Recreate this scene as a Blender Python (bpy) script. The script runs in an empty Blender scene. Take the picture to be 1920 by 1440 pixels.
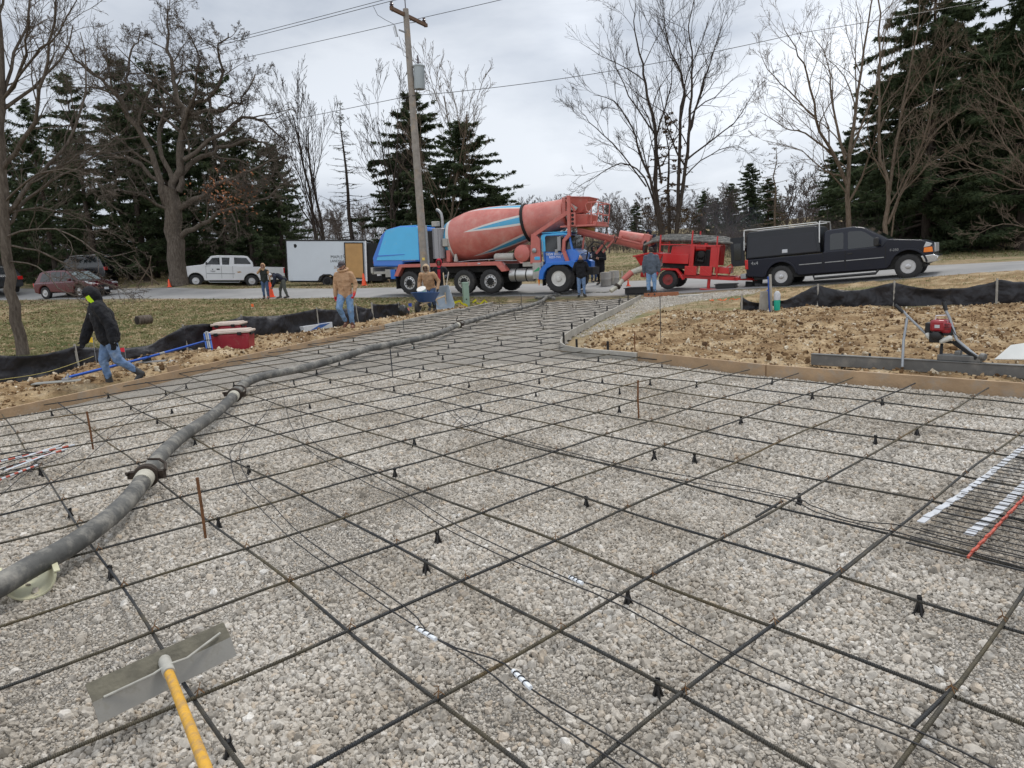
import bpy, bmesh, math, random
import numpy as np
from mathutils import Vector, Matrix, Euler

# ---------------------------------------------------------------- camera, world, sun, exposure
scn = bpy.context.scene
COL = scn.collection
FPX = 1290.0
CAM_H = 1.55
up_cv = -np.array([0.0554, 0.983, 0.1745]); up_cv /= np.linalg.norm(up_cv)
fwd_cv = np.array([0, 0, 1.0]) - up_cv * up_cv[2]; fwd_cv /= np.linalg.norm(fwd_cv)
right_cv = np.cross(fwd_cv, up_cv)
RW = np.array([right_cv, fwd_cv, up_cv])          # camera axes (x right, y down, z forward) to world
cam_d = bpy.data.cameras.new('camera')
cam = bpy.data.objects.new('camera', cam_d); COL.objects.link(cam)
cam_d.sensor_fit = 'HORIZONTAL'; cam_d.sensor_width = 36.0
cam_d.lens = FPX / 1920.0 * 36.0
cam_d.clip_start = 0.05; cam_d.clip_end = 3000
m4 = Matrix(((RW[0][0], -RW[0][1], -RW[0][2], 0), (RW[1][0], -RW[1][1], -RW[1][2], 0),
             (RW[2][0], -RW[2][1], -RW[2][2], CAM_H), (0, 0, 0, 1)))
cam.matrix_world = m4
scn.camera = cam
scn.render.resolution_x = 1024; scn.render.resolution_y = 768
scn.render.engine = 'CYCLES'
scn.cycles.max_bounces = 5; scn.cycles.diffuse_bounces = 3; scn.cycles.glossy_bounces = 3
scn.cycles.transmission_bounces = 4; scn.cycles.transparent_max_bounces = 8
scn.cycles.use_denoising = True
scn.cycles.caustics_reflective = False; scn.cycles.caustics_refractive = False
scn.view_settings.view_transform = 'Standard'; scn.view_settings.look = 'None'
scn.view_settings.gamma = 1.0; scn.view_settings.exposure = 0.34

SUN_EL, SUN_AZ = math.radians(60), math.radians(40)     # azimuth measured from +Y (away from the camera) towards +X
world = bpy.data.worlds.new('World'); scn.world = world; world.use_nodes = True
nt = world.node_tree; nt.nodes.clear()
N = nt.nodes.new; L = nt.links.new
wout = N('ShaderNodeOutputWorld'); bg_sky = N('ShaderNodeBackground'); bg_cl = N('ShaderNodeBackground'); addw = N('ShaderNodeMixShader')
sky = N('ShaderNodeTexSky'); sky.sky_type = 'NISHITA'; sky.sun_disc = False
sky.sun_elevation = SUN_EL; sky.sun_rotation = SUN_AZ; sky.dust_density = 3.0
bg_sky.inputs[1].default_value = 0.12; L(sky.outputs[0], bg_sky.inputs[0])
tc = N('ShaderNodeTexCoord'); mp = N('ShaderNodeMapping'); mp.inputs['Scale'].default_value = (1.0, 1.0, 3.2)
L(tc.outputs['Generated'], mp.inputs[0])
n1 = N('ShaderNodeTexNoise'); n1.inputs['Scale'].default_value = 1.7; n1.inputs['Detail'].default_value = 7; n1.inputs['Roughness'].default_value = 0.56
n1.inputs['Distortion'].default_value = 0.25
L(mp.outputs[0], n1.inputs[0])
n2 = N('ShaderNodeTexNoise'); n2.inputs['Scale'].default_value = 0.9; n2.inputs['Detail'].default_value = 3; L(mp.outputs[0], n2.inputs[0])
rp = N('ShaderNodeValToRGB'); rp.color_ramp.elements[0].position = 0.37; rp.color_ramp.elements[1].position = 0.63
rp.color_ramp.elements[0].color = (0.335, 0.38, 0.455, 1); rp.color_ramp.elements[1].color = (0.61, 0.645, 0.695, 1)
L(n1.outputs[0], rp.inputs[0])
# bright thin places of the cloud deck around the hidden sun
def glow(px, py, tight, amount, prev):
    d = RW @ np.array([(px - 960) / FPX, (py - 720) / FPX, 1.0]); d /= np.linalg.norm(d)
    dp = N('ShaderNodeVectorMath'); dp.operation = 'DOT_PRODUCT'; dp.inputs[1].default_value = tuple(d)
    nn = N('ShaderNodeVectorMath'); nn.operation = 'NORMALIZE'; L(tc.outputs['Generated'], nn.inputs[0]); L(nn.outputs[0], dp.inputs[0])
    pw = N('ShaderNodeMath'); pw.operation = 'POWER'; pw.use_clamp = True; pw.inputs[1].default_value = tight; L(dp.outputs['Value'], pw.inputs[0])
    ml = N('ShaderNodeMath'); ml.operation = 'MULTIPLY'; L(pw.outputs[0], ml.inputs[0]); L(n1.outputs[0], ml.inputs[1])
    m2 = N('ShaderNodeMath'); m2.operation = 'MULTIPLY'; m2.inputs[1].default_value = amount; L(ml.outputs[0], m2.inputs[0])
    if prev is None: return m2
    ad = N('ShaderNodeMath'); ad.operation = 'ADD'; L(prev.outputs[0], ad.inputs[0]); L(m2.outputs[0], ad.inputs[1]); return ad
g = glow(1085, 45, 900, 0.3, None); g = glow(1570, 50, 420, 0.42, g); g = glow(1330, -250, 14, 0.10, g)
g = glow(1330, 240, 300, 0.14, g); g = glow(1150, 330, 300, 0.1, g)
# added glow out of view behind the camera, brightens faces turned to it
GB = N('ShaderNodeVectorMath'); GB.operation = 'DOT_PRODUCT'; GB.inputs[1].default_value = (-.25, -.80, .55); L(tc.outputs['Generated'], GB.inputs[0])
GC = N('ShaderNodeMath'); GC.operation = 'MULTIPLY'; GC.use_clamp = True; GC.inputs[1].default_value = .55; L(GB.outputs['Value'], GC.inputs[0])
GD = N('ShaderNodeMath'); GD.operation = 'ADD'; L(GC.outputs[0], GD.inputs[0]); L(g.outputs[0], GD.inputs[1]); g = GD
mr = N('ShaderNodeMapRange'); mr.inputs['From Min'].default_value = 0.3; mr.inputs['From Max'].default_value = 0.7
mr.inputs['To Min'].default_value = 0.88; mr.inputs['To Max'].default_value = 1.1; L(n2.outputs[0], mr.inputs[0])
vm = N('ShaderNodeVectorMath'); vm.operation = 'SCALE'; L(rp.outputs[0], vm.inputs[0]); L(mr.outputs[0], vm.inputs['Scale'])
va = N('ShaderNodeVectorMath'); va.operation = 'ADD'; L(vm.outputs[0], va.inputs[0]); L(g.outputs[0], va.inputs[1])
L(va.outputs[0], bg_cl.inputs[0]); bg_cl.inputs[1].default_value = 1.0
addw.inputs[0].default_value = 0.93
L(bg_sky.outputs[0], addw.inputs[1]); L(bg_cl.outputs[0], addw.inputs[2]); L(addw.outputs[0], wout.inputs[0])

sd = bpy.data.lights.new('sun', 'SUN'); sd.energy = 1.5; sd.angle = math.radians(16); sd.color = (1.0, 0.96, 0.9)
sun = bpy.data.objects.new('sun', sd); COL.objects.link(sun)
sdir = Vector((math.sin(SUN_AZ) * math.cos(SUN_EL), math.cos(SUN_AZ) * math.cos(SUN_EL), math.sin(SUN_EL)))
sun.rotation_euler = sdir.to_track_quat('Z', 'Y').to_euler(); sun.location = sdir * 50

# ---------------------------------------------------------------- camera geometry helpers (used only to measure places)
EYE = np.array([0, 0, CAM_H])
def ray(px, py): return RW @ np.array([(px - 960) / FPX, (py - 720) / FPX, 1.0])
def onz(px, py, z=0.0):
    d = ray(px, py); return EYE + d * ((z - CAM_H) / d[2])
def onY(px, py, Y):
    d = ray(px, py); return EYE + d * (Y / d[1])

# ---------------------------------------------------------------- materials
def new_mat(name):
    m = bpy.data.materials.new(name); m.use_nodes = True
    return m, m.node_tree, m.node_tree.nodes['Principled BSDF']
MATS = {}
def mat(name, col, rough=0.6, metal=0.0, var=0.12, vs=6.0, bump=0.0, bs=40.0, coat=0.0, dirt=None, dirt_amt=0.0, dirt_scale=3.0, spec=None, trans=0.0, emit=None, per_object=0.0):
    if name in MATS: return MATS[name]
    m, t, b = new_mat(name); N = t.nodes.new; L = t.links.new
    tc = N('ShaderNodeTexCoord')
    no = N('ShaderNodeTexNoise'); no.inputs['Scale'].default_value = vs; no.inputs['Detail'].default_value = 6; no.inputs['Roughness'].default_value = 0.6
    L(tc.outputs['Object'], no.inputs[0])
    rp = N('ShaderNodeMapRange'); rp.inputs['From Min'].default_value = 0.3; rp.inputs['From Max'].default_value = 0.7
    rp.inputs['To Min'].default_value = 1 - var; rp.inputs['To Max'].default_value = 1 + var; L(no.outputs[0], rp.inputs[0])
    sc = N('ShaderNodeVectorMath'); sc.operation = 'SCALE'; sc.inputs[0].default_value = col[:3]; L(rp.outputs[0], sc.inputs['Scale'])
    out = sc.outputs[0]
    if per_object:
        oi = N('ShaderNodeObjectInfo'); r2 = N('ShaderNodeMapRange'); r2.inputs['To Min'].default_value = 1 - per_object; r2.inputs['To Max'].default_value = 1 + per_object
        L(oi.outputs['Random'], r2.inputs[0]); s2 = N('ShaderNodeVectorMath'); s2.operation = 'SCALE'; L(out, s2.inputs[0]); L(r2.outputs[0], s2.inputs['Scale']); out = s2.outputs[0]
    rough_out = None
    if dirt:
        nd = N('ShaderNodeTexNoise'); nd.inputs['Scale'].default_value = dirt_scale; nd.inputs['Detail'].default_value = 8; nd.inputs['Roughness'].default_value = 0.7
        L(tc.outputs['Object'], nd.inputs[0])
        rr = N('ShaderNodeMapRange'); rr.inputs['From Min'].default_value = 0.62 - 0.25 * dirt_amt; rr.inputs['From Max'].default_value = 0.75 - 0.15 * dirt_amt
        rr.inputs['To Max'].default_value = min(1, dirt_amt + .25); L(nd.outputs[0], rr.inputs[0])
        mx = N('ShaderNodeMix'); mx.data_type = 'RGBA'; L(rr.outputs[0], mx.inputs[0]); L(out, mx.inputs[6]); mx.inputs[7].default_value = (*dirt, 1)
        out = mx.outputs[2]
        mr = N('ShaderNodeMapRange'); mr.inputs['To Min'].default_value = rough; mr.inputs['To Max'].default_value = 0.85; L(rr.outputs[0], mr.inputs[0]); rough_out = mr.outputs[0]
    L(out, b.inputs['Base Color'])
    b.inputs['Roughness'].default_value = rough; b.inputs['Metallic'].default_value = metal
    if rough_out is not None: L(rough_out, b.inputs['Roughness'])
    if coat: b.inputs['Coat Weight'].default_value = coat; b.inputs['Coat Roughness'].default_value = 0.08
    if spec is not None: b.inputs['Specular IOR Level'].default_value = spec
    if trans: b.inputs['Transmission Weight'].default_value = trans
    if emit: b.inputs['Emission Color'].default_value = (*emit, 1); b.inputs['Emission Strength'].default_value = 1.5
    if bump:
        nb = N('ShaderNodeTexNoise'); nb.inputs['Scale'].default_value = bs; nb.inputs['Detail'].default_value = 5; L(tc.outputs['Object'], nb.inputs[0])
        bp = N('ShaderNodeBump'); bp.inputs['Strength'].default_value = min(1, bump); bp.inputs['Distance'].default_value = 0.02 if bs > 15 else 0.06
        L(nb.outputs[0], bp.inputs['Height']); L(bp.outputs[0], b.inputs['Normal'])
    MATS[name] = m; return m

# ---------------------------------------------------------------- scene helpers
def tag(o, label=None, cat=None, group=None, kind=None):
    if label: o['label'] = label
    if cat: o['category'] = cat
    if group: o['group'] = group
    if kind: o['kind'] = kind
    return o
def thing(name, label, cat, loc=(0, 0, 0), rz=0.0, group=None, rot=None):
    o = bpy.data.objects.new(name, None); COL.objects.link(o); o.empty_display_size = 0.2
    o.location = tuple(float(c) for c in loc); o.rotation_euler = rot if rot else (0, 0, rz)
    return tag(o, label, cat, group)
def copy_tree(o, parent=None):
    c = o.copy(); COL.objects.link(c); c.parent = parent
    for ch in list(o.children): copy_tree(ch, c)
    return c
def smoothstep(x): x = np.clip(x, 0, 1); return x * x * (3 - 2 * x)

def link_mesh(name, me, mats, parent=None, angle=40):
    for m in (mats if isinstance(mats, (list, tuple)) else [mats]): me.materials.append(m)
    o = bpy.data.objects.new(name, me); COL.objects.link(o)
    if parent is not None: o.parent = parent
    if angle is not None and len(me.polygons):
        me.polygons.foreach_set('use_smooth', np.ones(len(me.polygons), dtype=bool))
        me.set_sharp_from_angle(angle=math.radians(angle))
    return o
def np_mesh(name, V, F, mi=None):
    """V (n,3); F (m,k) one face size"""
    me = bpy.data.meshes.new(name); V = np.ascontiguousarray(V, dtype=np.float32); F = np.ascontiguousarray(F, dtype=np.int32)
    k = F.shape[1]
    me.vertices.add(len(V)); me.vertices.foreach_set('co', V.ravel())
    me.loops.add(F.size); me.loops.foreach_set('vertex_index', F.ravel())
    me.polygons.add(len(F)); me.polygons.foreach_set('loop_start', np.arange(0, F.size, k, dtype=np.int32))
    if mi is not None: me.polygons.foreach_set('material_index', np.ascontiguousarray(mi, dtype=np.int32))
    me.update(calc_edges=True); return me

class MB:
    def __init__(s): s.v = []; s.f = []; s.m = []
    def add(s, vs, fs, mi=0, M=None):
        b = len(s.v)
        if M is not None: vs = [M @ Vector(v) for v in vs]
        s.v += [tuple(v) for v in vs]; s.f += [tuple(i + b for i in f) for f in fs]; s.m += [mi] * len(fs); return s
    def box(s, c, d, rot=None, mi=0, taper=(1, 1)):
        hx, hy, hz = d[0] / 2, d[1] / 2, d[2] / 2; tx, ty = taper
        vs = [(-hx, -hy, -hz), (hx, -hy, -hz), (hx, hy, -hz), (-hx, hy, -hz), (-hx * tx, -hy * ty, hz), (hx * tx, -hy * ty, hz), (hx * tx, hy * ty, hz), (-hx * tx, hy * ty, hz)]
        R = Euler(rot).to_matrix() if rot else Matrix.Identity(3)
        vs = [R @ Vector(v) + Vector(c) for v in vs]
        return s.add(vs, [(0, 3, 2, 1), (4, 5, 6, 7), (0, 1, 5, 4), (1, 2, 6, 5), (2, 3, 7, 6), (3, 0, 4, 7)], mi)
    def bar(s, p0, p1, w, h, mi=0, up=(0, 0, 1)):
        p0, p1 = Vector(p0), Vector(p1); x = (p1 - p0); ln = x.length; x.normalize(); u = Vector(up)
        if abs(x.dot(u)) > .98: u = Vector((0, 1, 0))
        y = u.cross(x).normalized(); z = x.cross(y); M = Matrix((x, y, z)).transposed().to_4x4(); M.translation = (p0 + p1) / 2
        b = MB().box((0, 0, 0), (ln, w, h)); return s.add(b.v, b.f, mi, M)
    def tube(s, pts, rad, n=8, mi=0, cap=True, flat=1.0):
        pts = [Vector(p) for p in pts]; rad = rad if isinstance(rad, (list, tuple)) else [rad] * len(pts)
        t0 = (pts[1] - pts[0]).normalized(); ref = Vector((0, 0, 1)) if abs(t0.z) < .9 else Vector((1, 0, 0)); u = t0.cross(ref).normalized()
        vs = []; fs = []
        for i, p in enumerate(pts):
            t = (pts[min(i + 1, len(pts) - 1)] - pts[max(i - 1, 0)]).normalized(); u = (u - t * u.dot(t)).normalized(); w = t.cross(u)
            for k in range(n):
                a = 2 * math.pi * k / n; vs.append(p + (u * math.cos(a) + w * math.sin(a) * flat) * rad[i])
        for i in range(len(pts) - 1):
            for k in range(n): fs.append((i * n + k, i * n + (k + 1) % n, (i + 1) * n + (k + 1) % n, (i + 1) * n + k))
        if cap: fs.append(tuple(range(n))[::-1]); fs.append(tuple(range((len(pts) - 1) * n, len(pts) * n)))
        return s.add(vs, fs, mi)
    def lathe(s, prof, c=(0, 0, 0), axis=(0, 0, 1), n=24, mi=0, sy=1.0):
        """prof: (r, h) along axis"""
        a = Vector(axis).normalized(); ref = Vector((0, 0, 1)) if abs(a.z) < .9 else Vector((1, 0, 0)); u = a.cross(ref).normalized(); w = a.cross(u)
        c = Vector(c); vs = []; fs = []
        for r, h in prof:
            for k in range(n):
                t = 2 * math.pi * k / n; vs.append(c + a * h + (u * math.cos(t) + w * math.sin(t) * sy) * max(r, 1e-4))
        for i in range(len(prof) - 1):
            for k in range(n): fs.append((i * n + k, i * n + (k + 1) % n, (i + 1) * n + (k + 1) % n, (i + 1) * n + k))
        fs.append(tuple(range(n))[::-1]); fs.append(tuple(range((len(prof) - 1) * n, len(prof) * n)))
        return s.add(vs, fs, mi)
    def prism(s, poly, y0, y1, mi=0, hw=None):
        """side profile (x,z) pushed between y0 and y1; hw(x,z) gives a half width instead"""
        n = len(poly); vs = []
        for sgn, y in ((-1, y0), (1, y1)):
            for x, z in poly: vs.append((x, (sgn * hw(x, z)) if hw else y, z))
        fs = [tuple(range(n)), tuple(range(2 * n - 1, n - 1, -1))] + [((i + 1) % n, i, n + i, n + (i + 1) % n) for i in range(n)]
        return s.add(vs, fs, mi)
    def prism_z(s, poly, z0, z1, mi=0):
        n = len(poly); vs = [(x, y, z0) for x, y in poly] + [(x, y, z1) for x, y in poly]
        fs = [tuple(range(n))[::-1], tuple(range(n, 2 * n))] + [(i, (i + 1) % n, n + (i + 1) % n, n + i) for i in range(n)]
        return s.add(vs, fs, mi)
    def capsule(s, p0, p1, r0, r1, n=10, mi=0):
        p0, p1 = Vector(p0), Vector(p1); d = p1 - p0; ln = d.length; a = d.normalized() if ln > 1e-5 else Vector((0, 0, 1))
        pr = [(r0 * math.sin(t), -r0 * math.cos(t)) for t in (0.05, .5, 1.0, math.pi / 2)] + [(r1 * math.sin(t), ln - r1 * math.cos(t)) for t in (math.pi / 2, 2.14, 2.64, 3.09)]
        return s.lathe(pr, p0, a, n, mi)
    def ball(s, c, r, n=12, mi=0):
        r = (r, r, r) if not isinstance(r, (tuple, list)) else r
        vs = []; fs = []; m = n // 2
        for i in range(m + 1):
            t = math.pi * i / m; t = min(max(t, .03), math.pi - .03)
            for k in range(n):
                a = 2 * math.pi * k / n; vs.append((c[0] + r[0] * math.sin(t) * math.cos(a), c[1] + r[1] * math.sin(t) * math.sin(a), c[2] + r[2] * math.cos(t)))
        for i in range(m):
            for k in range(n): fs.append((i * n + k, (i + 1) * n + k, (i + 1) * n + (k + 1) % n, i * n + (k + 1) % n))
        fs.append(tuple(range(n))); fs.append(tuple(range(m * n, m * n + n))[::-1])
        return s.add(vs, fs, mi)
    def build(s, name, mats, parent=None, angle=40, bevel=0.0, seg=2):
        me = bpy.data.meshes.new(name); me.from_pydata(s.v, [], s.f); me.update()
        mats = mats if isinstance(mats, (list, tuple)) else [mats]
        if len(mats) > 1: me.polygons.foreach_set('material_index', s.m)
        bm = bmesh.new(); bm.from_mesh(me); bmesh.ops.recalc_face_normals(bm, faces=bm.faces); bm.to_mesh(me); bm.free()
        o = link_mesh(name, me, mats, parent, angle)
        if bevel:
            md = o.modifiers.new('bevel', 'BEVEL'); md.width = bevel; md.segments = seg; md.limit_method = 'ANGLE'; md.angle_limit = math.radians(35); md.harden_normals = False
        return o
def part(name, mats, parent, fn, bevel=0.0, angle=40, seg=2):
    b = MB(); fn(b); return b.build(name, mats, parent, angle, bevel, seg)
def text_mesh(name, body, size, matl, parent, loc, rot, extrude=0.004, align='LEFT', squash=1.0):
    cu = bpy.data.curves.new(name, 'FONT'); cu.body = body; cu.size = size; cu.extrude = extrude; cu.align_x = align
    to = bpy.data.objects.new(name, cu); COL.objects.link(to)
    dg = bpy.context.evaluated_depsgraph_get(); me = bpy.data.meshes.new_from_object(to.evaluated_get(dg)); bpy.data.objects.remove(to)
    me.materials.clear(); o = link_mesh(name, me, matl, parent, None); o.location = loc; o.rotation_euler = rot; o.scale = (squash, 1, 1); return o

rng = np.random.default_rng(7); random.seed(7)
# ---------------------------------------------------------------- colours
M_STEEL = mat('dark_steel', (0.045, 0.05, 0.06), .45, .6, .3, 20, .3, 60, dirt=(.16, .11, .05), dirt_amt=.35, dirt_scale=4)
M_RUST = mat('rust', (.17, .075, .03), .8, .2, .35, 30, .4, 80)
M_BLACKP = mat('black_plastic', (.012, .012, .013), .45, 0, .1)
M_RUBBER = mat('tyre_rubber', (.022, .022, .023), .75, 0, .2, 8, .3, 60, dirt=(.10, .09, .08), dirt_amt=.25)
M_CHROME = mat('polished_wheel', (.55, .55, .56), .35, .75, .08, 10, dirt=(.2, .19, .18), dirt_amt=.3)
M_GREYM = mat('grey_metal', (.34, .35, .36), .45, .6, .15, 8, .1, 40)
M_GLASS = mat('dark_glass', (.015, .018, .02), .06, 0, .05, coat=.3)
M_DARK = mat('underbody_black', (.012, .012, .012), .8, 0, .3, 5)
M_FRAMEG = mat('frame_grey', (.25, .25, .25), .6, .3, .2, 5, dirt=(.2, .17, .14), dirt_amt=.5)
M_WHITEP = mat('white_paint', (.74, .75, .77), .28, 0, .03, 2, coat=.4, dirt=(.45, .4, .34), dirt_amt=.12, dirt_scale=1.5)

# ================================================================ TERRAIN
SLAB = np.array([(-8.2, -4), (-7.0, 5), (-6.21, 8.22), (-5.77, 9.52), (-5.33, 11.07), (-4.78, 12.9), (-4.24, 14.49), (-3.23, 17.91), (-2.4, 20.6), (-1.6, 23.0), (-.6, 26.4),
                 (4.9, 25.2), (3.9, 22.0), (2.9, 18.9), (2.18, 16.83), (1.85, 15.79), (1.24, 13.86), (.95, 12.5), (.93, 11.62), (1.2, 10.9), (1.87, 10.06), (2.83, 8.54), (3.62, 7.65), (4.94, 6.3), (9.5, 1.2), (10, -4)])
def poly_sd(poly, X, Y):
    """distance outside polygon (negative inside)"""
    inside = np.zeros(X.shape, bool); dmin = np.full(X.shape, 1e9)
    n = len(poly)
    for i in range(n):
        x1, y1 = poly[i]; x2, y2 = poly[(i + 1) % n]
        c = ((y1 > Y) != (y2 > Y)) & (X < (x2 - x1) * (Y - y1) / ((y2 - y1) if y2 != y1 else 1e-9) + x1); inside ^= c
        dx, dy = x2 - x1, y2 - y1; t = np.clip(((X - x1) * dx + (Y - y1) * dy) / (dx * dx + dy * dy), 0, 1)
        dmin = np.minimum(dmin, np.hypot(X - x1 - t * dx, Y - y1 - t * dy))
    return np.where(inside, -dmin, dmin)
NEAR_EDGE = [(-330, 566, 49), (0, 563, 43), (100, 561, 40.5), (300, 560, 37.5), (500, 560, 35), (740, 557.5, 31.5), (930, 556, 29.2), (1050, 555, 27.8), (1180, 552, 26.6), (1350, 545, 25.2), (1560, 533, 23.7), (1700, 522, 22.2), (1800, 517, 21), (1920, 510, 20), (2300, 490, 17)]
FAR_EDGE = [(-330, 541, 57), (0, 541, 49), (100, 541, 47), (300, 540, 44), (500, 540, 41.5), (740, 539, 38), (930, 534, 36), (1050, 531, 35), (1180, 527, 34), (1350, 519, 32.5), (1560, 508, 30), (1700, 500, 28.3), (1800, 495.5, 27), (1920, 489.5, 25.8), (2300, 470, 22)]
CTRL = [onY(*p) for p in NEAR_EDGE + FAR_EDGE]
CTRL += [onY(*p) for p in [(430, 538, 45.5), (345, 530, 45), (150, 528, 56), (620, 534, 45), (270, 610, 24), (40, 668, 16.2), (1150, 468, 130), (1500, 452, 130), (1850, 430, 75), (1890, 402, 85), (1150, 500, 60), (1880, 470, 40), (1600, 480, 42),
                           (1060, 500, 60), (600, 500, 70), (640, 455, 150)]]
for p in [(-8.4, 11.2), (-6.8, 15.4), (-5.8, 16.5), (-3.5, 21.1), (5.9, 16.6), (9.4, 16.2), (10.9, 14.8), (-12, 8), (-20, 10), (-14, 0), (8, 12), (3.5, 13), (14, 6), (20, 0), (-10, 18), (3.2, 20.5), (17, 13), (-25, 0)]: CTRL.append(np.array([*p, 0.0]))
for p in [(-20, -60, 0), (20, -60, 0), (-90, 10, .8), (90, 10, .8), (-120, 120, 4), (-60, 150, 6), (-160, 300, 10), (0, 260, 6), (120, 300, 12), (160, 120, 9), (-400, 400, 18), (0, 500, 16), (400, 400, 24), (400, 0, 6), (-400, 0, 4), (0, -400, 0), (70, 60, 5), (110, 200, 11)]: CTRL.append(np.array(p, float))
CT = np.array(CTRL)
def phi(r): return np.sqrt(r * r + 2.25)
_D = np.hypot(CT[:, None, 0] - CT[None, :, 0], CT[:, None, 1] - CT[None, :, 1])
_n = len(CT); _A = np.zeros((_n + 1, _n + 1)); _A[:_n, :_n] = phi(_D) + np.eye(_n) * -0.15; _A[:_n, _n] = 1; _A[_n, :_n] = 1
_w = np.linalg.solve(_A, np.append(CT[:, 2], 0))
def terr(x, y):
    x = np.asarray(x, float); y = np.asarray(y, float); sh = x.shape; x = x.ravel(); y = y.ravel(); z = np.zeros_like(x)
    for a in range(0, len(x), 20000):
        xs, ys = x[a:a + 20000], y[a:a + 20000]
        z[a:a + 20000] = phi(np.hypot(xs[:, None] - CT[None, :, 0], ys[:, None] - CT[None, :, 1])) @ _w[:_n] + _w[_n]
    sd = poly_sd(SLAB, x, y); z = z * smoothstep((sd - .1) / 3.0)
    return z.reshape(sh)
def tz(x, y): return float(terr(np.array([x]), np.array([y]))[0])
def ground_at(px, Y, z=None):
    """ground point seen in column px at distance Y"""
    py = 560.0
    for _ in range(12):
        p = onY(px, py, Y); zz = tz(p[0], Y) if z is None else z
        py -= (zz - p[2]) * FPX / Y * -1 if False else (zz - p[2]) * FPX / Y
    p = onY(px, py, Y); return Vector((p[0], Y, zz))
# value noise on the ground plane
_ng = rng.random((256, 256))
def vnoise(x, y, s):
    x = x * s; y = y * s; xi = np.floor(x).astype(int); yi = np.floor(y).astype(int); fx = smoothstep(x - xi); fy = smoothstep(y - yi)
    g = lambda a, b: _ng[a & 255, b & 255]
    return (g(xi, yi) * (1 - fx) + g(xi + 1, yi) * fx) * (1 - fy) + (g(xi, yi + 1) * (1 - fx) + g(xi + 1, yi + 1) * fx) * fy
def fbm(x, y, s, o=4):
    a = 0; t = 0
    for i in range(o): a = a + vnoise(x + 13.7 * i, y - 7.1 * i, s * 2 ** i) * .5 ** i; t += .5 ** i
    return a / t
DIRT_R = np.array([(1.5, 13.6), (1.0, 11.4), (1.9, 10.15), (5.0, 6.4), (9.7, 1.2), (16, 0), (15, 12.5), (10.9, 15.2), (7.4, 17.3), (5.6, 17.4), (4.2, 18.6), (3.0, 16.2)])
DIRT_L = np.array([(-7.15, 4), (-6.3, 8.2), (-5.4, 11.1), (-4.85, 12.9), (-3.3, 17.9), (-1.2, 24.5), (-1.6, 26.0), (-3.2, 22.6), (-4.3, 19.3), (-5.9, 16.4), (-6.9, 15.0), (-8.5, 10.8), (-9.6, 4)])
GRAV = np.array([(1.3, 13.6), (2.2, 16.0), (4.0, 21.6), (4.8, 25.2), (8.8, 24.2), (8.0, 22.7), (5.6, 21.4), (3.7, 18.9), (2.5, 15.9), (1.7, 13.9)])
SHOULD = np.array([(5.4, 17.2), (6.2, 20.6), (8.4, 22.2), (9.0, 24.6), (12.2, 22.4), (16.5, 19.6), (24, 14.5), (24, 8), (15.5, 11.8), (10.9, 15.1), (7.4, 17.2)])
def surf_masks(X, Y):
    n = (fbm(X, Y, .9) - .5)
    dr = np.maximum(smoothstep((.15 - poly_sd(DIRT_R, X, Y) + n * .9) / .5), smoothstep((.12 - poly_sd(DIRT_L, X, Y) + n * .8) / .4))
    gr = smoothstep((.1 - poly_sd(GRAV, X, Y) + n * 1.0) / .5)
    gr = np.maximum(gr, smoothstep((.05 - poly_sd(SLAB, X, Y)) / .1))
    dr = np.maximum(dr, .8 * smoothstep((.2 - poly_sd(SHOULD, X, Y) + n * 1.2) / .6) * smoothstep((fbm(X, Y, .7) - .25) / .2))
    dr = dr * (1 - gr)
    return dr, gr
def ground_z(X, Y):
    z = terr(X, Y); dr, gr = surf_masks(X, Y); sd = poly_sd(SLAB, X, Y)
    out = smoothstep((sd - .05) / .25)
    mound = .10 * np.exp(-((poly_sd(DIRT_L, X, Y) + .7) / .5) ** 2) * (Y < 22)
    z = z + dr * out * (.20 * (fbm(X * .5, Y * 1.5, 1.1) - .42) + .11 * (fbm(X, Y, 4.5, 3) - .5) + .02 + mound)
    z = z + (1 - dr) * (1 - gr) * out * .05 * (fbm(X, Y, .6) - .5) * np.clip(sd / 3, 0, 1)
    z = z + gr * out * .05 * (fbm(X, Y, 2.0) - .3)
    z = z - .06 * (1 - smoothstep((sd + .02) / .1))
    return z
def gz(x, y): return float(ground_z(np.array([float(x)]), np.array([float(y)]))[0])

def axis(lo, hi, a, b, st, grow=1.09):
    mid = list(np.arange(a, b + 1e-6, st)); s = st; left = []; v = a
    while v > lo: s *= grow; v -= s; left.append(v)
    s = st; right = []; v = mid[-1]
    while v < hi: s *= grow; v += s; right.append(v)
    return np.array(left[::-1] + mid + right)
gx = axis(-900, 900, -10, 14, .085, 1.05); gy = axis(-300, 1200, 6, 21, .085, 1.045)
GX, GY = np.meshgrid(gx, gy)
GZ = ground_z(GX, GY)
# the sheet dips under the road so the road sheet lies clear of it
NE = np.array([onY(*p)[:2] for p in NEAR_EDGE]); FE = np.array([onY(*p)[:2] for p in FAR_EDGE]); ROADP = np.vstack([NE, FE[::-1]])
rd = poly_sd(ROADP, GX, GY); GZ = GZ - .05 * smoothstep((-rd - .15) / .8)
nx, ny = len(gx), len(gy); idx = np.arange(nx * ny).reshape(ny, nx)
F = np.stack([idx[:-1, :-1], idx[:-1, 1:], idx[1:, 1:], idx[1:, :-1]], -1).reshape(-1, 4)
me = np_mesh('ground', np.stack([GX, GY, GZ], -1).reshape(-1, 3), F)
DM, GM = surf_masks(GX, GY)
ca = me.color_attributes.new('surface', 'FLOAT_COLOR', 'POINT')
ca.data.foreach_set('color', np.stack([DM, GM, smoothstep((.8 - rd) / 1.2) * (rd > -1), np.ones_like(DM)], -1).astype(np.float32).ravel())

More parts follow.
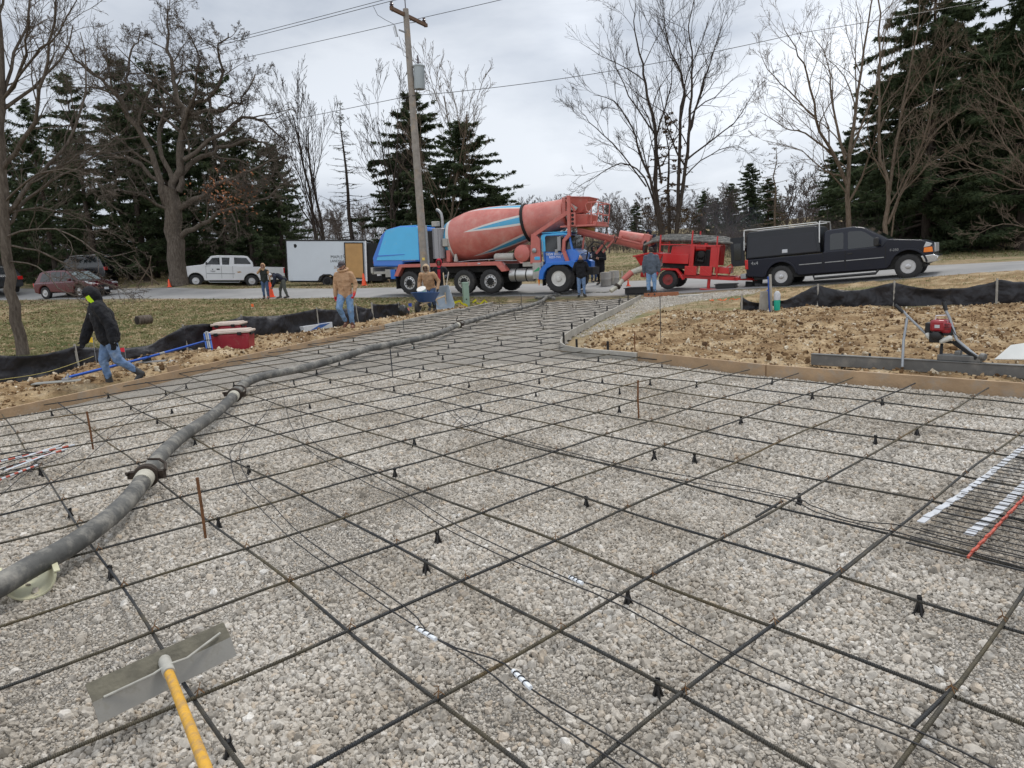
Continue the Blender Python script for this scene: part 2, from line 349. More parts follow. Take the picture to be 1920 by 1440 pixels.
def nnoise(t, vec, scale, detail=6, rough=.6):
    n = t.nodes.new('ShaderNodeTexNoise'); n.inputs['Scale'].default_value = scale; n.inputs['Detail'].default_value = detail; n.inputs['Roughness'].default_value = rough
    t.links.new(vec, n.inputs[0]); return n.outputs[0]
def ramp(t, fac, stops):
    r = t.nodes.new('ShaderNodeValToRGB'); e = r.color_ramp.elements
    while len(e) > 1: e.remove(e[0])
    e[0].position = stops[0][0]; e[0].color = (*stops[0][1], 1)
    for p, c in stops[1:]: q = e.new(p); q.color = (*c, 1)
    t.links.new(fac, r.inputs[0]); return r.outputs[0]
def mixc(t, fac, a, b, mode='MIX'):
    m = t.nodes.new('ShaderNodeMix'); m.data_type = 'RGBA'; m.blend_type = mode
    if isinstance(fac, float): m.inputs[0].default_value = fac
    else: t.links.new(fac, m.inputs[0])
    for i, v in ((6, a), (7, b)):
        if isinstance(v, tuple): m.inputs[i].default_value = (*v, 1)
        else: t.links.new(v, m.inputs[i])
    return m.outputs[2]
def math_n(t, op, a, b=None, clamp=False):
    m = t.nodes.new('ShaderNodeMath'); m.operation = op; m.use_clamp = clamp
    for i, v in enumerate((a, b)):
        if v is None: continue
        if isinstance(v, (int, float)): m.inputs[i].default_value = v
        else: t.links.new(v, m.inputs[i])
    return m.outputs[0]
STONE_STOPS = [(0, (.27, .25, .22)), (.12, (.41, .38, .335)), (.45, (.51, .478, .425)), (.78, (.58, .552, .505)), (.92, (.49, .42, .335)), (1, (.71, .695, .66))]
def gravel_nodes(t, pos, scale=72.0):
    """crushed stone: cells with their own tone, dark gaps between them, two sizes"""
    def cells(sc):
        v = t.nodes.new('ShaderNodeTexVoronoi'); v.inputs['Scale'].default_value = sc; v.inputs['Randomness'].default_value = 1.0; t.links.new(pos, v.inputs[0])
        e = t.nodes.new('ShaderNodeTexVoronoi'); e.feature = 'DISTANCE_TO_EDGE'; e.inputs['Scale'].default_value = sc; t.links.new(pos, e.inputs[0])
        return v, e
    v, e = cells(scale)
    sep = t.nodes.new('ShaderNodeSeparateColor'); t.links.new(v.outputs['Color'], sep.inputs[0])
    col = ramp(t, sep.outputs[0], STONE_STOPS)
    gap = t.nodes.new('ShaderNodeMapRange'); gap.inputs['From Max'].default_value = .16; gap.inputs['To Min'].default_value = 0; t.links.new(e.outputs['Distance'], gap.inputs[0])
    col = mixc(t, gap.outputs[0], (.24, .22, .19), col)
    big = nnoise(t, pos, 1.1, 5); tint = ramp(t, big, [(.3, (.82, .79, .76)), (.5, (1, 1, 1)), (.7, (1.08, 1.06, 1.03))])
    col = mixc(t, 1.0, col, tint, 'MULTIPLY')
    fines = nnoise(t, pos, 2.6, 6, .65); ff = t.nodes.new('ShaderNodeMapRange'); ff.inputs['From Min'].default_value = .56; ff.inputs['From Max'].default_value = .68; t.links.new(fines, ff.inputs[0])
    col = mixc(t, math_n(t, 'MULTIPLY', ff.outputs[0], .45), col, (.48, .42, .36))
    h = math_n(t, 'MULTIPLY', math_n(t, 'MINIMUM', e.outputs['Distance'], .3), 2.2)
    h = math_n(t, 'ADD', h, math_n(t, 'MULTIPLY', sep.outputs[1], .5))
    return col, h
M_GROUND, t, b = new_mat('ground_cover'); NN = t.nodes.new; LL = t.links.new
geo = NN('ShaderNodeNewGeometry'); pos = geo.outputs['Position']
at = NN('ShaderNodeAttribute'); at.attribute_name = 'surface'; sp = NN('ShaderNodeSeparateColor'); LL(at.outputs['Color'], sp.inputs[0])
ga = nnoise(t, pos, .45, 6); gb = nnoise(t, pos, 3.5, 8, .7); gc = nnoise(t, pos, 28, 4, .8)
grass = ramp(t, gb, [(.3, (.07, .072, .028)), (.45, (.135, .135, .058)), (.6, (.23, .205, .11)), (.75, (.33, .28, .18))])
g2 = ramp(t, gb, [(.3, (.15, .10, .055)), (.5, (.29, .22, .13)), (.7, (.40, .33, .22))])
fa = NN('ShaderNodeMapRange'); fa.inputs['From Min'].default_value = .40; fa.inputs['From Max'].default_value = .56; LL(ga, fa.inputs[0])
grass = mixc(t, fa.outputs[0], grass, g2)
grass = mixc(t, .8, grass, ramp(t, gc, [(.25, (.55, .55, .55)), (.5, (1, 1, 1)), (.75, (1.35, 1.35, 1.3))]), 'MULTIPLY')
da = nnoise(t, pos, 1.6, 8, .7); db = nnoise(t, pos, 22, 6, .75)
dirt = ramp(t, da, [(.3, (.12, .073, .038)), (.45, (.24, .16, .085)), (.56, (.38, .28, .165)), (.68, (.50, .40, .27))])
dirt = mixc(t, .85, dirt, ramp(t, db, [(.3, (.45, .42, .4)), (.5, (.95, .95, .95)), (.68, (1.5, 1.45, 1.35))]), 'MULTIPLY')
gcol, gh = gravel_nodes(t, pos)
shoulder = ramp(t, db, [(.3, (.13, .11, .085)), (.7, (.34, .30, .25))])
col = mixc(t, math_n(t, 'MULTIPLY', sp.outputs[2], .85), grass, shoulder)
col = mixc(t, sp.outputs[0], col, dirt); col = mixc(t, sp.outputs[1], col, gcol)
LL(col, b.inputs['Base Color']); b.inputs['Roughness'].default_value = .95; b.inputs['Specular IOR Level'].default_value = .15
hh = math_n(t, 'ADD', math_n(t, 'MULTIPLY', db, 1.0), math_n(t, 'MULTIPLY', math_n(t, 'MULTIPLY', gh, sp.outputs[1]), .6))
bp = NN('ShaderNodeBump'); bp.inputs['Strength'].default_value = .9; bp.inputs['Distance'].default_value = .03; LL(hh, bp.inputs['Height']); LL(bp.outputs[0], b.inputs['Normal'])
tag(link_mesh('ground', me, M_GROUND, None, 180), kind='structure', label='uneven ground of patchy grass, brown dirt and gravel around the site')

# gravel bed inside the forms
M_BED, t, b = new_mat('crushed_stone'); geo = t.nodes.new('ShaderNodeNewGeometry')
gcol, gh = gravel_nodes(t, geo.outputs['Position']); t.links.new(gcol, b.inputs['Base Color']); b.inputs['Roughness'].default_value = .92; b.inputs['Specular IOR Level'].default_value = .2
bp = t.nodes.new('ShaderNodeBump'); bp.inputs['Strength'].default_value = 1.0; bp.inputs['Distance'].default_value = .014; t.links.new(gh, bp.inputs['Height']); t.links.new(bp.outputs[0], b.inputs['Normal'])
bx_ = np.arange(-8.5, 10.3, .12); by_ = np.arange(-4.2, 27, .12); BX, BY = np.meshgrid(bx_, by_)
def bed_z(X, Y): return .028 * (fbm(X, Y, .9, 4) - .5) + .012 * (fbm(X, Y, 5.0, 2) - .5)
BZ = bed_z(BX, BY); nx, ny = len(bx_), len(by_); idx = np.arange(nx * ny).reshape(ny, nx)
F = np.stack([idx[:-1, :-1], idx[:-1, 1:], idx[1:, 1:], idx[1:, :-1]], -1).reshape(-1, 4)
cx = BX[:-1, :-1].ravel() + .06; cy = BY[:-1, :-1].ravel() + .06; keep = poly_sd(SLAB, cx, cy) < .03; F = F[keep]
used = np.unique(F); rm = -np.ones(nx * ny, int); rm[used] = np.arange(len(used))
me = np_mesh('gravel_bed', np.stack([BX, BY, BZ], -1).reshape(-1, 3)[used], rm[F])
tag(link_mesh('gravel_bed', me, M_BED, None, 180), kind='structure', label='bed of pale crushed stone inside the wooden forms')

# road
M_ROAD, t, b = new_mat('worn_asphalt'); geo = t.nodes.new('ShaderNodeNewGeometry'); pos = geo.outputs['Position']
c = ramp(t, nnoise(t, pos, .5, 6), [(.3, (.235, .232, .228)), (.6, (.30, .295, .288)), (.8, (.33, .32, .31))]); c = mixc(t, .5, c, ramp(t, nnoise(t, pos, 60, 3, .8), [(.2, (.7, .7, .7)), (.8, (1.25, 1.25, 1.25))]), 'MULTIPLY')
t.links.new(c, b.inputs['Base Color']); b.inputs['Roughness'].default_value = .85
def resample(P, n):
    P = np.array(P); d = np.r_[0, np.cumsum(np.hypot(*np.diff(P, axis=0).T))]; s = np.linspace(0, d[-1], n); return np.stack([np.interp(s, d, P[:, 0]), np.interp(s, d, P[:, 1])], -1)
A = resample(NE, 160); B = resample(FE, 160); K = 22
R = np.stack([A + (B - A) * (k / (K - 1)) for k in range(K)], 1)
wob = (fbm(R[:, 0, 0], R[:, 0, 1], .8) - .5) * .35; R[:, 0, 1] += wob
RZ = terr(R[..., 0], R[..., 1]) + .02; RZ[:, 0] -= .045; RZ[:, -1] -= .045
idx = np.arange(160 * K).reshape(160, K); F = np.stack([idx[:-1, :-1], idx[:-1, 1:], idx[1:, 1:], idx[1:, :-1]], -1).reshape(-1, 4)
me = np_mesh('road', np.concatenate([R, RZ[..., None]], -1).reshape(-1, 3), F)
tag(link_mesh('road', me, M_ROAD, None, 180), kind='structure', label='pale worn asphalt road crossing behind the site')
def road_z(x, y): return tz(x, y) + .02

# ---------------------------------------------------------------- scattered stuff (geometry nodes on points)
def scatter(name, P, S, mats, kind='stone', label=None, roughness=.45, sq=(1, 1, .7), group_seed=0, k=5, tilt=None):
    me = bpy.data.meshes.new(name); me.vertices.add(len(P)); me.vertices.foreach_set('co', np.ascontiguousarray(P, dtype=np.float32).ravel())
    a = me.attributes.new('s', 'FLOAT', 'POINT'); a.data.foreach_set('value', np.ascontiguousarray(S, dtype=np.float32))
    o = bpy.data.objects.new(name, me); COL.objects.link(o); tag(o, label, kind='stuff')
    for m in mats: me.materials.append(m)
    g = bpy.data.node_groups.new(name + '_nodes', 'GeometryNodeTree'); g.interface.new_socket('Geometry', in_out='INPUT', socket_type='NodeSocketGeometry'); g.interface.new_socket('Geometry', in_out='OUTPUT', socket_type='NodeSocketGeometry')
    n = g.nodes.new; l = g.links.new; gi = n('NodeGroupInput'); go = n('NodeGroupOutput'); g2i = n('GeometryNodeGeometryToInstance')
    for i in range(k):
        if kind == 'stone':
            ico = n('GeometryNodeMeshIcoSphere'); ico.inputs['Radius'].default_value = .5; ico.inputs['Subdivisions'].default_value = 2
            src = ico.outputs['Mesh']; amp = roughness; nscale = 1.6
        else:
            gr = n('GeometryNodeMeshGrid'); gr.inputs['Size X'].default_value = 1; gr.inputs['Size Y'].default_value = sq[1]; gr.inputs['Vertices X'].default_value = 4; gr.inputs['Vertices Y'].default_value = 2; src = gr.outputs['Mesh']; amp = roughness; nscale = 1.3
        sp_ = n('GeometryNodeSetPosition'); l(src, sp_.inputs['Geometry'])
        pz = n('GeometryNodeInputPosition'); ad = n('ShaderNodeVectorMath'); ad.operation = 'ADD'; ad.inputs[1].default_value = (i * 7.3 + group_seed, i * 3.1, 1.7 * i); l(pz.outputs[0], ad.inputs[0])
        no = n('ShaderNodeTexNoise'); no.inputs['Scale'].default_value = nscale; no.inputs['Detail'].default_value = 2.0; l(ad.outputs[0], no.inputs['Vector'])
        sb = n('ShaderNodeVectorMath'); sb.operation = 'SUBTRACT'; sb.inputs[1].default_value = (.5, .5, .5); l(no.outputs['Color'], sb.inputs[0])
        sl = n('ShaderNodeVectorMath'); sl.operation = 'SCALE'; sl.inputs['Scale'].default_value = amp * 2.2; l(sb.outputs[0], sl.inputs[0]); l(sl.outputs[0], sp_.inputs['Offset'])
        tr = n('GeometryNodeTransform'); l(sp_.outputs[0], tr.inputs[0])
        if kind == 'stone': tr.inputs['Scale'].default_value = (sq[0] * (1.2 - .12 * i), sq[1] * (.8 + .1 * i), sq[2])
        sm = n('GeometryNodeSetMaterial'); sm.inputs['Material'].default_value = mats[i % len(mats)]; l(tr.outputs[0], sm.inputs['Geometry'])
        ss = n('GeometryNodeSetShadeSmooth'); ss.inputs['Shade Smooth'].default_value = False; l(sm.outputs[0], ss.inputs[0]); l(ss.outputs[0], g2i.inputs[0])
    ip = n('GeometryNodeInstanceOnPoints'); l(gi.outputs[0], ip.inputs['Points']); l(g2i.outputs[0], ip.inputs['Instance']); ip.inputs['Pick Instance'].default_value = True
    ri = n('FunctionNodeRandomValue'); ri.data_type = 'INT'; ri.inputs['Min'].default_value if False else None
    ri.inputs[4].default_value = 0; ri.inputs[5].default_value = k - 1; l(ri.outputs[2], ip.inputs['Instance Index'])
    rv = n('FunctionNodeRandomValue'); rv.data_type = 'FLOAT_VECTOR'
    tl = (3.14, 3.14, 3.14) if tilt is None else (tilt, tilt, 3.14)
    rv.inputs[0].default_value = tuple(-v for v in tl); rv.inputs[1].default_value = tl; l(rv.outputs[0], ip.inputs['Rotation'])
    na = n('GeometryNodeInputNamedAttribute'); na.data_type = 'FLOAT'; na.inputs['Name'].default_value = 's'; l(na.outputs[0], ip.inputs['Scale'])
    l(ip.outputs[0], go.inputs[0])
    md = o.modifiers.new('scatter', 'NODES'); md.node_group = g; return o
def stone_mat(name, stops, bump=.4):
    m, t, b = new_mat(name); oi = t.nodes.new('ShaderNodeObjectInfo'); tc = t.nodes.new('ShaderNodeTexCoord')
    c = ramp(t, oi.outputs['Random'], stops); n = nnoise(t, tc.outputs['Object'], 3.0, 5, .7)
    pn = nnoise(t, oi.outputs['Location'], 1.0, 4, .6); c = mixc(t, 1.0, c, ramp(t, pn, [(.38, (.78, .755, .72)), (.52, (.97, .96, .945)), (.66, (1.05, 1.05, 1.05))]), 'MULTIPLY')
    c = mixc(t, .7, c, ramp(t, n, [(.3, (.72, .7, .68)), (.7, (1.2, 1.2, 1.2))]), 'MULTIPLY'); t.links.new(c, b.inputs['Base Color']); b.inputs['Roughness'].default_value = .9; b.inputs['Specular IOR Level'].default_value = .2
    return m
M_STONE = stone_mat('limestone_chip', STONE_STOPS)
# near gravel: real stones, thinning out with distance
def packed(c, r0, r1, half=.92, jit=.33):
    """stones laid side by side: a jittered grid with spacing c between two distances from the camera"""
    gx_ = np.arange(-r1, r1, c); gy_ = np.arange(0, r1, c * .9); X, Y = np.meshgrid(gx_, gy_); X = X + (np.arange(len(gy_)) % 2)[:, None] * c * .5
    x = X.ravel() + rng.normal(0, jit * c, X.size); y = Y.ravel() + rng.normal(0, jit * c, X.size); r = np.hypot(x, y)
    k = (r > r0) & (r < r1) & (np.abs(np.arctan2(x, y)) < half); x, y = x[k], y[k]; k = poly_sd(SLAB, x, y) < -.03; return x[k], y[k]
x, y = packed(.0150, 1.25, 4.8); fine = fbm(x, y, 1.0, 4) + .06 * rng.normal(0, 1, len(x)) > .58; s = .0178 * np.exp(rng.normal(0, .30, len(x))); s = np.where(fine, s * .6, s)
z = bed_z(x, y) + s * rng.uniform(-.05, .32, len(x))
x2, y2 = packed(.0225, 4.8, 10.5, .86); s2 = .0235 * np.exp(rng.normal(0, .28, len(x2))); z2 = bed_z(x2, y2) + s2 * rng.uniform(-.15, .22, len(x2))
n3 = 1500; a3 = rng.uniform(-.9, .9, n3); r3 = 1.3 + 7.5 * rng.random(n3) ** .8; x3 = r3 * np.sin(a3); y3 = r3 * np.cos(a3); k = poly_sd(SLAB, x3, y3) < -.05; x3, y3 = x3[k], y3[k]; s3 = rng.uniform(.03, .05, len(x3)); z3 = bed_z(x3, y3) + s3 * .12
print('stones', len(x), len(x2))
P = np.stack([np.r_[x, x2, x3], np.r_[y, y2, y3], np.r_[z, z2, z3]], -1)
scatter('gravel', P, np.r_[s, s2, s3], [M_STONE], 'stone', 'loose pale crushed limestone spread between the bars', .48, sq=(1.08, 1, .78))
# clods and stones on the dirt
def in_poly(poly, n, lo=None, hi=None, m=-.1):
    a = poly.min(0); b_ = poly.max(0); x = rng.uniform(a[0], b_[0], n); y = rng.uniform(a[1], b_[1], n); k = poly_sd(poly, x, y) < m; return x[k], y[k]
M_CLOD = stone_mat('earth_clod', [(0, (.08, .047, .025)), (.3, (.18, .11, .055)), (.55, (.31, .21, .115)), (.8, (.43, .33, .21)), (1, (.68, .62, .50))])
xs, ys, ss = [], [], []
for poly, n, sc in ((DIRT_R, 60000, .025), (DIRT_L, 40000, .028)):
    x, y = in_poly(poly, n); k = (fbm(x, y, 1.3) + rng.random(len(x)) * .35) >  .54; x, y = x[k], y[k]; xs.append(x); ys.append(y); ss.append(sc * np.exp(rng.normal(0, .5, len(x))))
x, y, s = map(np.concatenate, (xs, ys, ss)); s = np.clip(s, .01, .11)
scatter('earth_clods', np.stack([x, y, ground_z(x, y) + s * .15], -1), s, [M_CLOD], 'stone', 'brown clods and pale stones strewn over the bare dirt', .5, group_seed=40)
xs, ys = in_poly(GRAV, 22000, m=.1); s = .024 * np.exp(rng.normal(0, .35, len(xs)))
scatter('loose_gravel', np.stack([xs, ys, ground_z(xs, ys) + s * .1], -1), s * 1.2, [M_STONE], 'stone', 'light gravel spilled along the driveway form', .42, group_seed=80)
# straw, dead leaves and grass
M_LEAF = stone_mat('dead_leaf', [(0, (.10, .06, .035)), (.4, (.22, .14, .08)), (.8, (.36, .26, .16)), (1, (.46, .38, .27))])
def lawn(n, x0, x1, y0, y1):
    x = rng.uniform(x0, x1, n); y = rng.uniform(y0, y1, n)
    k = (poly_sd(ROADP, x, y) > .25) & (poly_sd(SLAB, x, y) > .4) & (poly_sd(DIRT_L, x, y) > .05) & (poly_sd(DIRT_R, x, y) > .05) & (poly_sd(GRAV, x, y) > 0.2); return x[k], y[k]
x, y = lawn(26000, -30, 0, 10, 42); k = (fbm(x, y, .5) + rng.random(len(x)) * .4) > .62; x, y = x[k], y[k]
xb, yb = lawn(9000, -34, 32, 30, 62)
x = np.r_[x, xb]; y = np.r_[y, yb]
scatter('leaf_litter', np.stack([x, y, ground_z(x, y) + .025], -1), rng.uniform(.05, .1, len(x)), [M_LEAF], 'leaf', 'brown dead leaves lying on the grass verge', .18, sq=(1, .55, 1), tilt=.6, k=3)
def grass_patch(name, x, y, hmin, hmax, matl, label, blades=5):
    n = len(x); z = ground_z(x, y); V = []; 
    base = np.stack([x, y, z], -1)[:, None, :] + np.concatenate([rng.normal(0, .03, (n, blades, 2)), np.zeros((n, blades, 1))], -1)
    h = rng.uniform(hmin, hmax, (n, blades, 1)); a = rng.uniform(0, 6.28, (n, blades)); d = np.stack([np.cos(a), np.sin(a), np.zeros_like(a)], -1); w = .006
    lean = rng.normal(0, .45, (n, blades, 2)); tip = base + np.concatenate([lean * h, h], -1)
    v = np.stack([base - d * w, base + d * w, tip], 2).reshape(-1, 3); f = np.arange(len(v)).reshape(-1, 3)
    return tag(link_mesh(name, np_mesh(name, v, f), matl, None, None), label, kind='stuff')
M_GR, t, b = new_mat('grass_blade'); geo = t.nodes.new('ShaderNodeNewGeometry')
c = ramp(t, nnoise(t, geo.outputs['Position'], .8, 5), [(.35, (.075, .105, .024)), (.5, (.14, .15, .05)), (.62, (.31, .26, .13))]); t.links.new(c, b.inputs['Base Color']); b.inputs['Roughness'].default_value = .8
x, y = lawn(60000, -22, 0, 9.5, 36); k = rng.random(len(x)) < np.clip(1.5 - y / 40, .3, 1); grass_patch('grass', x[k], y[k], .03, .075, M_GR, 'short patchy grass on the verge between the fence and the road')
x, y = lawn(60000, -45, 60, 30, 90); k = (y > 28); grass_patch('field_grass', x[k], y[k], .06, .16, M_GR, 'rough grass of the field and tree line beyond the road', 4)
x, y = lawn(3000, 4, 22, 12, 26); grass_patch('verge_weeds', x, y, .03, .09, M_GR, 'thin weeds on the shoulder between road and dirt', 4)

# ================================================================ THE SLAB: forms, bars, chairs, wires
def edge_line(pts, w, h, z0, n=1):
    pass
M_FORM = mat('form_lumber', (.36, .245, .145), .8, 0, .2, 3, .3, 30, dirt=(.30, .27, .23), dirt_amt=.45, dirt_scale=5)
M_FORMG = mat('weathered_lumber', (.36, .34, .30), .85, 0, .2, 4, .3, 30, dirt=(.5, .48, .45), dirt_amt=.4, dirt_scale=6)
def board(pts, h, label, matl=M_FORM, name='form_board', th=.038, z0=-.03, group='boards of the slab form'):
    """upright plank following a polyline (centre line), built round its first point"""
    o = Vector((*pts[0], z0)); b = MB(); P = [Vector((x, y)) for x, y in pts]; n = len(P); V = []
    for i, p in enumerate(P):
        d = (P[min(i + 1, n - 1)] - P[max(i - 1, 0)]).normalized(); q = Vector((-d.y, d.x)) * th / 2
        for s, zz in ((1, 0), (1, h - z0), (-1, h - z0), (-1, 0)): V.append((p.x + q.x * s - o.x, p.y + q.y * s - o.y, zz))
    Fc = []
    for i in range(n - 1):
        for k in range(4): Fc.append((i * 4 + k, i * 4 + (k + 1) % 4, i * 4 + 4 + (k + 1) % 4, i * 4 + 4 + k))
    Fc += [(3, 2, 1, 0), tuple(range(n * 4 - 4, n * 4))]
    b.add(V, Fc); ob = b.build(name, matl, None, 40, .003, 1); ob.location = o
    return tag(ob, label, 'form board', group)
LEFT = [(-7.6, 1.5), (-7.0, 5.0), (-6.21, 8.22), (-5.77, 9.52), (-5.33, 11.07), (-4.78, 12.9), (-4.24, 14.49), (-3.23, 17.91), (-2.4, 20.6), (-1.6, 23.0)]
lb = ['pale form board running out of the frame at the left edge', 'pale form board in front of the man in the black hood', 'pale form board beside the red bins', 'pale form board in front of the man in the tan hoodie',
      'weathered form board below the wheelbarrow with the white bucket']
cuts = [(0, 3), (3, 5), (5, 6), (6, 7), (7, 9)]
for (a, b_), l_ in zip(cuts, lb):
    seg = [tuple(np.array(p)) for p in LEFT[a:b_ + 1]]
    board(seg, .135, l_, M_FORM if b_ < 8 else M_FORMG)
board([(-1.6, 23.02), (-.9, 25.2), (-.55, 26.2)], .1, 'weathered form board ending at the road edge beside the green post', M_FORMG)
RIGHT = [(4.75, 24.6), (3.9, 22.0), (2.9, 18.9), (2.18, 16.83), (1.85, 15.79)]
board(RIGHT[:3], .14, 'grey driveway form board nearest the red pump', M_FORMG)
board(RIGHT[2:], .14, 'grey driveway form board running to the start of the curve', M_FORMG)
board([(1.85, 15.77), (1.55, 14.8), (1.24, 13.86), (1.05, 13.1), (.93, 12.4), (.89, 11.9), (.93, 11.45), (1.06, 11.1), (1.2, 10.9)], .13, 'thin grey form strip bent round the corner of the driveway', M_FORMG, th=.022)
board([(1.2, 10.885), (1.87, 10.06)], .13, 'short grey form board between the curved strip and the long new board', M_FORMG)
board([(1.885, 10.045), (3.1, 8.26)], .15, 'new yellowish form board nearest the curved grey strip', M_FORM)
board([(3.11, 8.24), (4.94, 6.3)], .15, 'new orange tinted form board in front of the power screed', M_FORM)
board([(4.95, 6.285), (9.0, 1.7)], .15, 'new form board leaving the frame at the right edge', M_FORM)
board([(5.0, 25.3), (6.2, 25.0)], .16, 'reddish plank lying at the end of the driveway by the red pump', mat('red_plank', (.30, .12, .06), .8, 0, .3, 6), z0=.0)
# wooden cleat over the joint of the left form
cl = MB().box((0, 0, .05), (.2, .04, .09)).build('wood_cleat', M_FORM, None, 40, .003); cl.location = (-5.42, 10.98, .12); cl.rotation_euler = (0, 0, 1.1)
tag(cl, 'small wooden cleat fixed on top of the left form board', 'wood block')

GO = np.array([-0.32590939, 2.17381061]); GI = np.array([-0.39755611, 0.47495561]); GJ = np.array([0.45600171, 0.40346472])
def gridp(i, j): return GO + GI * i + GJ * j
def clip_line(p, d, poly=SLAB, inset=.05):
    """longest run of the line inside the slab outline"""
    ts = []
    for i in range(len(poly)):
        a = poly[i]; b_ = poly[(i + 1) % len(poly)]; e = b_ - a; den = d[0] * e[1] - d[1] * e[0]
        if abs(den) < 1e-9: continue
        t_ = ((a[0] - p[0]) * e[1] - (a[1] - p[1]) * e[0]) / den; u = ((a[0] - p[0]) * d[1] - (a[1] - p[1]) * d[0]) / den
        if 0 <= u < 1: ts.append(t_)
    ts.sort(); runs = []
    for k in range(0, len(ts) - 1, 2):
        a, b_ = ts[k] + inset, ts[k + 1] - inset
        if b_ - a > .3: runs.append((a, b_))
    return runs
M_BAR, t, b = new_mat('rebar_steel'); tc = t.nodes.new('ShaderNodeTexCoord'); oi = t.nodes.new('ShaderNodeObjectInfo')
av = t.nodes.new('ShaderNodeVectorMath'); av.operation = 'ADD'; t.links.new(tc.outputs['Object'], av.inputs[0]); t.links.new(oi.outputs['Random'], av.inputs[1])
r_ = nnoise(t, av.outputs[0], .7, 6, .7); r2 = nnoise(t, av.outputs[0], 30, 3, .6)
c = ramp(t, r_, [(.34, (.038, .043, .05)), (.46, (.07, .068, .062)), (.57, (.125, .105, .065)), (.72, (.20, .125, .05))]); c = mixc(t, .6, c, ramp(t, r2, [(.3, (.6, .6, .6)), (.7, (1.4, 1.4, 1.4))]), 'MULTIPLY')
t.links.new(c, b.inputs['Base Color']); b.inputs['Roughness'].default_value = .48; b.inputs['Metallic'].default_value = .45
wv = t.nodes.new('ShaderNodeTexWave'); wv.wave_type = 'BANDS'; wv.bands_direction = 'X'; wv.inputs['Scale'].default_value = 26; wv.inputs['Distortion'].default_value = .6; t.links.new(tc.outputs['Object'], wv.inputs[0])
bp = t.nodes.new('ShaderNodeBump'); bp.inputs['Strength'].default_value = 1; bp.inputs['Distance'].default_value = .007; t.links.new(wv.outputs[1], bp.inputs['Height']); t.links.new(bp.outputs[0], b.inputs['Normal'])
M_TIE = mat('tie_wire_rust', (.16, .085, .035), .7, .4, .3, 30)
def rebar(p, q, z, label, group, ties=None, r=.0070, wob=.006, name='rebar'):
    p = np.array(p); q = np.array(q); ln = float(np.hypot(*(q - p))); n = max(2, int(ln / .3)); b = MB(); sd_ = random.random() * 50
    dn = abs((q[0] - p[0]) * p[1] - (q[1] - p[1]) * p[0]) / ln; xs_ = [ln * k / n for k in range(n + 1)]
    if dn < 2.6 and ln > .5:      # rolled ribs on the bars nearest the camera
        u_ = (q - p) / ln; tc_ = float(-(p @ u_)); lo, hi = max(.05, tc_ - 3.4), min(ln - .05, tc_ + 3.4); xs_ = [v_ for v_ in xs_ if v_ < lo] + list(np.arange(lo, hi, .0058)) + [v_ for v_ in xs_ if v_ > hi]
    pts = [(v_, wob * math.sin(v_ * 2.3 + sd_) * 1.2, wob * math.sin(v_ * 3.7 + sd_ * 2)) for v_ in xs_]; lo_ = xs_[1] - xs_[0] if len(xs_) else 1
    rr_ = [r * ((1.16 if k % 2 else .92) if (k and xs_[k] - xs_[k - 1] < .01) else 1.0) for k in range(len(xs_))]
    b.tube(pts, rr_, 8); o = b.build(name, M_BAR, None, 60); o.location = (p[0], p[1], z); o.rotation_euler = (0, 0, math.atan2(q[1] - p[1], q[0] - p[0])); tag(o, label, 'rebar', group)
    if ties:
        for x in ties:
            tb = MB()
            a = random.uniform(-.4, .4); tb.tube([(x - .014, -.014, .008), (x, 0, .026), (x + .014, .014, .006)], .0022, 5); tb.tube([(x + .014, -.014, .008), (x, 0, .024), (x - .012, .014, .006)], .0022, 5)
            tb.tube([(x, 0, .024), (x + .006, .004, .036), (x + .014 * math.cos(a * 9), .012, .04)], .0018, 5)
            tb.build('wire_tie', M_TIE, o, 60)
    return o
GA_ = 'rebar running up to the right across the gravel bed'; GB_ = 'rebar running up to the left across the gravel bed'
dj = GJ / np.hypot(*GJ); di = GI / np.hypot(*GI); CELL = .6145
for i in range(-7, 46):
    p = gridp(i, 0) + np.random.default_rng(i + 90).normal(0, .012, 2)
    for a, b_ in clip_line(p, dj):
        A_, B_ = p + dj * a, p + dj * b_
        if max(A_[1], B_[1]) < 1.0: continue
        if A_[1] < -3: A_ = A_ + dj * ((-3 - A_[1]) / dj[1])
        ties = [float((gridp(i, j) - A_) @ dj) for j in range(-8, 14) if 1.2 < gridp(i, j)[1] < 7 and abs(gridp(i, j)[0]) < gridp(i, j)[1] * .85 and 0.1 < (gridp(i, j) - A_) @ dj < (B_ - A_) @ dj]
        rebar(A_, B_, .083, 'long dark rebar in the grid, one of those running up to the right', GA_, ties)
for j in range(-16, 32):
    p = gridp(0, j) + np.random.default_rng(j + 500).normal(0, .012, 2)
    for a, b_ in clip_line(p, di):
        A_, B_ = p + di * a, p + di * b_
        if max(A_[1], B_[1]) < 1.0: continue
        if A_[1] < -3: A_ = A_ + di * ((-3 - A_[1]) / di[1])
        rebar(A_, B_, .069, 'long dark rebar in the grid, one of those running up to the left', GB_)
for (x1, y1, x2, y2), l_ in zip([(1542, 1107, 1646, 1020), (1740, 1355, 1815, 1278), (1432, 966, 1466, 946), (1068, 838, 1100, 828)], ['rusty lap bar tied beside the bar left of the tubing panel', 'rusty brown lap bar in the lower right corner', 'short rusty lap bar near the wires in the right middle', 'short rusty lap bar in the middle of the grid']):
    a = onz(x1, y1, .09)[:2]; b_ = onz(x2, y2, .09)[:2]; d = (b_ - a) / np.hypot(*(b_ - a)); nrm = np.array([-d[1], d[0]]) * .016
    rebar(a - d * .05 + nrm, b_ + d * .05 + nrm, .086, l_, None)
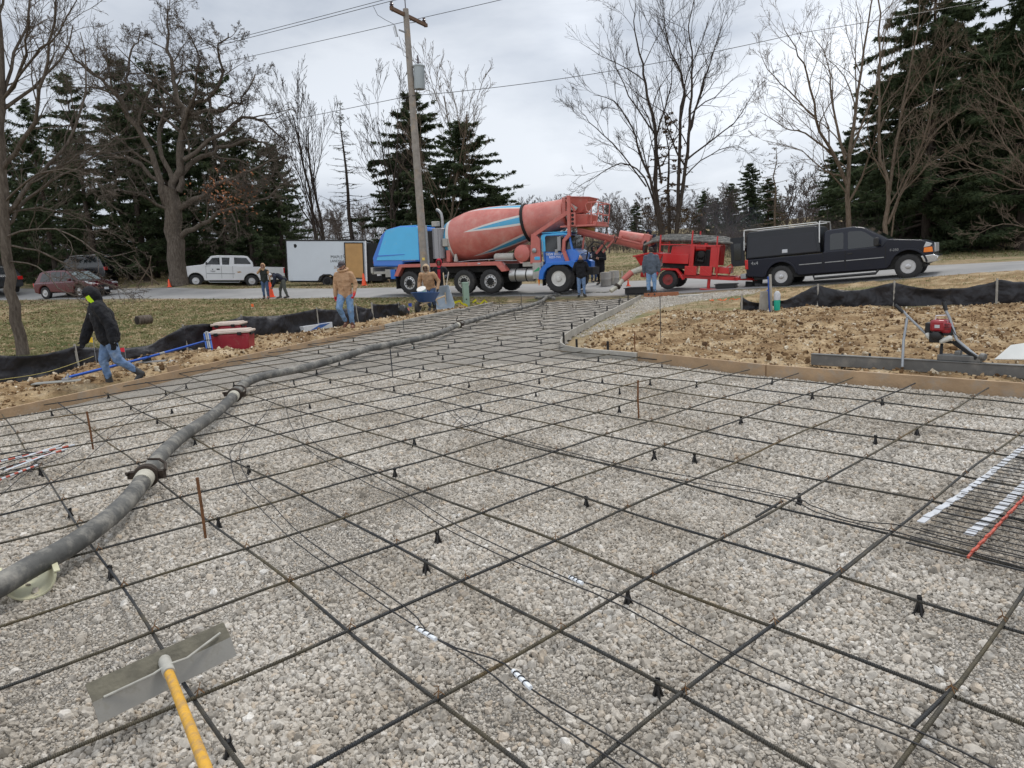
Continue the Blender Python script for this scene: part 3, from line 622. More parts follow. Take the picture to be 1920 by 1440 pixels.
# bar chairs
def make_chair():
    b = MB(); b.lathe([(.011, .046), (.008, .06), (.013, .066)], n=10)
    for k in range(4):
        a = k * math.pi / 2 + .4; ca, sa = math.cos(a), math.sin(a); b.tube([(.004 * ca, .004 * sa, .058), (.014 * ca, .014 * sa, .03), (.024 * ca, .024 * sa, .002)], [.007, .006, .006], 6)
        b.box((.024 * ca, .024 * sa, .003), (.018, .018, .006), (0, 0, a))
    b.lathe([(.013, .01), (.009, .04), (.011, .06)], n=8)
    b.box((.009, 0, .072), (.004, .02, .02)); b.box((-.009, 0, .072), (.004, .02, .02)); return b
ch0 = make_chair().build('bar_chair', M_BLACKP, None, 50); tag(ch0, 'black plastic bar chair standing on the gravel under the rebar grid', 'bar chair', 'black chairs holding up the rebar')
chpix = [(410, 990), (466, 890), (735, 893), (822, 1016), (806, 1068), (1102, 949), (1495, 944), (1176, 1130), (1723, 1148), (1233, 1308), (432, 1415), (1218, 860), (1308, 863), (777, 838), (1717, 817), (1650, 829), (1390, 794), (1515, 749), (1668, 761), (1314, 724), (1452, 719), (1416, 694), (1150, 772), (908, 773), (77, 893), (127, 973), (208, 1085), (293, 796), (367, 834), (1195, 720), (640, 715), (460, 742), (248, 768), (340, 735), (205, 745)]
first = True; used_c = []
def put_chair(x, y):
    global first
    if any(math.hypot(x - a, y - b_) < .25 for a, b_ in used_c): return
    o = ch0 if first else ch0.copy()
    if not first: COL.objects.link(o)
    first = False; used_c.append((x, y)); o.location = (x, y, float(bed_z(np.array([x]), np.array([y]))[0])); o.rotation_euler = (0, 0, random.random() * 6); s = .75 if y > 7 else .86; o.scale = (s, s, 1.0)
Gm = np.linalg.inv(np.stack([GI, GJ], 1))
for px, py in chpix:
    w = onz(px, py, 0.01)[:2]; ij = Gm @ (w - GO); f = ij - np.round(ij)
    if abs(f[0]) < abs(f[1]): ij[0] = round(ij[0])
    else: ij[1] = round(ij[1])
    w = GO + GI * ij[0] + GJ * ij[1]; put_chair(float(w[0]), float(w[1]))
for i in range(-2, 46):
    for j in range(-14, 32):
        if (i + j) % 2: continue
        f = .25 + .5 * random.random(); w = gridp(i, j + f)
        if w[1] > 7.5 and poly_sd(SLAB, np.array([w[0]]), np.array([w[1]]))[0] < -.15 and random.random() < .62: put_chair(float(w[0]), float(w[1]))
print('chairs', len(used_c))
# heating / control wires lying on the bars
def wire(pixels, z, r, matl, name, label, cat='wire', group=None, jitter=.0011):
    P = [onz(x, y, z) for x, y in pixels]; pts = []
    for k in range(len(P) - 1):
        p0 = P[max(k - 1, 0)]; p1 = P[k]; p2 = P[k + 1]; p3 = P[min(k + 2, len(P) - 1)]
        for s in np.linspace(0, 1, 6, endpoint=False):
            pts.append(.5 * (2 * p1 + (p2 - p0) * s + (2 * p0 - 5 * p1 + 4 * p2 - p3) * s * s + (3 * p1 - p0 - 3 * p2 + p3) * s ** 3))
    pts.append(P[-1]); o0 = pts[0].copy(); pts = [Vector((p - o0) + rng.normal(0, jitter, 3) * [1, 1, .3]) for p in pts]
    b = MB(); b.tube(pts, r, 6); o = b.build(name, matl, None, 80); o.location = o0; return tag(o, label, cat, group)
WG = 'thin black wires snaking across the bars'
W = [([(500, 775), (440, 837), (433, 863), (445, 907), (487, 952), (542, 1007), (623, 1067), (640, 1080), (737, 1147), (809, 1192), (906, 1252), (1015, 1339), (1131, 1414), (1240, 1490)], 'thin black wire, left one of the pair passing the two nearest white splices'),
     ([(520, 745), (463, 823), (450, 860), (470, 907), (507, 943), (560, 998), (640, 1057), (762, 1140), (805, 1187), (857, 1215), (929, 1237), (966, 1262), (996, 1292), (1161, 1391), (1300, 1475)], 'thin black wire, right one of the pair passing the two nearest white splices'),
     ([(530, 740), (560, 825), (677, 900), (752, 934), (835, 990), (959, 1050), (1142, 1125), (1277, 1200), (1364, 1249), (1591, 1344), (1711, 1391), (1850, 1465)], 'thin black wire, left one of the pair reaching the lower right corner'),
     ([(560, 742), (580, 820), (707, 895), (767, 928), (850, 981), (974, 1042), (1067, 1086), (1105, 1095), (1184, 1125), (1277, 1174), (1387, 1231), (1547, 1302), (1738, 1378), (1920, 1470)], 'thin black wire, right one of the pair reaching the lower right corner'),
     ([(850, 770), (880, 795), (980, 825), (1150, 868), (1280, 891), (1484, 933), (1520, 947), (1600, 975), (1690, 985), (1780, 1010), (1990, 1060)], 'thin black wire crossing from the tangle to the tubing panel, upper one'),
     ([(830, 760), (880, 803), (1010, 838), (1170, 880), (1300, 905), (1470, 934), (1530, 960), (1620, 985), (1700, 1003), (1990, 1085)], 'thin black wire crossing from the tangle to the tubing panel, lower one'),
     ([(860, 770), (900, 760), (885, 790), (850, 800), (870, 780), (905, 795), (880, 812)], 'small tangle of thin black wire in the middle of the grid'),
     ([(20, 950), (45, 935), (150, 870), (230, 800), (330, 730), (420, 680)], 'thin black wire running from the left edge up past the rusty stake'),
     ([(0, 930), (60, 880), (130, 850), (250, 775), (350, 722)], 'thin black wire ending near the striped rope at the left edge')]
for pxs, l_ in W: wire(pxs, .097, .0032, M_BLACKP, 'wire', l_, 'wire', WG)
M_SLEEVE = mat('white_plastic', (.72, .75, .78), .4)
for (a, b_), l_ in zip([((781, 1177), (817, 1199)), ((962, 1258), (995, 1290)), ((1068, 1082), (1092, 1094))], ['white splice sleeve lying left of the middle bar crossing', 'white splice sleeve nearest the bottom edge', 'white splice sleeve farthest from the camera']):
    p, q = onz(*a, .104), onz(*b_, .104); t_ = thing('wire_splice', l_, 'wire splice', p); q = q - p; d = Vector(q)
    part('sleeve', M_SLEEVE, t_, lambda m: m.tube([(0, 0, 0), q], .009, 8))
    def wr(m):
        for k in range(3):
            c0 = d * (.2 + .27 * k); m.tube([c0 + Vector((.012 * math.cos(s), .006 * s / 6, .012 * math.sin(s))) for s in np.linspace(0, 6.3, 10)], .0025, 5)
    part('wire_wrap', M_BLACKP, t_, wr)
# steel stakes
def stake(x, yb, yt, label, r=.009, z=0):
    p = onz(x, yb, z); h = (yb - yt) / FPX * p[1] * 1.03; o = MB().tube([(0, 0, -.05), (random.uniform(-.01, .01), 0, h * .5), (0, 0, h)], [r * .8, r, r], 8).build('steel_stake', M_RUST if r > .008 else M_STEEL, None, 60); o.location = (p[0], p[1], z)
    return tag(o, label, 'stake', 'steel stakes driven into the gravel')
stake(386, 1012, 888, 'rusty stake nearest the camera, right of the hose', .0095); stake(175, 845, 770, 'rusty stake left of the hose coupling', .0095); stake(1198, 785, 712, 'rusty stake alone in the right middle of the grid', .009)
stake(736, 707, 655, 'thin stake just below the bend of the grey hose', .008); stake(1239, 640, 557, 'tall thin dark stake behind the curved form', .007, .05); stake(979, 592, 552, 'thin dark stake in the far driveway grid', .007)
stake(1191, 660, 624, 'first of two short stakes behind the form corner', .01, .0); stake(1537, 668, 652, 'short dark stake where the grey planks begin', .012, .1); stake(758, 622, 598, 'thin stake behind the form right of the man in tan', .007)
for k, (x_, y_) in enumerate([(1052, 640), (1068, 622), (1092, 612), (1112, 597), (1135, 585), (1158, 572), (1175, 562), (1190, 558), (1076, 655), (1134, 660)]):
    lab = 'short dark stake holding the driveway form, one of a row'; p = onz(x_, y_, .05); o = MB().box((0, 0, .06), (.035, .035, .26)).build('form_stake', M_DARK, None, 40); o.location = (p[0] + .05, p[1], .03); tag(o, lab, 'stake', 'short stakes along the driveway form')

# concrete hose
M_HOSE = mat('concrete_hose_rubber', (.085, .085, .08), .7, 0, .35, 5, .3, 25, dirt=(.30, .285, .25), dirt_amt=.6, dirt_scale=6)
hp = [(-60, 1128), (0, 1097), (60, 1062), (120, 1030), (180, 990), (230, 948), (262, 910), (285, 876), (305, 850), (345, 815), (400, 778), (436, 745), (455, 722), (490, 706), (550, 694), (600, 682), (650, 667), (690, 654), (730, 646), (790, 634), (830, 622), (860, 609), (900, 597), (950, 584), (990, 574), (1015, 565), (1024, 558)]
def hose_pts(pix, z0): 
    P = [onz(x, y, z0) for x, y in pix]; out = []
    for k in range(len(P) - 1):
        p0 = P[max(k - 1, 0)]; p1 = P[k]; p2 = P[k + 1]; p3 = P[min(k + 2, len(P) - 1)]
        for s in np.linspace(0, 1, 6, endpoint=False): out.append(.5 * (2 * p1 + (p2 - p0) * s + (2 * p0 - 5 * p1 + 4 * p2 - p3) * s * s + (3 * p1 - p0 - 3 * p2 + p3) * s ** 3))
    out.append(P[-1]); return out
H1 = hose_pts(hp, .15); hose = thing('concrete_hose', 'long grey rubber concrete hose winding over the rebar grid', 'hose', H1[0])
O = H1[0].copy()
HR = .058
part('hose_body', M_HOSE, hose, lambda m: m.tube([Vector(p - O) for p in H1], HR, 16), angle=80)
M_CLAMP = mat('rusty_black_clamp', (.04, .028, .02), .65, .4, .4, 25, .4, 60)
M_HEND = mat('hose_end_cream', (.45, .43, .36), .6, 0, .2, 10)
def coupling(px, py, z=.15, par=hose):
    i = int(np.argmin([np.hypot(*(np.array([*p[:2]]) - onz(px, py, z)[:2])) for p in H1])); p = H1[i] - O; d = Vector(H1[min(i + 2, len(H1) - 1)] - H1[max(i - 2, 0)]).normalized()
    def f(m):
        m.lathe([(.062, -.04), (.085, -.036), (.09, 0), (.085, .036), (.062, .04)], p, d, 20); c = Vector(p); s = d.cross(Vector((0, 0, 1))).normalized()
        m.tube([c + s * .085 + Vector((0, 0, -.02)), c + s * .13 + Vector((0, 0, .03)), c + s * .125 + d * .07 + Vector((0, 0, .06)), c + s * .08 + d * .12 + Vector((0, 0, .085)), c + d * .13 + Vector((0, 0, .095))], [.013, .012, .011, .01, .009], 8)
        m.tube([c - s * .08, c - s * .12 + Vector((0, 0, .03)), c - s * .115 - d * .06 + Vector((0, 0, .05))], [.016, .014, .01], 8); m.box(c + s * .1, (.05, .05, .06)); m.box(c - s * .09 + Vector((0, 0, .02)), (.05, .05, .05))
    part('coupling_clamp', M_CLAMP, par, f)
    part('hose_cuff', M_HEND, par, lambda m: (m.lathe([(.064, -.19), (.066, -.1), (.066, -.045)], p, d, 18)))
coupling(270, 892); coupling(440, 740); coupling(860, 609)
hose2p = [onz(x, y, z) for x, y, z in [(1012, 560, .12), (1030, 556, .11), (1060, 553, .09), (1100, 551, .08), (1135, 550.5, .08), (1147, 549, .08)]]
O2 = hose2p[0].copy(); hz = thing('concrete_hose', 'grey hose lying along the road edge toward the pump', 'hose', O2)
part('hose_body', M_HOSE, hz, lambda m: m.tube([Vector(p - O2) for p in hose2p], .085, 12), angle=80)
part('coupling_clamp', M_CLAMP, hz, lambda m: m.lathe([(.09, -.06), (.14, -.05), (.14, .05), (.09, .06)], hose2p[-1] - O2, (1, .1, 0), 14))
coilc = onz(1022, 560, .1)
ob = MB(); ob.tube([(.35 * math.cos(s), .22 * math.sin(s), .07 + .02 * s) for s in np.linspace(-.5, 5.2, 26)], .06, 10); ob = ob.build('hose_loop', M_HOSE, None, 80); ob.location = (coilc[0], coilc[1], .02); tag(ob, 'short bent loop of grey hose at the far end of the driveway', 'hose')

# half pipe cradle under the hose
M_CREAM = mat('cream_plastic', (.56, .54, .37), .5, 0, .12, 6, dirt=(.4, .38, .28), dirt_amt=.3)
pa = onz(86, 1112, .02); 
def cradle(m):
    n = 18; R0, R1 = .088, .098; V = []
    for y in (0, .27):
        for R in (R0, R1):
            for k in range(n + 1):
                a = math.pi * (1 + .02) + (math.pi * .96) * k / n; fl = .02 if k in (0, n) and R == R1 else 0
                V.append((R * math.cos(a) * (1 + fl), y, R1 + R * math.sin(a)))
    q = n + 1; Fc = []
    for k in range(n): Fc += [(k, k + 1, q + k + 1, q + k), (2 * q + k, 3 * q + k, 3 * q + k + 1, 2 * q + k + 1), (k, 2 * q + k, 2 * q + k + 1, k + 1), (q + k, q + k + 1, 3 * q + k + 1, 3 * q + k)]
    Fc += [(0, q, 3 * q, 2 * q), (n, 2 * q + n, 3 * q + n, q + n)]; m.add(V, Fc)
    for s in (-1, 1): m.box((s * .101, .135, .104), (.024, .27, .008))
cr = part('half_pipe', M_CREAM, None, cradle, .002); cr.scale = (1.15, 1.0, 1.1); cr.location = (pa[0] - .03, pa[1] - .05, .012); cr.rotation_euler = (0, 0, math.radians(38)); tag(cr, 'cream plastic half pipe cradling the hose at the left edge', 'half pipe')

# rake-like concrete placer held from the camera side
M_PLACER = mat('zinc_blade', (.27, .26, .235), .6, .25, .12, 5, .1, 20, dirt=(.19, .175, .13), dirt_amt=.4, dirt_scale=9)
M_YEL = mat('worn_yellow_paint', (.66, .36, .035), .42, 0, .15, 12, .15, 60, dirt=(.34, .22, .12), dirt_amt=.6, dirt_scale=30)
bl = onz(180, 1352, .10); br = onz(437, 1225, .10); u = Vector(br - bl); wlen = u.length; u.normalize(); print('placer blade length', wlen)
pm = (bl + br) / 2; nvec = Vector((u.y, -u.x, 0)).normalized()      # towards the camera
pt = thing('concrete_placer', 'concrete placer with a wide grey blade and a worn yellow handle', 'concrete rake', pm)
def blade(m):
    rows = []
    for z, f in ((0, .028), (.035, .014), (.07, 0), (.118, -.045)):
        rows.append([Vector((0, 0, z)) + u * (wlen / 2 * s) + nvec * (f * 1.0) for s in np.linspace(-1, 1, 9)])
    V = [p for r in rows for p in r] + [p - nvec * .004 for r in rows for p in r]; n = 9; R4 = 4; Fc = []
    for i in range(R4 - 1):
        for k in range(n - 1):
            a = i * n + k; Fc += [(a, a + 1, a + n + 1, a + n), (a + 36, a + 36 + n, a + 37 + n, a + 37)]
    for k in range(n - 1): Fc += [(k, k + 36, k + 37, k + 1), (27 + k, 28 + k, 64 + k, 63 + k)]
    for i in range(3): Fc += [(i * n, i * n + n, i * n + n + 36, i * n + 36), (i * n + 8, i * n + 44, i * n + n + 44, i * n + n + 8)]
    m.add(V, Fc)
bo_ = part('blade', [M_PLACER, mat('dark_olive_upper', (.115, .105, .075), .65, .1, .3, 14, .2, 60)], pt, blade, angle=20)
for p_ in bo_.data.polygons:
    if p_.center.z > .072: p_.material_index = 1  # upper plane of the blade takes the darker olive colour
hd0 = Vector((0, 0, .085)) + nvec * -.01; hd1 = Vector(onY(390, 1450, 1.62) - pm); hdd = (hd1 - hd0).normalized()
part('brace_rod', mat('cement_grey', (.38, .37, .33), .8, 0, .2, 20), pt, lambda m: (m.tube([u * (wlen * .43) + Vector((0, 0, .10)) - nvec * .01, u * .06 + Vector((0, 0, .088)) + nvec * .035, hd0 + hdd * .07 + Vector((0, 0, .018)), -u * .06 + Vector((0, 0, .088)) + nvec * .035, -u * (wlen * .43) + Vector((0, 0, .07)) + nvec * .0], .0045, 8),
     m.tube([hd0 - hdd * .02, hd0 + hdd * .11], [.0225, .0215], 14)))
part('handle', M_YEL, pt, lambda m: m.tube([hd0 + hdd * .1, hd0 + hdd * .5, hd0 + hdd * 1.4], .0162, 14), angle=60)

# tubing panels (black tubes with white and red strips)
M_REDT = mat('red_white_rope', (.42, .07, .04), .6, 0, .5, 30); M_WHT = mat('white_strip', (.50, .52, .55), .65, 0, .15, 14, dirt=(.33, .31, .28), dirt_amt=.3, dirt_scale=12)
pr0 = onz(1706, 1006, .1); tp = thing('tubing_panel', 'panel of close black tubes with two white strips at the right edge', 'tubing panel', pr0)
ang = math.atan2(di[1], di[0]); dB = -di; dA = dj
for k in range(30):
    st = Vector((*(dA * (.075 * k - .1)), 0)) + Vector((*(dB * (.02 * random.random())), 0)) ; en = st + Vector((*(dB * 2.3), 0)); mid = (st + en) / 2 + Vector((*(dA * random.uniform(-.012, .012)), random.uniform(0, .012)))
    st, mid, en = [v_ + Vector((0, 0, .006)) for v_ in (st, mid, en)]; MB().tube([st, st * .5 + mid * .5, mid, mid * .5 + en * .5, en], .0028 if k % 7 else .005, 6).build('tube', M_BLACKP, tp, 80)
for (pp, nm, mt, w_) in (([(1726, 979), (1800, 930), (1850, 893), (1925, 835)], 'white_strip', M_WHT, .036), ([(1816, 1003), (1860, 970), (1890, 940), (1935, 897)], 'white_strip', M_WHT, .045), ([(1815, 1045), (1860, 998), (1900, 955), (1940, 915)], 'red_rod', M_REDT, .010)):
    P = [Vector(onz(x, y, .096 if nm == 'white_strip' else .112) - pr0) for x, y in pp]; b = MB()
    for a, c_ in zip(P[:-1], P[1:]):
        n_ = 7
        for q in range(n_):
            s0 = a.lerp(c_, q / n_); s1 = a.lerp(c_, (q + 1) / n_); zo = Vector((0, 0, .008 * (q % 2))); b.bar(s0 + zo, s1 + zo * .4 + Vector((0, 0, .002)), w_, .004 if w_ > .02 else .012)
    b.build(nm, mt, tp, 40)
pl0 = onz(0, 905, .1); tq = thing('tubing_panel', 'tangle of black tubes with white and red striped ropes at the left edge', 'tubing panel', pl0)
Lq = lambda x, y, z=.1: Vector(onz(x, y, z) - pl0)
for a, c_ in [((-40, 862), (128, 829)), ((-40, 872), (135, 838)), ((-40, 884), (122, 846)), ((-40, 895), (90, 858)), ((-40, 905), (80, 868)), ((-40, 880), (60, 884)), ((-40, 915), (60, 878)), ((-40, 855), (100, 850)), ((20, 900), (120, 832))]:
    MB().tube([Lq(*a), (Lq(*a) + Lq(*c_)) / 2 + Vector((0, 0, random.uniform(0, .03))), Lq(*c_)], .005, 6).build('tube', M_BLACKP, tq, 80)
for a, c_ in [((-40, 874), (140, 834)), ((-40, 892), (125, 842)), ((-40, 915), (70, 872))]:
    w_ = MB(); 
    A0, A1 = Lq(*a, .115), Lq(*c_, .115); n_ = 14
    for q in range(n_): w_.tube([A0.lerp(A1, q / n_), A0.lerp(A1, (q + .98) / n_)], .009, 7, mi=q % 2)
    w_.build('striped_rope', [mat('rope_red', (.40, .08, .05), .6), M_WHT], tq, 60)
for a, c_ in [((30, 862), (110, 835)), ((10, 882), (95, 850))]:
    MB().bar(Lq(*a, .12), Lq(*c_, .12), .03, .004).build('white_strip', M_WHT, tq, 40)

# ================================================================ VEHICLES
def place2(name, label, cat, rear, front, group=None):
    a = Vector(onY(*rear)); b_ = Vector(onY(*front)); d = b_ - a; rz = math.atan2(d.y, d.x); pit = -math.atan2(d.z, math.hypot(d.x, d.y))
    return thing(name, label, cat, a, rot=(0, pit, rz), group=group)
M_RED = mat('faded_red_paint', (.50, .14, .115), .5, 0, .07, 3, coat=.1, dirt=(.47, .33, .28), dirt_amt=.35, dirt_scale=2.5)
M_PRED = mat('pump_red_paint', (.50, .013, .014), .35, 0, .06, 4, coat=.3, dirt=(.25, .1, .08), dirt_amt=.25, dirt_scale=4)
M_LBLUE = mat('light_blue_paint', (.05, .42, .74), .3, 0, .04, 2, coat=.4, dirt=(.25, .38, .45), dirt_amt=.12)
M_BLUE = mat('royal_blue_paint', (.015, .15, .56), .3, 0, .05, 2, coat=.4, dirt=(.15, .2, .3), dirt_amt=.12)
M_DUSTY = mat('concrete_splashed_metal', (.42, .41, .38), .7, .1, .2, 6, .2, 30, dirt=(.25, .23, .2), dirt_amt=.5)
M_AMBER = mat('amber_lens', (.85, .22, .02), .2, coat=.5); M_REDL = mat('red_lens', (.5, .01, .01), .2, coat=.5); M_CLEAR = mat('clear_lens', (.55, .57, .6), .1, .3, coat=.6)
M_REDD = mat('dark_red_rim', (.26, .03, .03), .6, 0, .2, 10, dirt=(.12, .07, .06), dirt_amt=.5)
def wheel(root, x, y, R, w, rr, rim_mat, side=-1, z=None, holes=10, dish=.05):
    """side: the y direction the outer face looks towards"""
    z = R if z is None else z
    b = MB(); pr = [(rr, -w / 2), (R * .90, -w / 2), (R * .97, -w * .43), (R, -w * .3), (R, w * .3), (R * .97, w * .43), (R * .90, w / 2), (rr * 1.1, w / 2 * 1.02), (rr, w / 2 * .96), (rr * .96, w * .2)]
    b.lathe(pr, (0, 0, 0), (0, side, 0), 40)
    for k in range(36):
        a = 2 * math.pi * k / 36; b.box((R * .985 * math.cos(a), side * w * .22 * (1 if k % 2 else -1), R * .985 * math.sin(a)), (.05 * R, w * .42, R * .1), (0, -a, 0))
    o = b.build('wheel', M_RUBBER, root, 35); o.location = (x, y, z)
    rm = MB(); rm.lathe([(rr * 1.0, w * .40), (rr * 1.03, w * .46), (rr * .97, w * .47), (rr * .90, w * .38), (rr * .84, w * .30), (rr * .62, w * .33 + dish), (rr * .42, w * .36 + dish), (rr * .36, w * .5), (rr * .3, w * .52), (rr * .1, w * .53)], (0, 0, 0), (0, side, 0), 32)
    rm.lathe([(rr * .60, w * .33 + dish), (rr * .60, w * .33 + dish + .006), (rr * .44, w * .36 + dish + .006)], (0, 0, 0), (0, side, 0), 28, 1) if holes > 6 else None
    for k in range(holes):
        a = 2 * math.pi * (k + .5) / holes; rm.lathe([(rr * .105, 0), (rr * .105, .004)], (rr * .745 * math.cos(a), side * (w * .31 + dish * .5 + .012), rr * .745 * math.sin(a)), (0, side, 0), 8, 1)
        rm.lathe([(rr * .045, 0), (rr * .035, .03)], (rr * .52 * math.cos(a), side * (w * .345 + dish), rr * .52 * math.sin(a)), (0, side, 0), 6, 0)
    rm.build('rim', [rim_mat, M_DARK], o, 35); return o
def panel(name, poly, y, th, matl, root, yf=None, bevel=0.0, mi=None):
    """thin side panel; yf(z) gives the y of the body surface there"""
    b = MB(); n = len(poly); V = []
    for off in (-th / 2, th / 2):
        for x, z in poly: V.append((x, (yf(z) if yf else y) + off, z))
    b.add(V, [tuple(range(n)), tuple(range(2 * n - 1, n - 1, -1))] + [((i + 1) % n, i, n + i, n + (i + 1) % n) for i in range(n)])
    return b.build(name, matl, root, 40, bevel, 2)
def xpanel(name, p0, p1, ya, yb, th, matl, root, inset=0.0):
    """panel spanning the width, along the slanted line p0-p1 of the side profile"""
    d = Vector((p1[0] - p0[0], 0, p1[1] - p0[1])).normalized(); n_ = Vector((-d.z, 0, d.x)) * th
    if n_.x * 1 < 0 and d.x >= 0: n_ = n_
    a0, a1 = Vector((p0[0], ya, p0[1])), Vector((p0[0], yb, p0[1])); s = (yb - ya); b0, b1 = Vector((p1[0], ya + inset * (1 if s > 0 else -1), p1[1])), Vector((p1[0], yb - inset * (1 if s > 0 else -1), p1[1]))
    b = MB(); b.add([a0 - n_, a1 - n_, b1 - n_, b0 - n_, a0 + n_, a1 + n_, b1 + n_, b0 + n_], [(0, 3, 2, 1), (4, 5, 6, 7), (0, 1, 5, 4), (1, 2, 6, 5), (2, 3, 7, 6), (3, 0, 4, 7)]); return b.build(name, matl, root, 40)
def arc(cx, cz, r, a0, a1, n=10): return [(cx + r * math.cos(math.radians(a0 + (a1 - a0) * k / n)), cz + r * math.sin(math.radians(a0 + (a1 - a0) * k / n))) for k in range(n + 1)]
def body_prism(name, poly, W, dr, matl, root, bevel=.05, zb=None, tum=0.0, y_in=0.0, seg=3):
    """body between near side y=0 and far side y=dr*W; tum narrows it per metre above zb"""
    b = MB(); n = len(poly); V = []
    for s in (0, 1):
        for x, z in poly:
            ins = y_in + (max(0, z - zb) * tum if zb is not None else 0); V.append((x, dr * (ins if s == 0 else W - ins), z))
    b.add(V, [tuple(range(n)), tuple(range(2 * n - 1, n - 1, -1))] + [((i + 1) % n, i, n + i, n + (i + 1) % n) for i in range(n)])
    return b.build(name, matl, root, 50, bevel, seg)
def both(W, dr, fn):
    fn(0, -dr); fn(dr * W, dr)

# ---------------------------------------------------------------- front discharge mixer
mx = place2('concrete_mixer_truck', 'red and blue front discharge concrete mixer truck standing on the road', 'mixer truck', (768, 552, 31), (1048, 549, 28.1))
Wm = 2.35
for x in (0.03, 2.76, 4.02):
    for y, sd_ in ((.15, -1), (Wm - .15, 1)): wheel(mx, x, y, .51, .30, .29, M_CHROME if x != 2.76 or sd_ > 0 else M_DUSTY, sd_)
for y, sd_ in ((.18, -1), (Wm - .18, 1)): wheel(mx, 7.08, y, .57, .42, .31, mat('white_rim', (.62, .61, .58), .5, 0, .1, 8, dirt=(.3, .28, .25), dirt_amt=.4), sd_, dish=.0)
part('chassis', M_DARK, mx, lambda m: (m.box((3.2, Wm / 2, .82), (10.2, .9, .3)), m.box((0.0, Wm / 2, .51), (.25, Wm - .6, .22)), m.box((2.76, Wm / 2, .51), (.25, Wm - .6, .25)), m.box((4.02, Wm / 2, .51), (.25, Wm - .6, .25)), m.box((7.08, Wm / 2, .57), (.2, Wm - .6, .2)), m.box((3.4, Wm / 2, 1.05), (3.6, 1.7, .3)), m.box((0.4, Wm / 2, 1.1), (1.7, 1.9, .3))))
HOOD = [(-1.90, 1.26), (-.38, 1.22), (-.26, 1.41), (.59, 1.42), (.50, 2.86), (.39, 2.98), (-.5, 3.01), (-1.17, 2.89), (-1.45, 2.66), (-1.93, 1.65)]
body_prism('engine_hood', HOOD, Wm - .2, 1, M_BLUE, mx, .06, 1.6, .12, .1)
panel('hood_panel', [(-1.70, 1.54), (.545, 1.50), (.46, 2.93), (-.5, 2.97), (-1.2, 2.85)], 0, .02, M_LBLUE, mx, yf=lambda z: .092 + max(0, z - 1.6) * .12, bevel=.006)
panel('hood_crease', [(-1.68, 1.70), (-.2, 1.75), (-.2, 1.775), (-1.66, 1.76)], 0, .02, M_BLUE, mx, yf=lambda z: .084 + max(0, z - 1.6) * .12)
part('engine_bay', M_DARK, mx, lambda m: (m.box((.85, Wm / 2, 2.05), (.6, 1.8, 1.35)), [m.tube([(.62 + .1 * k, .22, 1.5 + .12 * k), (.9, .2 + .02 * k, 1.7 + .1 * k)], .03, 6) for k in range(5)]))
part('hood_top_cap', M_LBLUE, mx, lambda m: m.box((-.05, Wm / 2, 3.0), (.95, 1.65, .03)), .01)
M_PERF, t_, b_ = new_mat('perforated_steel'); tc_ = t_.nodes.new('ShaderNodeTexCoord'); vo = t_.nodes.new('ShaderNodeTexVoronoi'); vo.inputs['Scale'].default_value = 28; vo.inputs['Randomness'].default_value = .1; t_.links.new(tc_.outputs['Object'], vo.inputs[0])
t_.links.new(ramp(t_, vo.outputs['Distance'], [(.28, (.05, .05, .05)), (.42, (.34, .34, .36))]), b_.inputs['Base Color']); b_.inputs['Metallic'].default_value = .5; b_.inputs['Roughness'].default_value = .5
part('muffler_shield', M_PERF, mx, lambda m: m.lathe([(.1, 1.52), (.30, 1.53), (.30, 2.80), (.26, 2.83), (.1, 2.84)], (1.42, .42, 0), (0, 0, 1), 24))
part('exhaust_pipe', M_GREYM, mx, lambda m: m.tube([(1.62, .42, 2.8), (1.62, .42, 3.25), (1.58, .42, 3.45), (1.46, .42, 3.58), (1.36, .42, 3.62)], .06, 12))
part('air_intake', M_DUSTY, mx, lambda m: m.box((1.24, .5, 3.02), (.26, .3, .22)), .02)
part('rear_bumper', M_DUSTY, mx, lambda m: (m.box((-1.5, Wm / 2, .98), (1.2, 1.9, .12)), m.box((-2.05, Wm / 2, 1.1), (.12, 2.0, .26)), m.box((-1.2, .3, .95), (.3, .2, .35))), .01)
part('rear_light_box', M_BLUE, mx, lambda m: m.box((-.86, .22, .9), (.26, .3, .42)), .02)
for s in ((-1.93, .25), (-1.93, Wm - .25)): part('tail_light', M_REDL, mx, lambda m, s=s: m.box((s[0], s[1], 1.45), (.03, .16, .1)))
FEN = [(-.72, .82), (-.44, 1.33), (4.49, 1.32), (4.82, .93), (4.58, .90), (4.33, 1.17), (-.28, 1.19), (-.52, .80)]
for s, y in (('n', -.06), ('f', Wm - .4)):
    body = MB(); n = len(FEN); body.prism(FEN, y, y + .46); body.build('fender', M_RED, mx, 50, .012)
part('side_marker', M_AMBER, mx, lambda m: m.box((2.95, -.07, 1.27), (.06, .02, .04)))
part('side_marker', M_CLEAR, mx, lambda m: m.box((3.55, -.07, 1.27), (.12, .02, .05)))
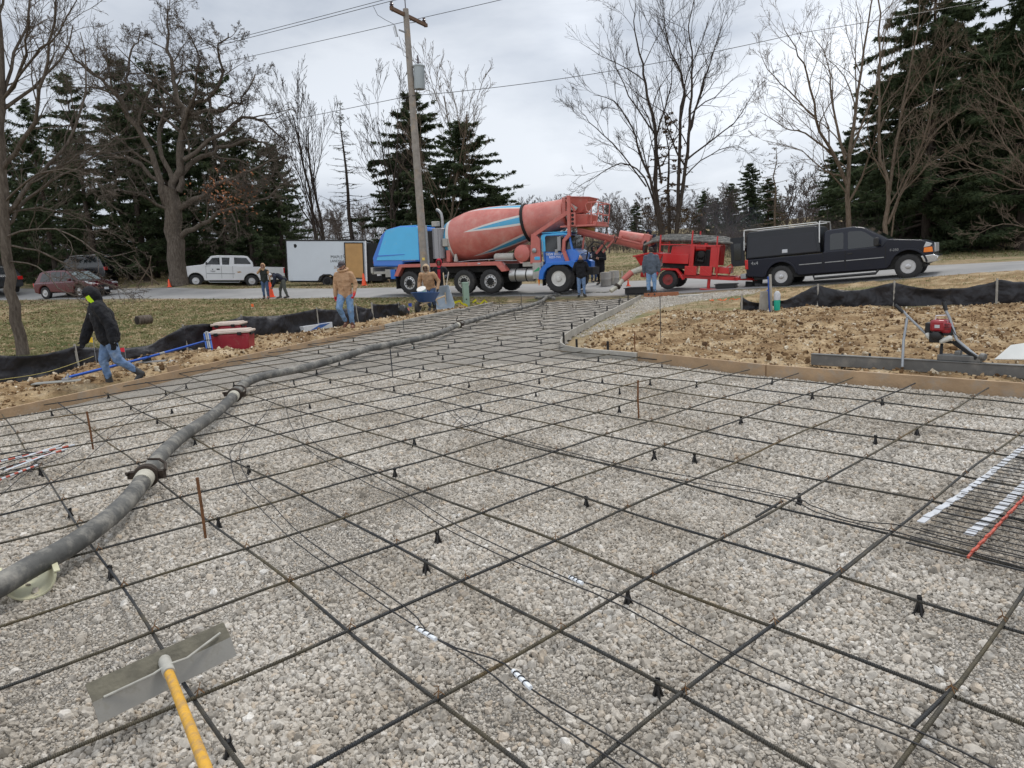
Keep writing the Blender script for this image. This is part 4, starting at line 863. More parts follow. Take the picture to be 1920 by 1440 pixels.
# drum
M_DRUM, t_, b_ = new_mat('mixer_drum_paint'); tc_ = t_.nodes.new('ShaderNodeTexCoord'); sx = t_.nodes.new('ShaderNodeSeparateXYZ'); t_.links.new(tc_.outputs['Object'], sx.inputs[0])
mn = lambda op, a, b__=None, cl=False: math_n(t_, op, a, b__, cl)
ngy = mn('MULTIPLY', sx.outputs['Y'], -1.0); an = mn('ARCTAN2', sx.outputs['Z'], ngy)
an = mn('ADD', an, -.14 + math.pi / 6 + 4 * math.pi); am = mn('MODULO', an, math.pi / 3); aa = mn('ABSOLUTE', mn('SUBTRACT', am, math.pi / 6))
grow = mn('MULTIPLY', mn('SUBTRACT', sx.outputs['X'], 1.15), .115); inside = mn('LESS_THAN', sx.outputs['X'], 3.6)
wm_ = mn('MULTIPLY', mn('LESS_THAN', aa, grow), inside); bm_ = mn('MULTIPLY', mn('LESS_THAN', aa, mn('MULTIPLY', mn('SUBTRACT', grow, .05), .72)), inside)
nz = nnoise(t_, tc_.outputs['Object'], 1.7, 7, .65); base = ramp(t_, nz, [(.3, (.43, .115, .095)), (.5, (.53, .165, .135)), (.68, (.58, .25, .21)), (.8, (.60, .36, .31))])
under = t_.nodes.new('ShaderNodeMapRange'); under.inputs['From Min'].default_value = .2; under.inputs['From Max'].default_value = .9
c_ = mixc(t_, wm_, base, (.62, .60, .57)); c_ = mixc(t_, bm_, c_, (.06, .34, .56))
h0 = mn('LESS_THAN', sx.outputs['X'], .36); c_ = mixc(t_, h0, c_, (.66, .65, .62)); h1 = mn('LESS_THAN', sx.outputs['X'], .2); c_ = mixc(t_, h1, c_, (.05, .30, .50))
h2 = mn('LESS_THAN', sx.outputs['X'], .04); c_ = mixc(t_, h2, c_, (.3, .29, .27))
c_ = mixc(t_, mn('MULTIPLY', ramp(t_, nnoise(t_, tc_.outputs['Object'], 6, 8, .8), [(.5, (0, 0, 0)), (.75, (1, 1, 1))]), .35), c_, (.42, .36, .32))
t_.links.new(c_, b_.inputs['Base Color']); b_.inputs['Roughness'].default_value = .48; b_.inputs['Coat Weight'].default_value = .1
DA = math.atan2(.97, 5.42)
def drum_obj(name, prof, matl, n=56):
    o = MB().lathe(prof, (0, 0, 0), (1, 0, 0), n).build(name, matl, mx, 30); o.location = (1.64, Wm / 2, 2.22); o.rotation_euler = (0, -DA, 0); o.scale = (1.045, 1.03, 1.03); return o
drum_obj('mixer_drum', [(.05, -.12), (.45, -.1), (.80, 0), (.84, .03), (.90, .2), (.97, .45), (1.055, .95), (1.08, 1.25), (1.07, 1.6), (1.02, 2.1), (.93, 2.65), (.84, 3.1), (.735, 3.6), (.68, 4.2), (.61, 4.8), (.57, 5.25), (.5, 5.3), (.3, 5.31)], M_DRUM)
drum_obj('drum_ring', [(.73, 3.55), (.785, 3.56), (.785, 3.66), (.72, 3.67)], M_DARK, 48)
part('drum_drive', M_RED, mx, lambda m: (m.box((1.62, Wm / 2, 1.7), (.35, 1.2, .8)), m.box((1.9, .4, 1.62), (.18, .25, .5)), m.tube([(1.4, Wm / 2, 2.15), (1.7, Wm / 2, 2.22)], .2, 14)), .02)
part('hydraulic_box', M_DUSTY, mx, lambda m: (m.box((1.84, .3, 2.2), (.26, .3, .34)), m.lathe([(.09, 1.35), (.1, 1.4), (.06, 1.62), (.05, 1.7)], (2.27, .3, 0), n=12)), .03)
for y in (.12, Wm - .3):
    part('drum_support', M_RED, mx, lambda m, y=y: m.prism([(5.88, 2.38), (6.05, 2.38), (6.24, 2.15), (6.28, 1.2), (5.80, 1.2), (5.84, 1.9)], y, y + .16), .01)
    part('support_brace', M_RED, mx, lambda m, y=y: (m.bar((7.45, y + .05, 3.15), (5.98, y + .05, 2.34), .06, .15)), .01)
    part('hopper_frame', M_RED, mx, lambda m, y=y: [m.bar(a, c, .12, .14) for a, c in zip([(7.52, y, 3.8), (7.52, y, 2.28), (7.31, y, 2.1), (7.27, y, 1.68)], [(7.52, y, 2.22), (7.30, y, 2.06), (7.26, y, 1.62), (7.44, y, 1.22)])], .01)
part('hub_motor', M_GREYM, mx, lambda m: m.lathe([(.08, 0), (.1, .05), (.06, .08)], (6.02, .1, 1.72), (0, -1, 0), 14))
def pl(m):
    m.box((7.66, .18, 2.88), (.22, .06, .52)); m.box((7.69, Wm - .5, 2.88), (.26, .06, .52))
part('hopper_bracket', M_RED, mx, pl, .01)
part('bracket_hole', M_DARK, mx, lambda m: [m.lathe([(.06, 0), (.06, .01)], (7.66, .148, z), (0, -1, 0), 12) for z in (2.72, 2.88, 3.04)])
def hopper(m, poly, ya, yb, ta):
    n = len(poly); zt = max(p[1] for p in poly); zb = min(p[1] for p in poly); V = []
    for s in (0, 1):
        for x, z in poly: k = (zt - z) / (zt - zb) * ta; V.append((x, ya + k if s == 0 else yb - k, z))
    m.add(V, [tuple(range(n)), tuple(range(2 * n - 1, n - 1, -1))] + [((i + 1) % n, i, n + i, n + (i + 1) % n) for i in range(n)])
HS_charge_hopper = part('charge_hopper', M_RED, mx, lambda m: (hopper(m, [(7.75, 3.78), (8.68, 3.70), (8.52, 3.45), (8.3, 3.16), (7.95, 3.12)], .55, Wm - .55, .25), m.box((7.62, Wm / 2, 3.45), (.14, 1.3, .66)), m.tube([(7.66, .6, 3.7), (7.9, .6, 3.5), (8.1, .56, 3.2)], .05, 6)), .01)
HS_hopper_lip = part('hopper_lip', M_RED, mx, lambda m: m.box((8.2, Wm / 2, 3.76), (1.0, 1.34, .035), (0, .08, 0)))
HS_drum_mouth = part('drum_mouth', M_DUSTY, mx, lambda m: (m.tube([(7.6, Wm / 2, 3.2), (7.85, Wm / 2, 3.25)], .5, 20), m.box((8.0, .62, 3.35), (.3, .03, .2), (0, .6, 0))))
HS_collector = part('collector', M_RED, mx, lambda m: hopper(m, [(7.8, 3.13), (8.66, 3.06), (8.53, 2.62), (7.9, 2.68)], .45, Wm - .45, .12), .01)
HS_platform = part('platform', M_RED, mx, lambda m: (m.box((8.3, Wm / 2, 2.62), (1.48, 1.9, .07)), m.box((8.95, Wm / 2, 2.7), (.14, 1.6, .14))), .01)
def rail(m):
    for y in (.35, Wm - .35):
        m.tube([(8.6, y, 3.4), (8.68, y, 3.5), (9.1, y, 3.5), (9.12, y, 3.42), (9.05, y, 2.68)], .022, 8); m.tube([(8.6, y, 3.4), (8.64, y, 3.2), (8.86, y, 3.05), (9.08, y, 3.05)], .02, 8); m.tube([(8.84, y, 3.5), (8.82, y, 2.68)], .02, 8)
    m.tube([(9.1, .35, 3.5), (9.1, Wm - .35, 3.5)], .022, 8); m.tube([(9.08, .35, 3.05), (9.08, Wm - .35, 3.05)], .02, 8)
HS_railing = part('railing', M_RED, mx, rail)
HS_chute_hopper = part('chute_hopper', mat('rusty_yellow', (.42, .29, .08), .7, 0, .25, 6, dirt=(.2, .13, .07), dirt_amt=.5), mx, lambda m: m.prism([(8.1, 2.58), (8.6, 2.56), (8.52, 2.28), (8.15, 2.36)], .7, Wm - .7), .01)
for h_ in (HS_charge_hopper, HS_hopper_lip, HS_drum_mouth, HS_collector, HS_platform, HS_railing, HS_chute_hopper): h_.location.x = -.46
def trough(m, p0, p1, yc, w, h, th=.02):
    p0, p1 = Vector(p0), Vector(p1); n = 9; V = []
    d = (p1 - p0).normalized(); y = Vector((0, 1, 0)); y = (y - d * y.dot(d)).normalized(); up = d.cross(y) 
    if up.z < 0: up = -up
    for p, sc in ((p0, 1.0), (p1, .85)):
        for R in (1.0, 1.0 - th / w * 2):
            for k in range(n): a = math.pi * (1 + k / (n - 1)); V.append(p + Vector((0, yc, 0)) + y * (w / 2 * R * sc * math.cos(a)) + up * (h * R * math.sin(a)))
    Fc = []
    for k in range(n - 1): Fc += [(k, k + 1, 2 * n + k + 1, 2 * n + k), (n + k, 3 * n + k, 3 * n + k + 1, n + k + 1), (k, n + k, n + k + 1, k + 1), (2 * n + k, 2 * n + k + 1, 3 * n + k + 1, 3 * n + k)]
    Fc += [(0, 2 * n, 3 * n, n), (n - 1, 2 * n - 1, 4 * n - 1, 3 * n - 1)]; m.add(V, Fc)
part('main_chute', M_RED, mx, lambda m: (trough(m, (7.75, 0, 2.55), (10.4, 0, 1.82), .75, .5, .27), m.bar((7.9, .48, 2.5), (10.3, .5, 1.84), .03, .06), m.tube([(9.0, .47, 2.28), (9.1, .4, 2.16), (9.3, .42, 2.2)], .02, 6)), .004)
part('fold_over_chute', M_RED, mx, lambda m: (m.tube([(9.42, .7, 2.2), (10.36, .75, 2.0)], [.19, .21], 20), m.box((9.5, .7, 2.12), (.12, .5, .12)), m.box((10.5, .76, 1.98), (.3, .42, .4), (0, .3, 0), taper=(.8, .9))), .01)
part('chute_cylinder', M_RED, mx, lambda m: (m.tube([(8.9, .6, 2.0), (8.45, .7, 1.52)], .05, 10), m.tube([(9.3, .55, 2.1), (8.75, .65, 1.55)], .035, 10), m.bar((7.95, .8, 2.45), (7.85, .8, 1.7), .06, .06)))
part('end_flap', M_BLACKP, mx, lambda m: m.prism([(10.42, 1.9), (10.52, 1.95), (10.44, 1.45), (10.38, 1.5)], .5, .98))
# cab
CAB = [(6.23, 2.30), (6.3, 2.37), (7.16, 2.40), (7.42, 2.36), (7.48, 2.28), (7.62, 1.72), (7.82, 1.62), (7.90, 1.50), (7.84, 1.28), (7.62, 1.2), (6.42, 1.16), (6.34, 1.4), (6.27, 1.9)]
body_prism('cab', CAB, 1.9, 1, M_BLUE, mx, .04, 1.65, .1, .22)
yc_ = lambda z: .214 + max(0, z - 1.65) * .1
panel('cab_side_frame', [(6.30, 1.66), (6.255, 2.28), (6.33, 2.35), (7.15, 2.38), (7.40, 2.345), (7.43, 2.28), (7.2, 2.31), (6.46, 2.30), (6.42, 2.24), (6.46, 1.66)], 0, .012, M_LBLUE, mx, yf=yc_)
panel('side_window', [(6.46, 1.66), (6.43, 2.22), (6.48, 2.28), (7.20, 2.28), (7.25, 2.22), (7.28, 1.63)], 0, .014, M_GLASS, mx, yf=lambda z: yc_(z) - .001)
panel('quarter_glass', [(7.34, 1.70), (7.31, 2.28), (7.42, 2.27), (7.54, 1.74)], 0, .014, M_GLASS, mx, yf=lambda z: yc_(z) - .001)
xpanel('windshield', (7.485, 2.26), (7.62, 1.75), .36, 2.0, .012, M_GLASS, mx, -.04)
part('wiper', M_GREYM, mx, lambda m: (m.bar((7.64, .7, 1.78), (7.57, .85, 2.1), .012, .02), m.bar((7.64, 1.4, 1.78), (7.57, 1.55, 2.1), .012, .02)))
part('roof', M_LBLUE, mx, lambda m: m.box((6.84, 1.17, 2.41), (1.14, 1.75, .05)), .02)
part('mirror', mat('mirror_back', (.30, .30, .31), .4, .4, .1), mx, lambda m: (m.box((7.12, .02, 1.95), (.14, .06, .55)), m.tube([(7.12, .02, 2.22), (7.3, .3, 2.3)], .012, 6), m.tube([(7.12, .02, 1.7), (7.3, .25, 1.62)], .012, 6), m.box((7.0, .02, 1.66), (.12, .05, .14))), .01)
part('side_step', M_LBLUE, mx, lambda m: m.box((6.12, .2, 1.4), (.24, .2, .14)), .02)
FF = [(6.22, .55), (6.28, .9), (6.42, 1.08), (6.60, 1.22), (7.72, 1.27), (7.86, 1.2), (7.86, .95), (7.7, .98), (7.5, 1.12), (6.86, 1.12), (6.6, .98), (6.47, .8), (6.42, .55)]
for y in (-.08, Wm - .42): part('front_fender', M_BLUE, mx, lambda m, y=y: m.prism(FF, y, y + .5), .015)
for y in (.3, 1.8): part('headlight', M_CLEAR, mx, lambda m, y=y: m.lathe([(.08, 0), (.09, .03), (.03, .05)], (7.88, y, 1.42), (1, 0, 0), 14))
part('front_bumper', M_GREYM, mx, lambda m: m.box((7.72, Wm / 2, .8), (.12, 1.4, .2)), .02)
part('air_tank', M_RED, mx, lambda m: m.lathe([(.1, -.06), (.25, -.03), (.34, .02), (.355, .08), (.355, .9), (.2, .98)], (5.45, .08, 1.62), (0, 1, 0), 28))
part('water_tank', M_DUSTY, mx, lambda m: (m.lathe([(.05, 0), (.13, .02), (.16, .06), (.16, .86), (.13, .9), (.04, .92)], (4.12, .3, 1.5), (1, 0, 0), 20)))
part('fuel_tank', mat('aluminium_tank', (.5, .5, .49), .38, .8, .1, 6, dirt=(.4, .38, .34), dirt_amt=.4), mx, lambda m: m.lathe([(.1, 0), (.25, .01), (.27, .04), (.27, 1.06), (.25, 1.09), (.1, 1.1)], (4.84, .3, .74), (1, 0, 0), 28))
part('tank_strap', M_DARK, mx, lambda m: [m.lathe([(.272, 0), (.282, .005), (.282, .045), (.272, .05)], (x, .3, .74), (1, 0, 0), 24) for x in (5.12, 5.6)])
part('step_box', M_DUSTY, mx, lambda m: (m.box((6.1, .3, .9), (.36, .45, .66)), m.box((5.9, .35, 1.17), (.9, .4, .18))), .012)
part('green_splash', mat('green_paint', (.05, .35, .16), .6), mx, lambda m: m.prism([(5.94, .86), (6.2, 1.05), (6.24, 1.0), (6.2, .9)], .068, .074))
part('hydraulic_hose', M_BLACKP, mx, lambda m: (m.tube([(8.1, .5, 1.3), (8.2, .45, 1.75), (8.45, .4, 1.98), (8.8, .4, 1.9), (8.98, .42, 1.62)], .03, 8), m.tube([(9.3, .42, 2.15), (9.34, .3, 1.9), (9.42, .35, 2.1)], .02, 6), m.tube([(7.9, .35, 1.5), (8.3, .3, 1.62), (8.9, .4, 1.95)], .012, 6)))
part('drum_roller', M_GREYM, mx, lambda m: [m.lathe([(.12, 0), (.13, .01), (.13, .1), (.12, .11)], (5.86, y, 2.28), (1, 0, .18), 16) for y in (.65, 1.7)])
part('water_line', M_GREYM, mx, lambda m: (m.tube([(4.2, .2, 1.36), (5.0, .18, 1.34), (5.7, .2, 1.36)], .02, 6), m.tube([(2.3, .3, 1.35), (3.0, .25, 1.4), (4.1, .25, 1.42)], .018, 6)))
part('panel_seam', M_DARK, mx, lambda m: (m.box((6.44, .208, 1.45), (.012, .01, .5)), m.box((7.28, .208, 1.45), (.012, .01, .5)), m.box((6.4, .208, 1.0), (.2, .01, .01))))
part('door_handle', M_GREYM, mx, lambda m: m.box((6.52, .195, 1.58), (.1, .03, .03)))
part('grab_rail', M_GREYM, mx, lambda m: (m.tube([(6.38, .17, 1.4), (6.36, .15, 1.8), (6.34, .17, 2.1)], .012, 6), m.tube([(-.3, .1, 1.45), (-.3, .02, 1.5), (.4, .02, 1.5)], .012, 6)))
part('mud_flap', M_RUBBER, mx, lambda m: (m.box((6.38, .2, .5), (.02, .4, .42)), m.box((-.66, .2, .5), (.02, .4, .5))))
part('marker_cone', M_AMBER, mx, lambda m: m.lathe([(.01, .3), (.05, .55), (.05, .58)], (6.2, .05, 0), n=8))
text_mesh('door_lettering', 'NEW BERLIN', .14, mat('white_letters', (.85, .86, .88), .4), mx, (6.86, .205, 1.50), (math.radians(90), 0, 0), .003, 'CENTER', .95)
text_mesh('door_lettering', 'REDI-MIX', .13, mat('white_letters', (.85, .86, .88), .4), mx, (6.86, .205, 1.385), (math.radians(90), 0, 0), .003, 'CENTER', .95)

# ---------------------------------------------------------------- red pump trailer
P0 = onY(1250, 542, 26.5)
pu = thing('concrete_pump_trailer', 'bright red concrete pump trailer hitched behind the dark pickup', 'concrete pump', P0, rot=(0, math.radians(5.1), math.radians(-28)))
for y, s in ((0.1, -1), (1.5, 1)): wheel(pu, .02, y, .36, .24, .2, M_REDD, s, holes=5, dish=-.05)
part('pump_hopper', M_PRED, pu, lambda m: (hopper(m, [(-1.39, 1.17), (-.72, 1.34), (-.27, 1.32), (-.45, .95), (-.74, .70), (-1.07, .67)], .12, 1.5, .18)), .012)
part('hopper_rim', M_PRED, pu, lambda m: (m.bar((-1.42, .1, 1.18), (-.68, .1, 1.36), .05, .05), m.bar((-1.42, 1.5, 1.18), (-.68, 1.5, 1.36), .05, .05), m.bar((-1.42, .1, 1.18), (-1.42, 1.5, 1.18), .05, .05)))
part('hopper_port', M_DARK, pu, lambda m: m.lathe([(.085, 0), (.07, .03), (.02, .04)], (-.98, .19, .87), (0, -1, 0), 14))
part('valve_box', M_PRED, pu, lambda m: m.box((-.95, .75, .47), (.55, .5, .2)), .03)
part('hydraulic_housing', M_PRED, pu, lambda m: (m.box((.22, .8, 1.15), (1.0, 1.36, .36)), m.prism([(-.01, 1.32), (.03, 1.60), (.76, 1.66), (.74, 1.32)], .25, 1.35)), .012)
part('top_rail', M_PRED, pu, lambda m: (m.bar((-.42, .14, 1.66), (.8, .14, 1.68), .04, .04), m.bar((-.42, 1.46, 1.66), (.8, 1.46, 1.68), .04, .04), m.box((.78, .8, 1.2), (.08, 1.36, .9))))
part('fender', M_PRED, pu, lambda m: [m.prism([(-.52, .38), (-.42, .62), (-.24, .78), (.33, .79), (.5, .62), (.64, .40), (.58, .38), (.44, .58), (.3, .72), (-.2, .71), (-.36, .58), (-.46, .36)], y, y + .26) for y in (-.06, 1.38)], .008)
part('pump_cylinders', M_DARK, pu, lambda m: (m.box((.2, .8, .88), (.9, 1.1, .18)), [m.tube([(-.3, y, .9), (.6, y, .88)], .06, 10) for y in (.35, .6)]))
part('engine', M_DARK, pu, lambda m: (m.box((1.18, .8, 1.2), (.55, .9, .6)), m.lathe([(.12, 0), (.13, .1), (.05, .12)], (1.15, .3, 1.35), (0, -1, 0), 12), [m.tube([(.9 + .1 * k, .3, 1.0), (1.0 + .08 * k, .24, 1.3), (1.2, .3, 1.5)], .018, 6) for k in range(5)], m.tube([(1.0, .28, 1.12), (1.25, .26, 1.08)], .05, 8)))
part('engine_frame', M_PRED, pu, lambda m: (m.bar((.84, .12, 1.66), (1.84, .12, 1.66), .05, .07), m.box((.86, .13, 1.3), (.1, .06, .8)), m.box((1.65, .14, 1.28), (.28, .06, .78)), m.box((1.3, 1.45, 1.3), (.95, .05, .75)), m.bar((1.8, .12, .5), (1.8, .12, 1.66), .05, .05)), .006)
part('air_cleaner', M_PRED, pu, lambda m: (m.tube([(.92, .3, 1.56), (1.3, .3, 1.57)], .1, 16), m.ball((1.28, .35, 1.72), .075, 14)))
part('tool_box', M_PRED, pu, lambda m: (m.box((.83, .2, .73), (.44, .3, .34)), m.box((1.40, .2, .74), (.44, .3, .35))), .012)
part('box_rib', mat('pump_red_light', (.62, .05, .04), .4), pu, lambda m: [m.bar((x, .045, .88), (x + .4, .045, .6), .006, .012) for x in (.63, 1.2)])
part('front_tray', M_PRED, pu, lambda m: (m.box((1.95, .7, .78), (.52, 1.0, .22)), m.tube([(2.2, .3, .6), (2.3, .3, .95), (2.26, .3, 1.02), (2.1, .3, .9)], .02, 6)), .01)
part('frame', M_PRED, pu, lambda m: (m.box((1.1, .25, .5), (2.9, .1, .13)), m.box((1.1, 1.3, .5), (2.9, .1, .13)), m.bar((2.4, .25, .5), (3.3, .75, .5), .08, .1), m.bar((2.4, 1.3, .5), (3.3, .75, .5), .08, .1), m.box((2.45, .75, .5), (.1, 1.1, .12))), .01)
for x, zt in ((-.4, 2.02), (.8, 2.2), (1.72, 2.02)):
    for y in (.12, 1.42): part('rack_post', M_PRED, pu, lambda m, x=x, y=y, zt=zt: (m.box((x, y, (zt + 1.35) / 2), (.05, .05, zt - 1.35)),))
    part('rack_crossbar', M_PRED, pu, lambda m, x=x: m.box((x, .77, 1.72), (.05, 1.3, .05)))
part('jack_stand', M_PRED, pu, lambda m: (m.tube([(1.5, .3, .46), (1.5, .3, .1)], .06, 10), m.box((1.5, .3, .26), (.1, .1, .1))))
part('coupler', M_DARK, pu, lambda m: (m.box((3.2, .72, .45), (.3, .16, .22)), m.tube([(3.05, .72, .7), (3.05, .72, .1)], .05, 10), m.box((2.9, .72, .3), (.25, .25, .2))))
part('jack_foot', M_PRED, pu, lambda m: m.box((1.6, .3, .07), (.75, .35, .04), (0, -.02, 0)), .005)
pu_m = Matrix.LocRotScale(Vector(P0), Euler((0, math.radians(5.1), math.radians(-28))), None)
for k in range(7):
    y = .3 + .16 * k; zz = 1.80 + .055 * (k % 3) + (.06 if k > 3 else 0)
    pts = [(-1.1 - .05 * (k % 2), y + .1 * math.sin(k), 1.62 + .05 * (k % 3)), (-.8, y, zz - .05), (-.3, y, zz + .04), (.5, y + .04 * math.sin(k), zz + .05), (1.2, y, zz + .02), (1.8, y, zz), (2.4, y * .8 + .15, zz - .02 - .03 * k), (2.9, y * .7 + .2, zz - .12 - .07 * k), (3.3, y * .6 + .25, zz - .28 - .08 * k)]
    pw = [pu_m @ Vector(p) for p in pts]; o = MB().tube([p - pw[0] for p in pw], .055, 12).build('concrete_hose', M_HOSE, None, 80); o.location = pw[0]
    tag(o, 'grey hose laid lengthwise on top of the red pump trailer, one of a bundle', 'hose', 'hoses racked on top of the pump trailer')
# elbow and reducer from the pump down to the ground hose
el = [Vector(onY(x, y, Y)) for x, y, Y in ((1207, 503, 26.9), (1184, 511, 26.8), (1168, 525, 26.7), (1158, 537, 26.6), (1145, 546, 26.5))]
et = thing('delivery_pipe', 'dirty cream and red delivery pipe sloping from the pump hopper to the ground', 'pipe', el[-1]); e0 = el[-1]
part('pipe', M_HEND, et, lambda m: m.tube([p - e0 for p in el], [.13, .1, .085, .08, .08], 14))
part('red_reducer', M_RED, et, lambda m: m.tube([(el[1] - e0) * 1.0, (el[2] - e0)], [.125, .105], 14))
part('coupling_clamp', M_CLAMP, et, lambda m: (m.lathe([(.09, -.05), (.13, -.04), (.13, .04), (.09, .05)], el[3] - e0, el[2] - el[3], 14), m.bar(el[3] - e0 + Vector((-.12, 0, .05)), el[3] - e0 + Vector((.16, 0, .02)), .04, .05)))

# ---------------------------------------------------------------- pickups
def pickup(root, W, dr, Rw, wb, body, green, wins, paint, cap=None, trim=None, rim=M_CHROME, belt=1.1, tum=.16, wheel_w=.26):
    for x in (0, wb):
        wheel(root, x, dr * (wheel_w / 2 + .02), Rw, wheel_w, Rw * .56, rim, -dr, holes=8, dish=-.03); wheel(root, x, dr * (W - wheel_w / 2 - .02), Rw, wheel_w, Rw * .56, rim, dr, holes=8, dish=-.03)
    body_prism('body', body, W, dr, paint, root, .045)
    x0 = min(p[0] for p in body); x1 = max(p[0] for p in body)
    part('underbody', M_DARK, root, lambda m: (m.box(((x0 + x1) / 2, dr * W / 2, .55), (x1 - x0 - .5, W - .16, .42)), m.box(((x0 + x1) / 2, dr * W / 2, .72), (x1 - x0 - .3, W - .62, .6))), .02)
    g = body_prism('cab', green, W, dr, paint, root, .05, belt, tum, .05)
    yf = lambda z: dr * (.05 + max(0, z - belt) * tum - .002)
    for w in wins:
        panel('side_window', w, 0, .012, M_GLASS, root, yf=yf); panel('side_window', w, 0, .012, M_GLASS, root, yf=lambda z: dr * (W - .05 - max(0, z - belt) * tum + .002))
    return yf
M_NAVY = mat('dark_navy_paint', (.005, .007, .017), .28, 0, .1, 2, coat=.12, spec=.35, dirt=(.03, .028, .027), dirt_amt=.15)
bt = place2('pickup_truck', 'dark navy pickup with a black bed cap and white ladder rack', 'pickup truck', (1465, 540, 24.6), (1703, 523, 22.3))
BODY = [(-1.22, 1.10), (-1.20, .50), (-.60, .42)] + [(-.53, .44)] + arc(0, .41, .50, 172, 8) + [(.60, .40), (3.30, .38)] + arc(3.93, .43, .52, 178, 8) + [(4.52, .42), (4.64, .62), (4.64, .95), (4.56, 1.08), (4.30, 1.20), (3.34, 1.33), (3.2, 1.12), (1.42, 1.12), (1.38, 1.08)]
BODY = [(x, z if not (abs(x - 4.52) < .01) else .5) for x, z in BODY]
GREEN = [(1.40, 1.06), (1.42, 1.74), (1.52, 1.83), (2.32, 1.86), (2.62, 1.80), (3.38, 1.31), (3.38, 1.06)]
yf = pickup(bt, 2.0, 1, .395, 3.93, BODY, GREEN, [[(1.62, 1.16), (1.62, 1.66), (1.68, 1.70), (2.02, 1.70), (2.04, 1.66), (2.04, 1.16)], [(2.18, 1.13), (2.17, 1.68), (2.22, 1.71), (2.56, 1.69), (2.70, 1.62), (3.02, 1.36), (3.10, 1.14)]], M_NAVY)
xpanel('windshield', (3.34, 1.35), (2.67, 1.79), .14, 1.86, .012, M_GLASS, bt, .06)
M_CAPP = mat('cap_black', (.008, .010, .014), .35, 0, .1, 2, coat=.1, spec=.4)
body_prism('bed_cap', [(-1.24, 1.10), (-1.20, 1.98), (-1.10, 2.08), (1.16, 2.04), (1.26, 1.94), (1.33, 1.10)], 1.9, 1, M_CAPP, bt, .06, 1.15, .13, .05)
panel('cap_side_door', [(-1.12, 1.17), (-1.08, 1.86), (1.12, 1.83), (1.22, 1.17)], 0, .014, mat('cap_panel', (.012, .014, .02), .5, 0, .1), bt, yf=lambda z: .05 + max(0, z - 1.15) * .13 - .004, bevel=.003)
panel('cap_lock', [(.06, 1.22), (.06, 1.34), (.24, 1.34), (.24, 1.22)], 0, .02, M_WHT, bt, yf=lambda z: .04 + max(0, z - 1.15) * .13)
M_RACK = mat('pale_aluminium', (.55, .55, .53), .4, .5, .1)
part('ladder_rack', M_RACK, bt, lambda m: ([m.tube([(-1.26, y, 2.16), (1.2, y, 2.14)], .02, 8) for y in (.12, 1.88)], [m.tube([(x, .02, 1.45), (x, .1, 2.08), (x, .16, 2.16), (x, 1.84, 2.16), (x, 1.9, 2.08), (x, 1.98, 1.45)], .02, 8) for x in (-1.25, 1.3)], m.tube([(1.2, .12, 2.14), (1.3, .12, 2.05)], .02, 8)))
part('open_rear_door', M_CAPP, bt, lambda m: (m.box((-1.5, .06, 1.42), (.5, .03, 1.04)),), .004)
part('door_window', M_GLASS, bt, lambda m: m.box((-1.5, .04, 1.42), (.26, .02, .6)), .004)
part('tailgate', M_NAVY, bt, lambda m: m.box((-1.24, 1.0, .82), (.04, 1.6, .5)), .01)
part('tail_light', M_REDL, bt, lambda m: m.box((-1.18, .0, .93), (.11, .05, .34)), .012)
part('headlight', M_CLEAR, bt, lambda m: m.prism([(4.36, .96), (4.55, .98), (4.6, 1.06), (4.44, 1.13)], -.012, .25), .01)
part('turn_signal', M_AMBER, bt, lambda m: m.prism([(4.36, .80), (4.62, .80), (4.6, .96), (4.38, .95)], -.012, .25), .01)
part('grille', M_CHROME, bt, lambda m: m.box((4.65, 1.0, .93), (.04, 1.35, .28)), .01)
part('front_bumper', mat('chrome_bumper', (.6, .6, .6), .15, 1, .03), bt, lambda m: m.prism([(4.28, .70), (4.62, .72), (4.76, .66), (4.74, .50), (4.50, .46), (4.36, .50)], -.03, 2.03), .02)
part('rear_bumper', M_GREYM, bt, lambda m: m.box((-1.34, 1.0, .52), (.2, 1.9, .18)), .02)
part('step_bar', M_BLACKP, bt, lambda m: m.tube([(1.05, .1, .42), (1.1, .0, .24), (3.0, .0, .26), (3.1, .1, .42)], .045, 10))
part('door_moulding', M_GREYM, bt, lambda m: ([m.box(((a + c) / 2, -.008, .76), (c - a, .016, .025)) for a, c in ((.62, 1.36), (1.46, 2.06), (2.12, 3.25))]))
part('door_seam', M_DARK, bt, lambda m: ([m.box((x, -.003, .8), (.014, .008, .62)) for x in (1.40, 2.10, 3.3)], m.box((2.35, .046, 1.09), (1.9, .01, .012))))
part('door_handle', M_BLACKP, bt, lambda m: m.box((2.24, -.012, .98), (.14, .03, .04)), .006)
part('mirror', M_BLACKP, bt, lambda m: (m.box((3.06, -.16, 1.28), (.14, .22, .26)), m.bar((3.1, -.06, 1.2), (3.16, .06, 1.16), .04, .05)), .03)
part('fender_flare', M_NAVY, bt, lambda m: ([m.prism(arc(cx, .42, .56, 172, 8, 14) + arc(cx, .42, .50, 8, 172, 14), -.035, .03) for cx in (0, 3.93)]), .008)
text_mesh('model_badge', 'F-250', .11, M_GREYM, bt, (3.42, -.006, .93), (math.radians(90), 0, 0), .003)
text_mesh('bed_decal', '4x4', .17, M_GREYM, bt, (-1.02, -.006, .90), (math.radians(90), 0, 0), .003)

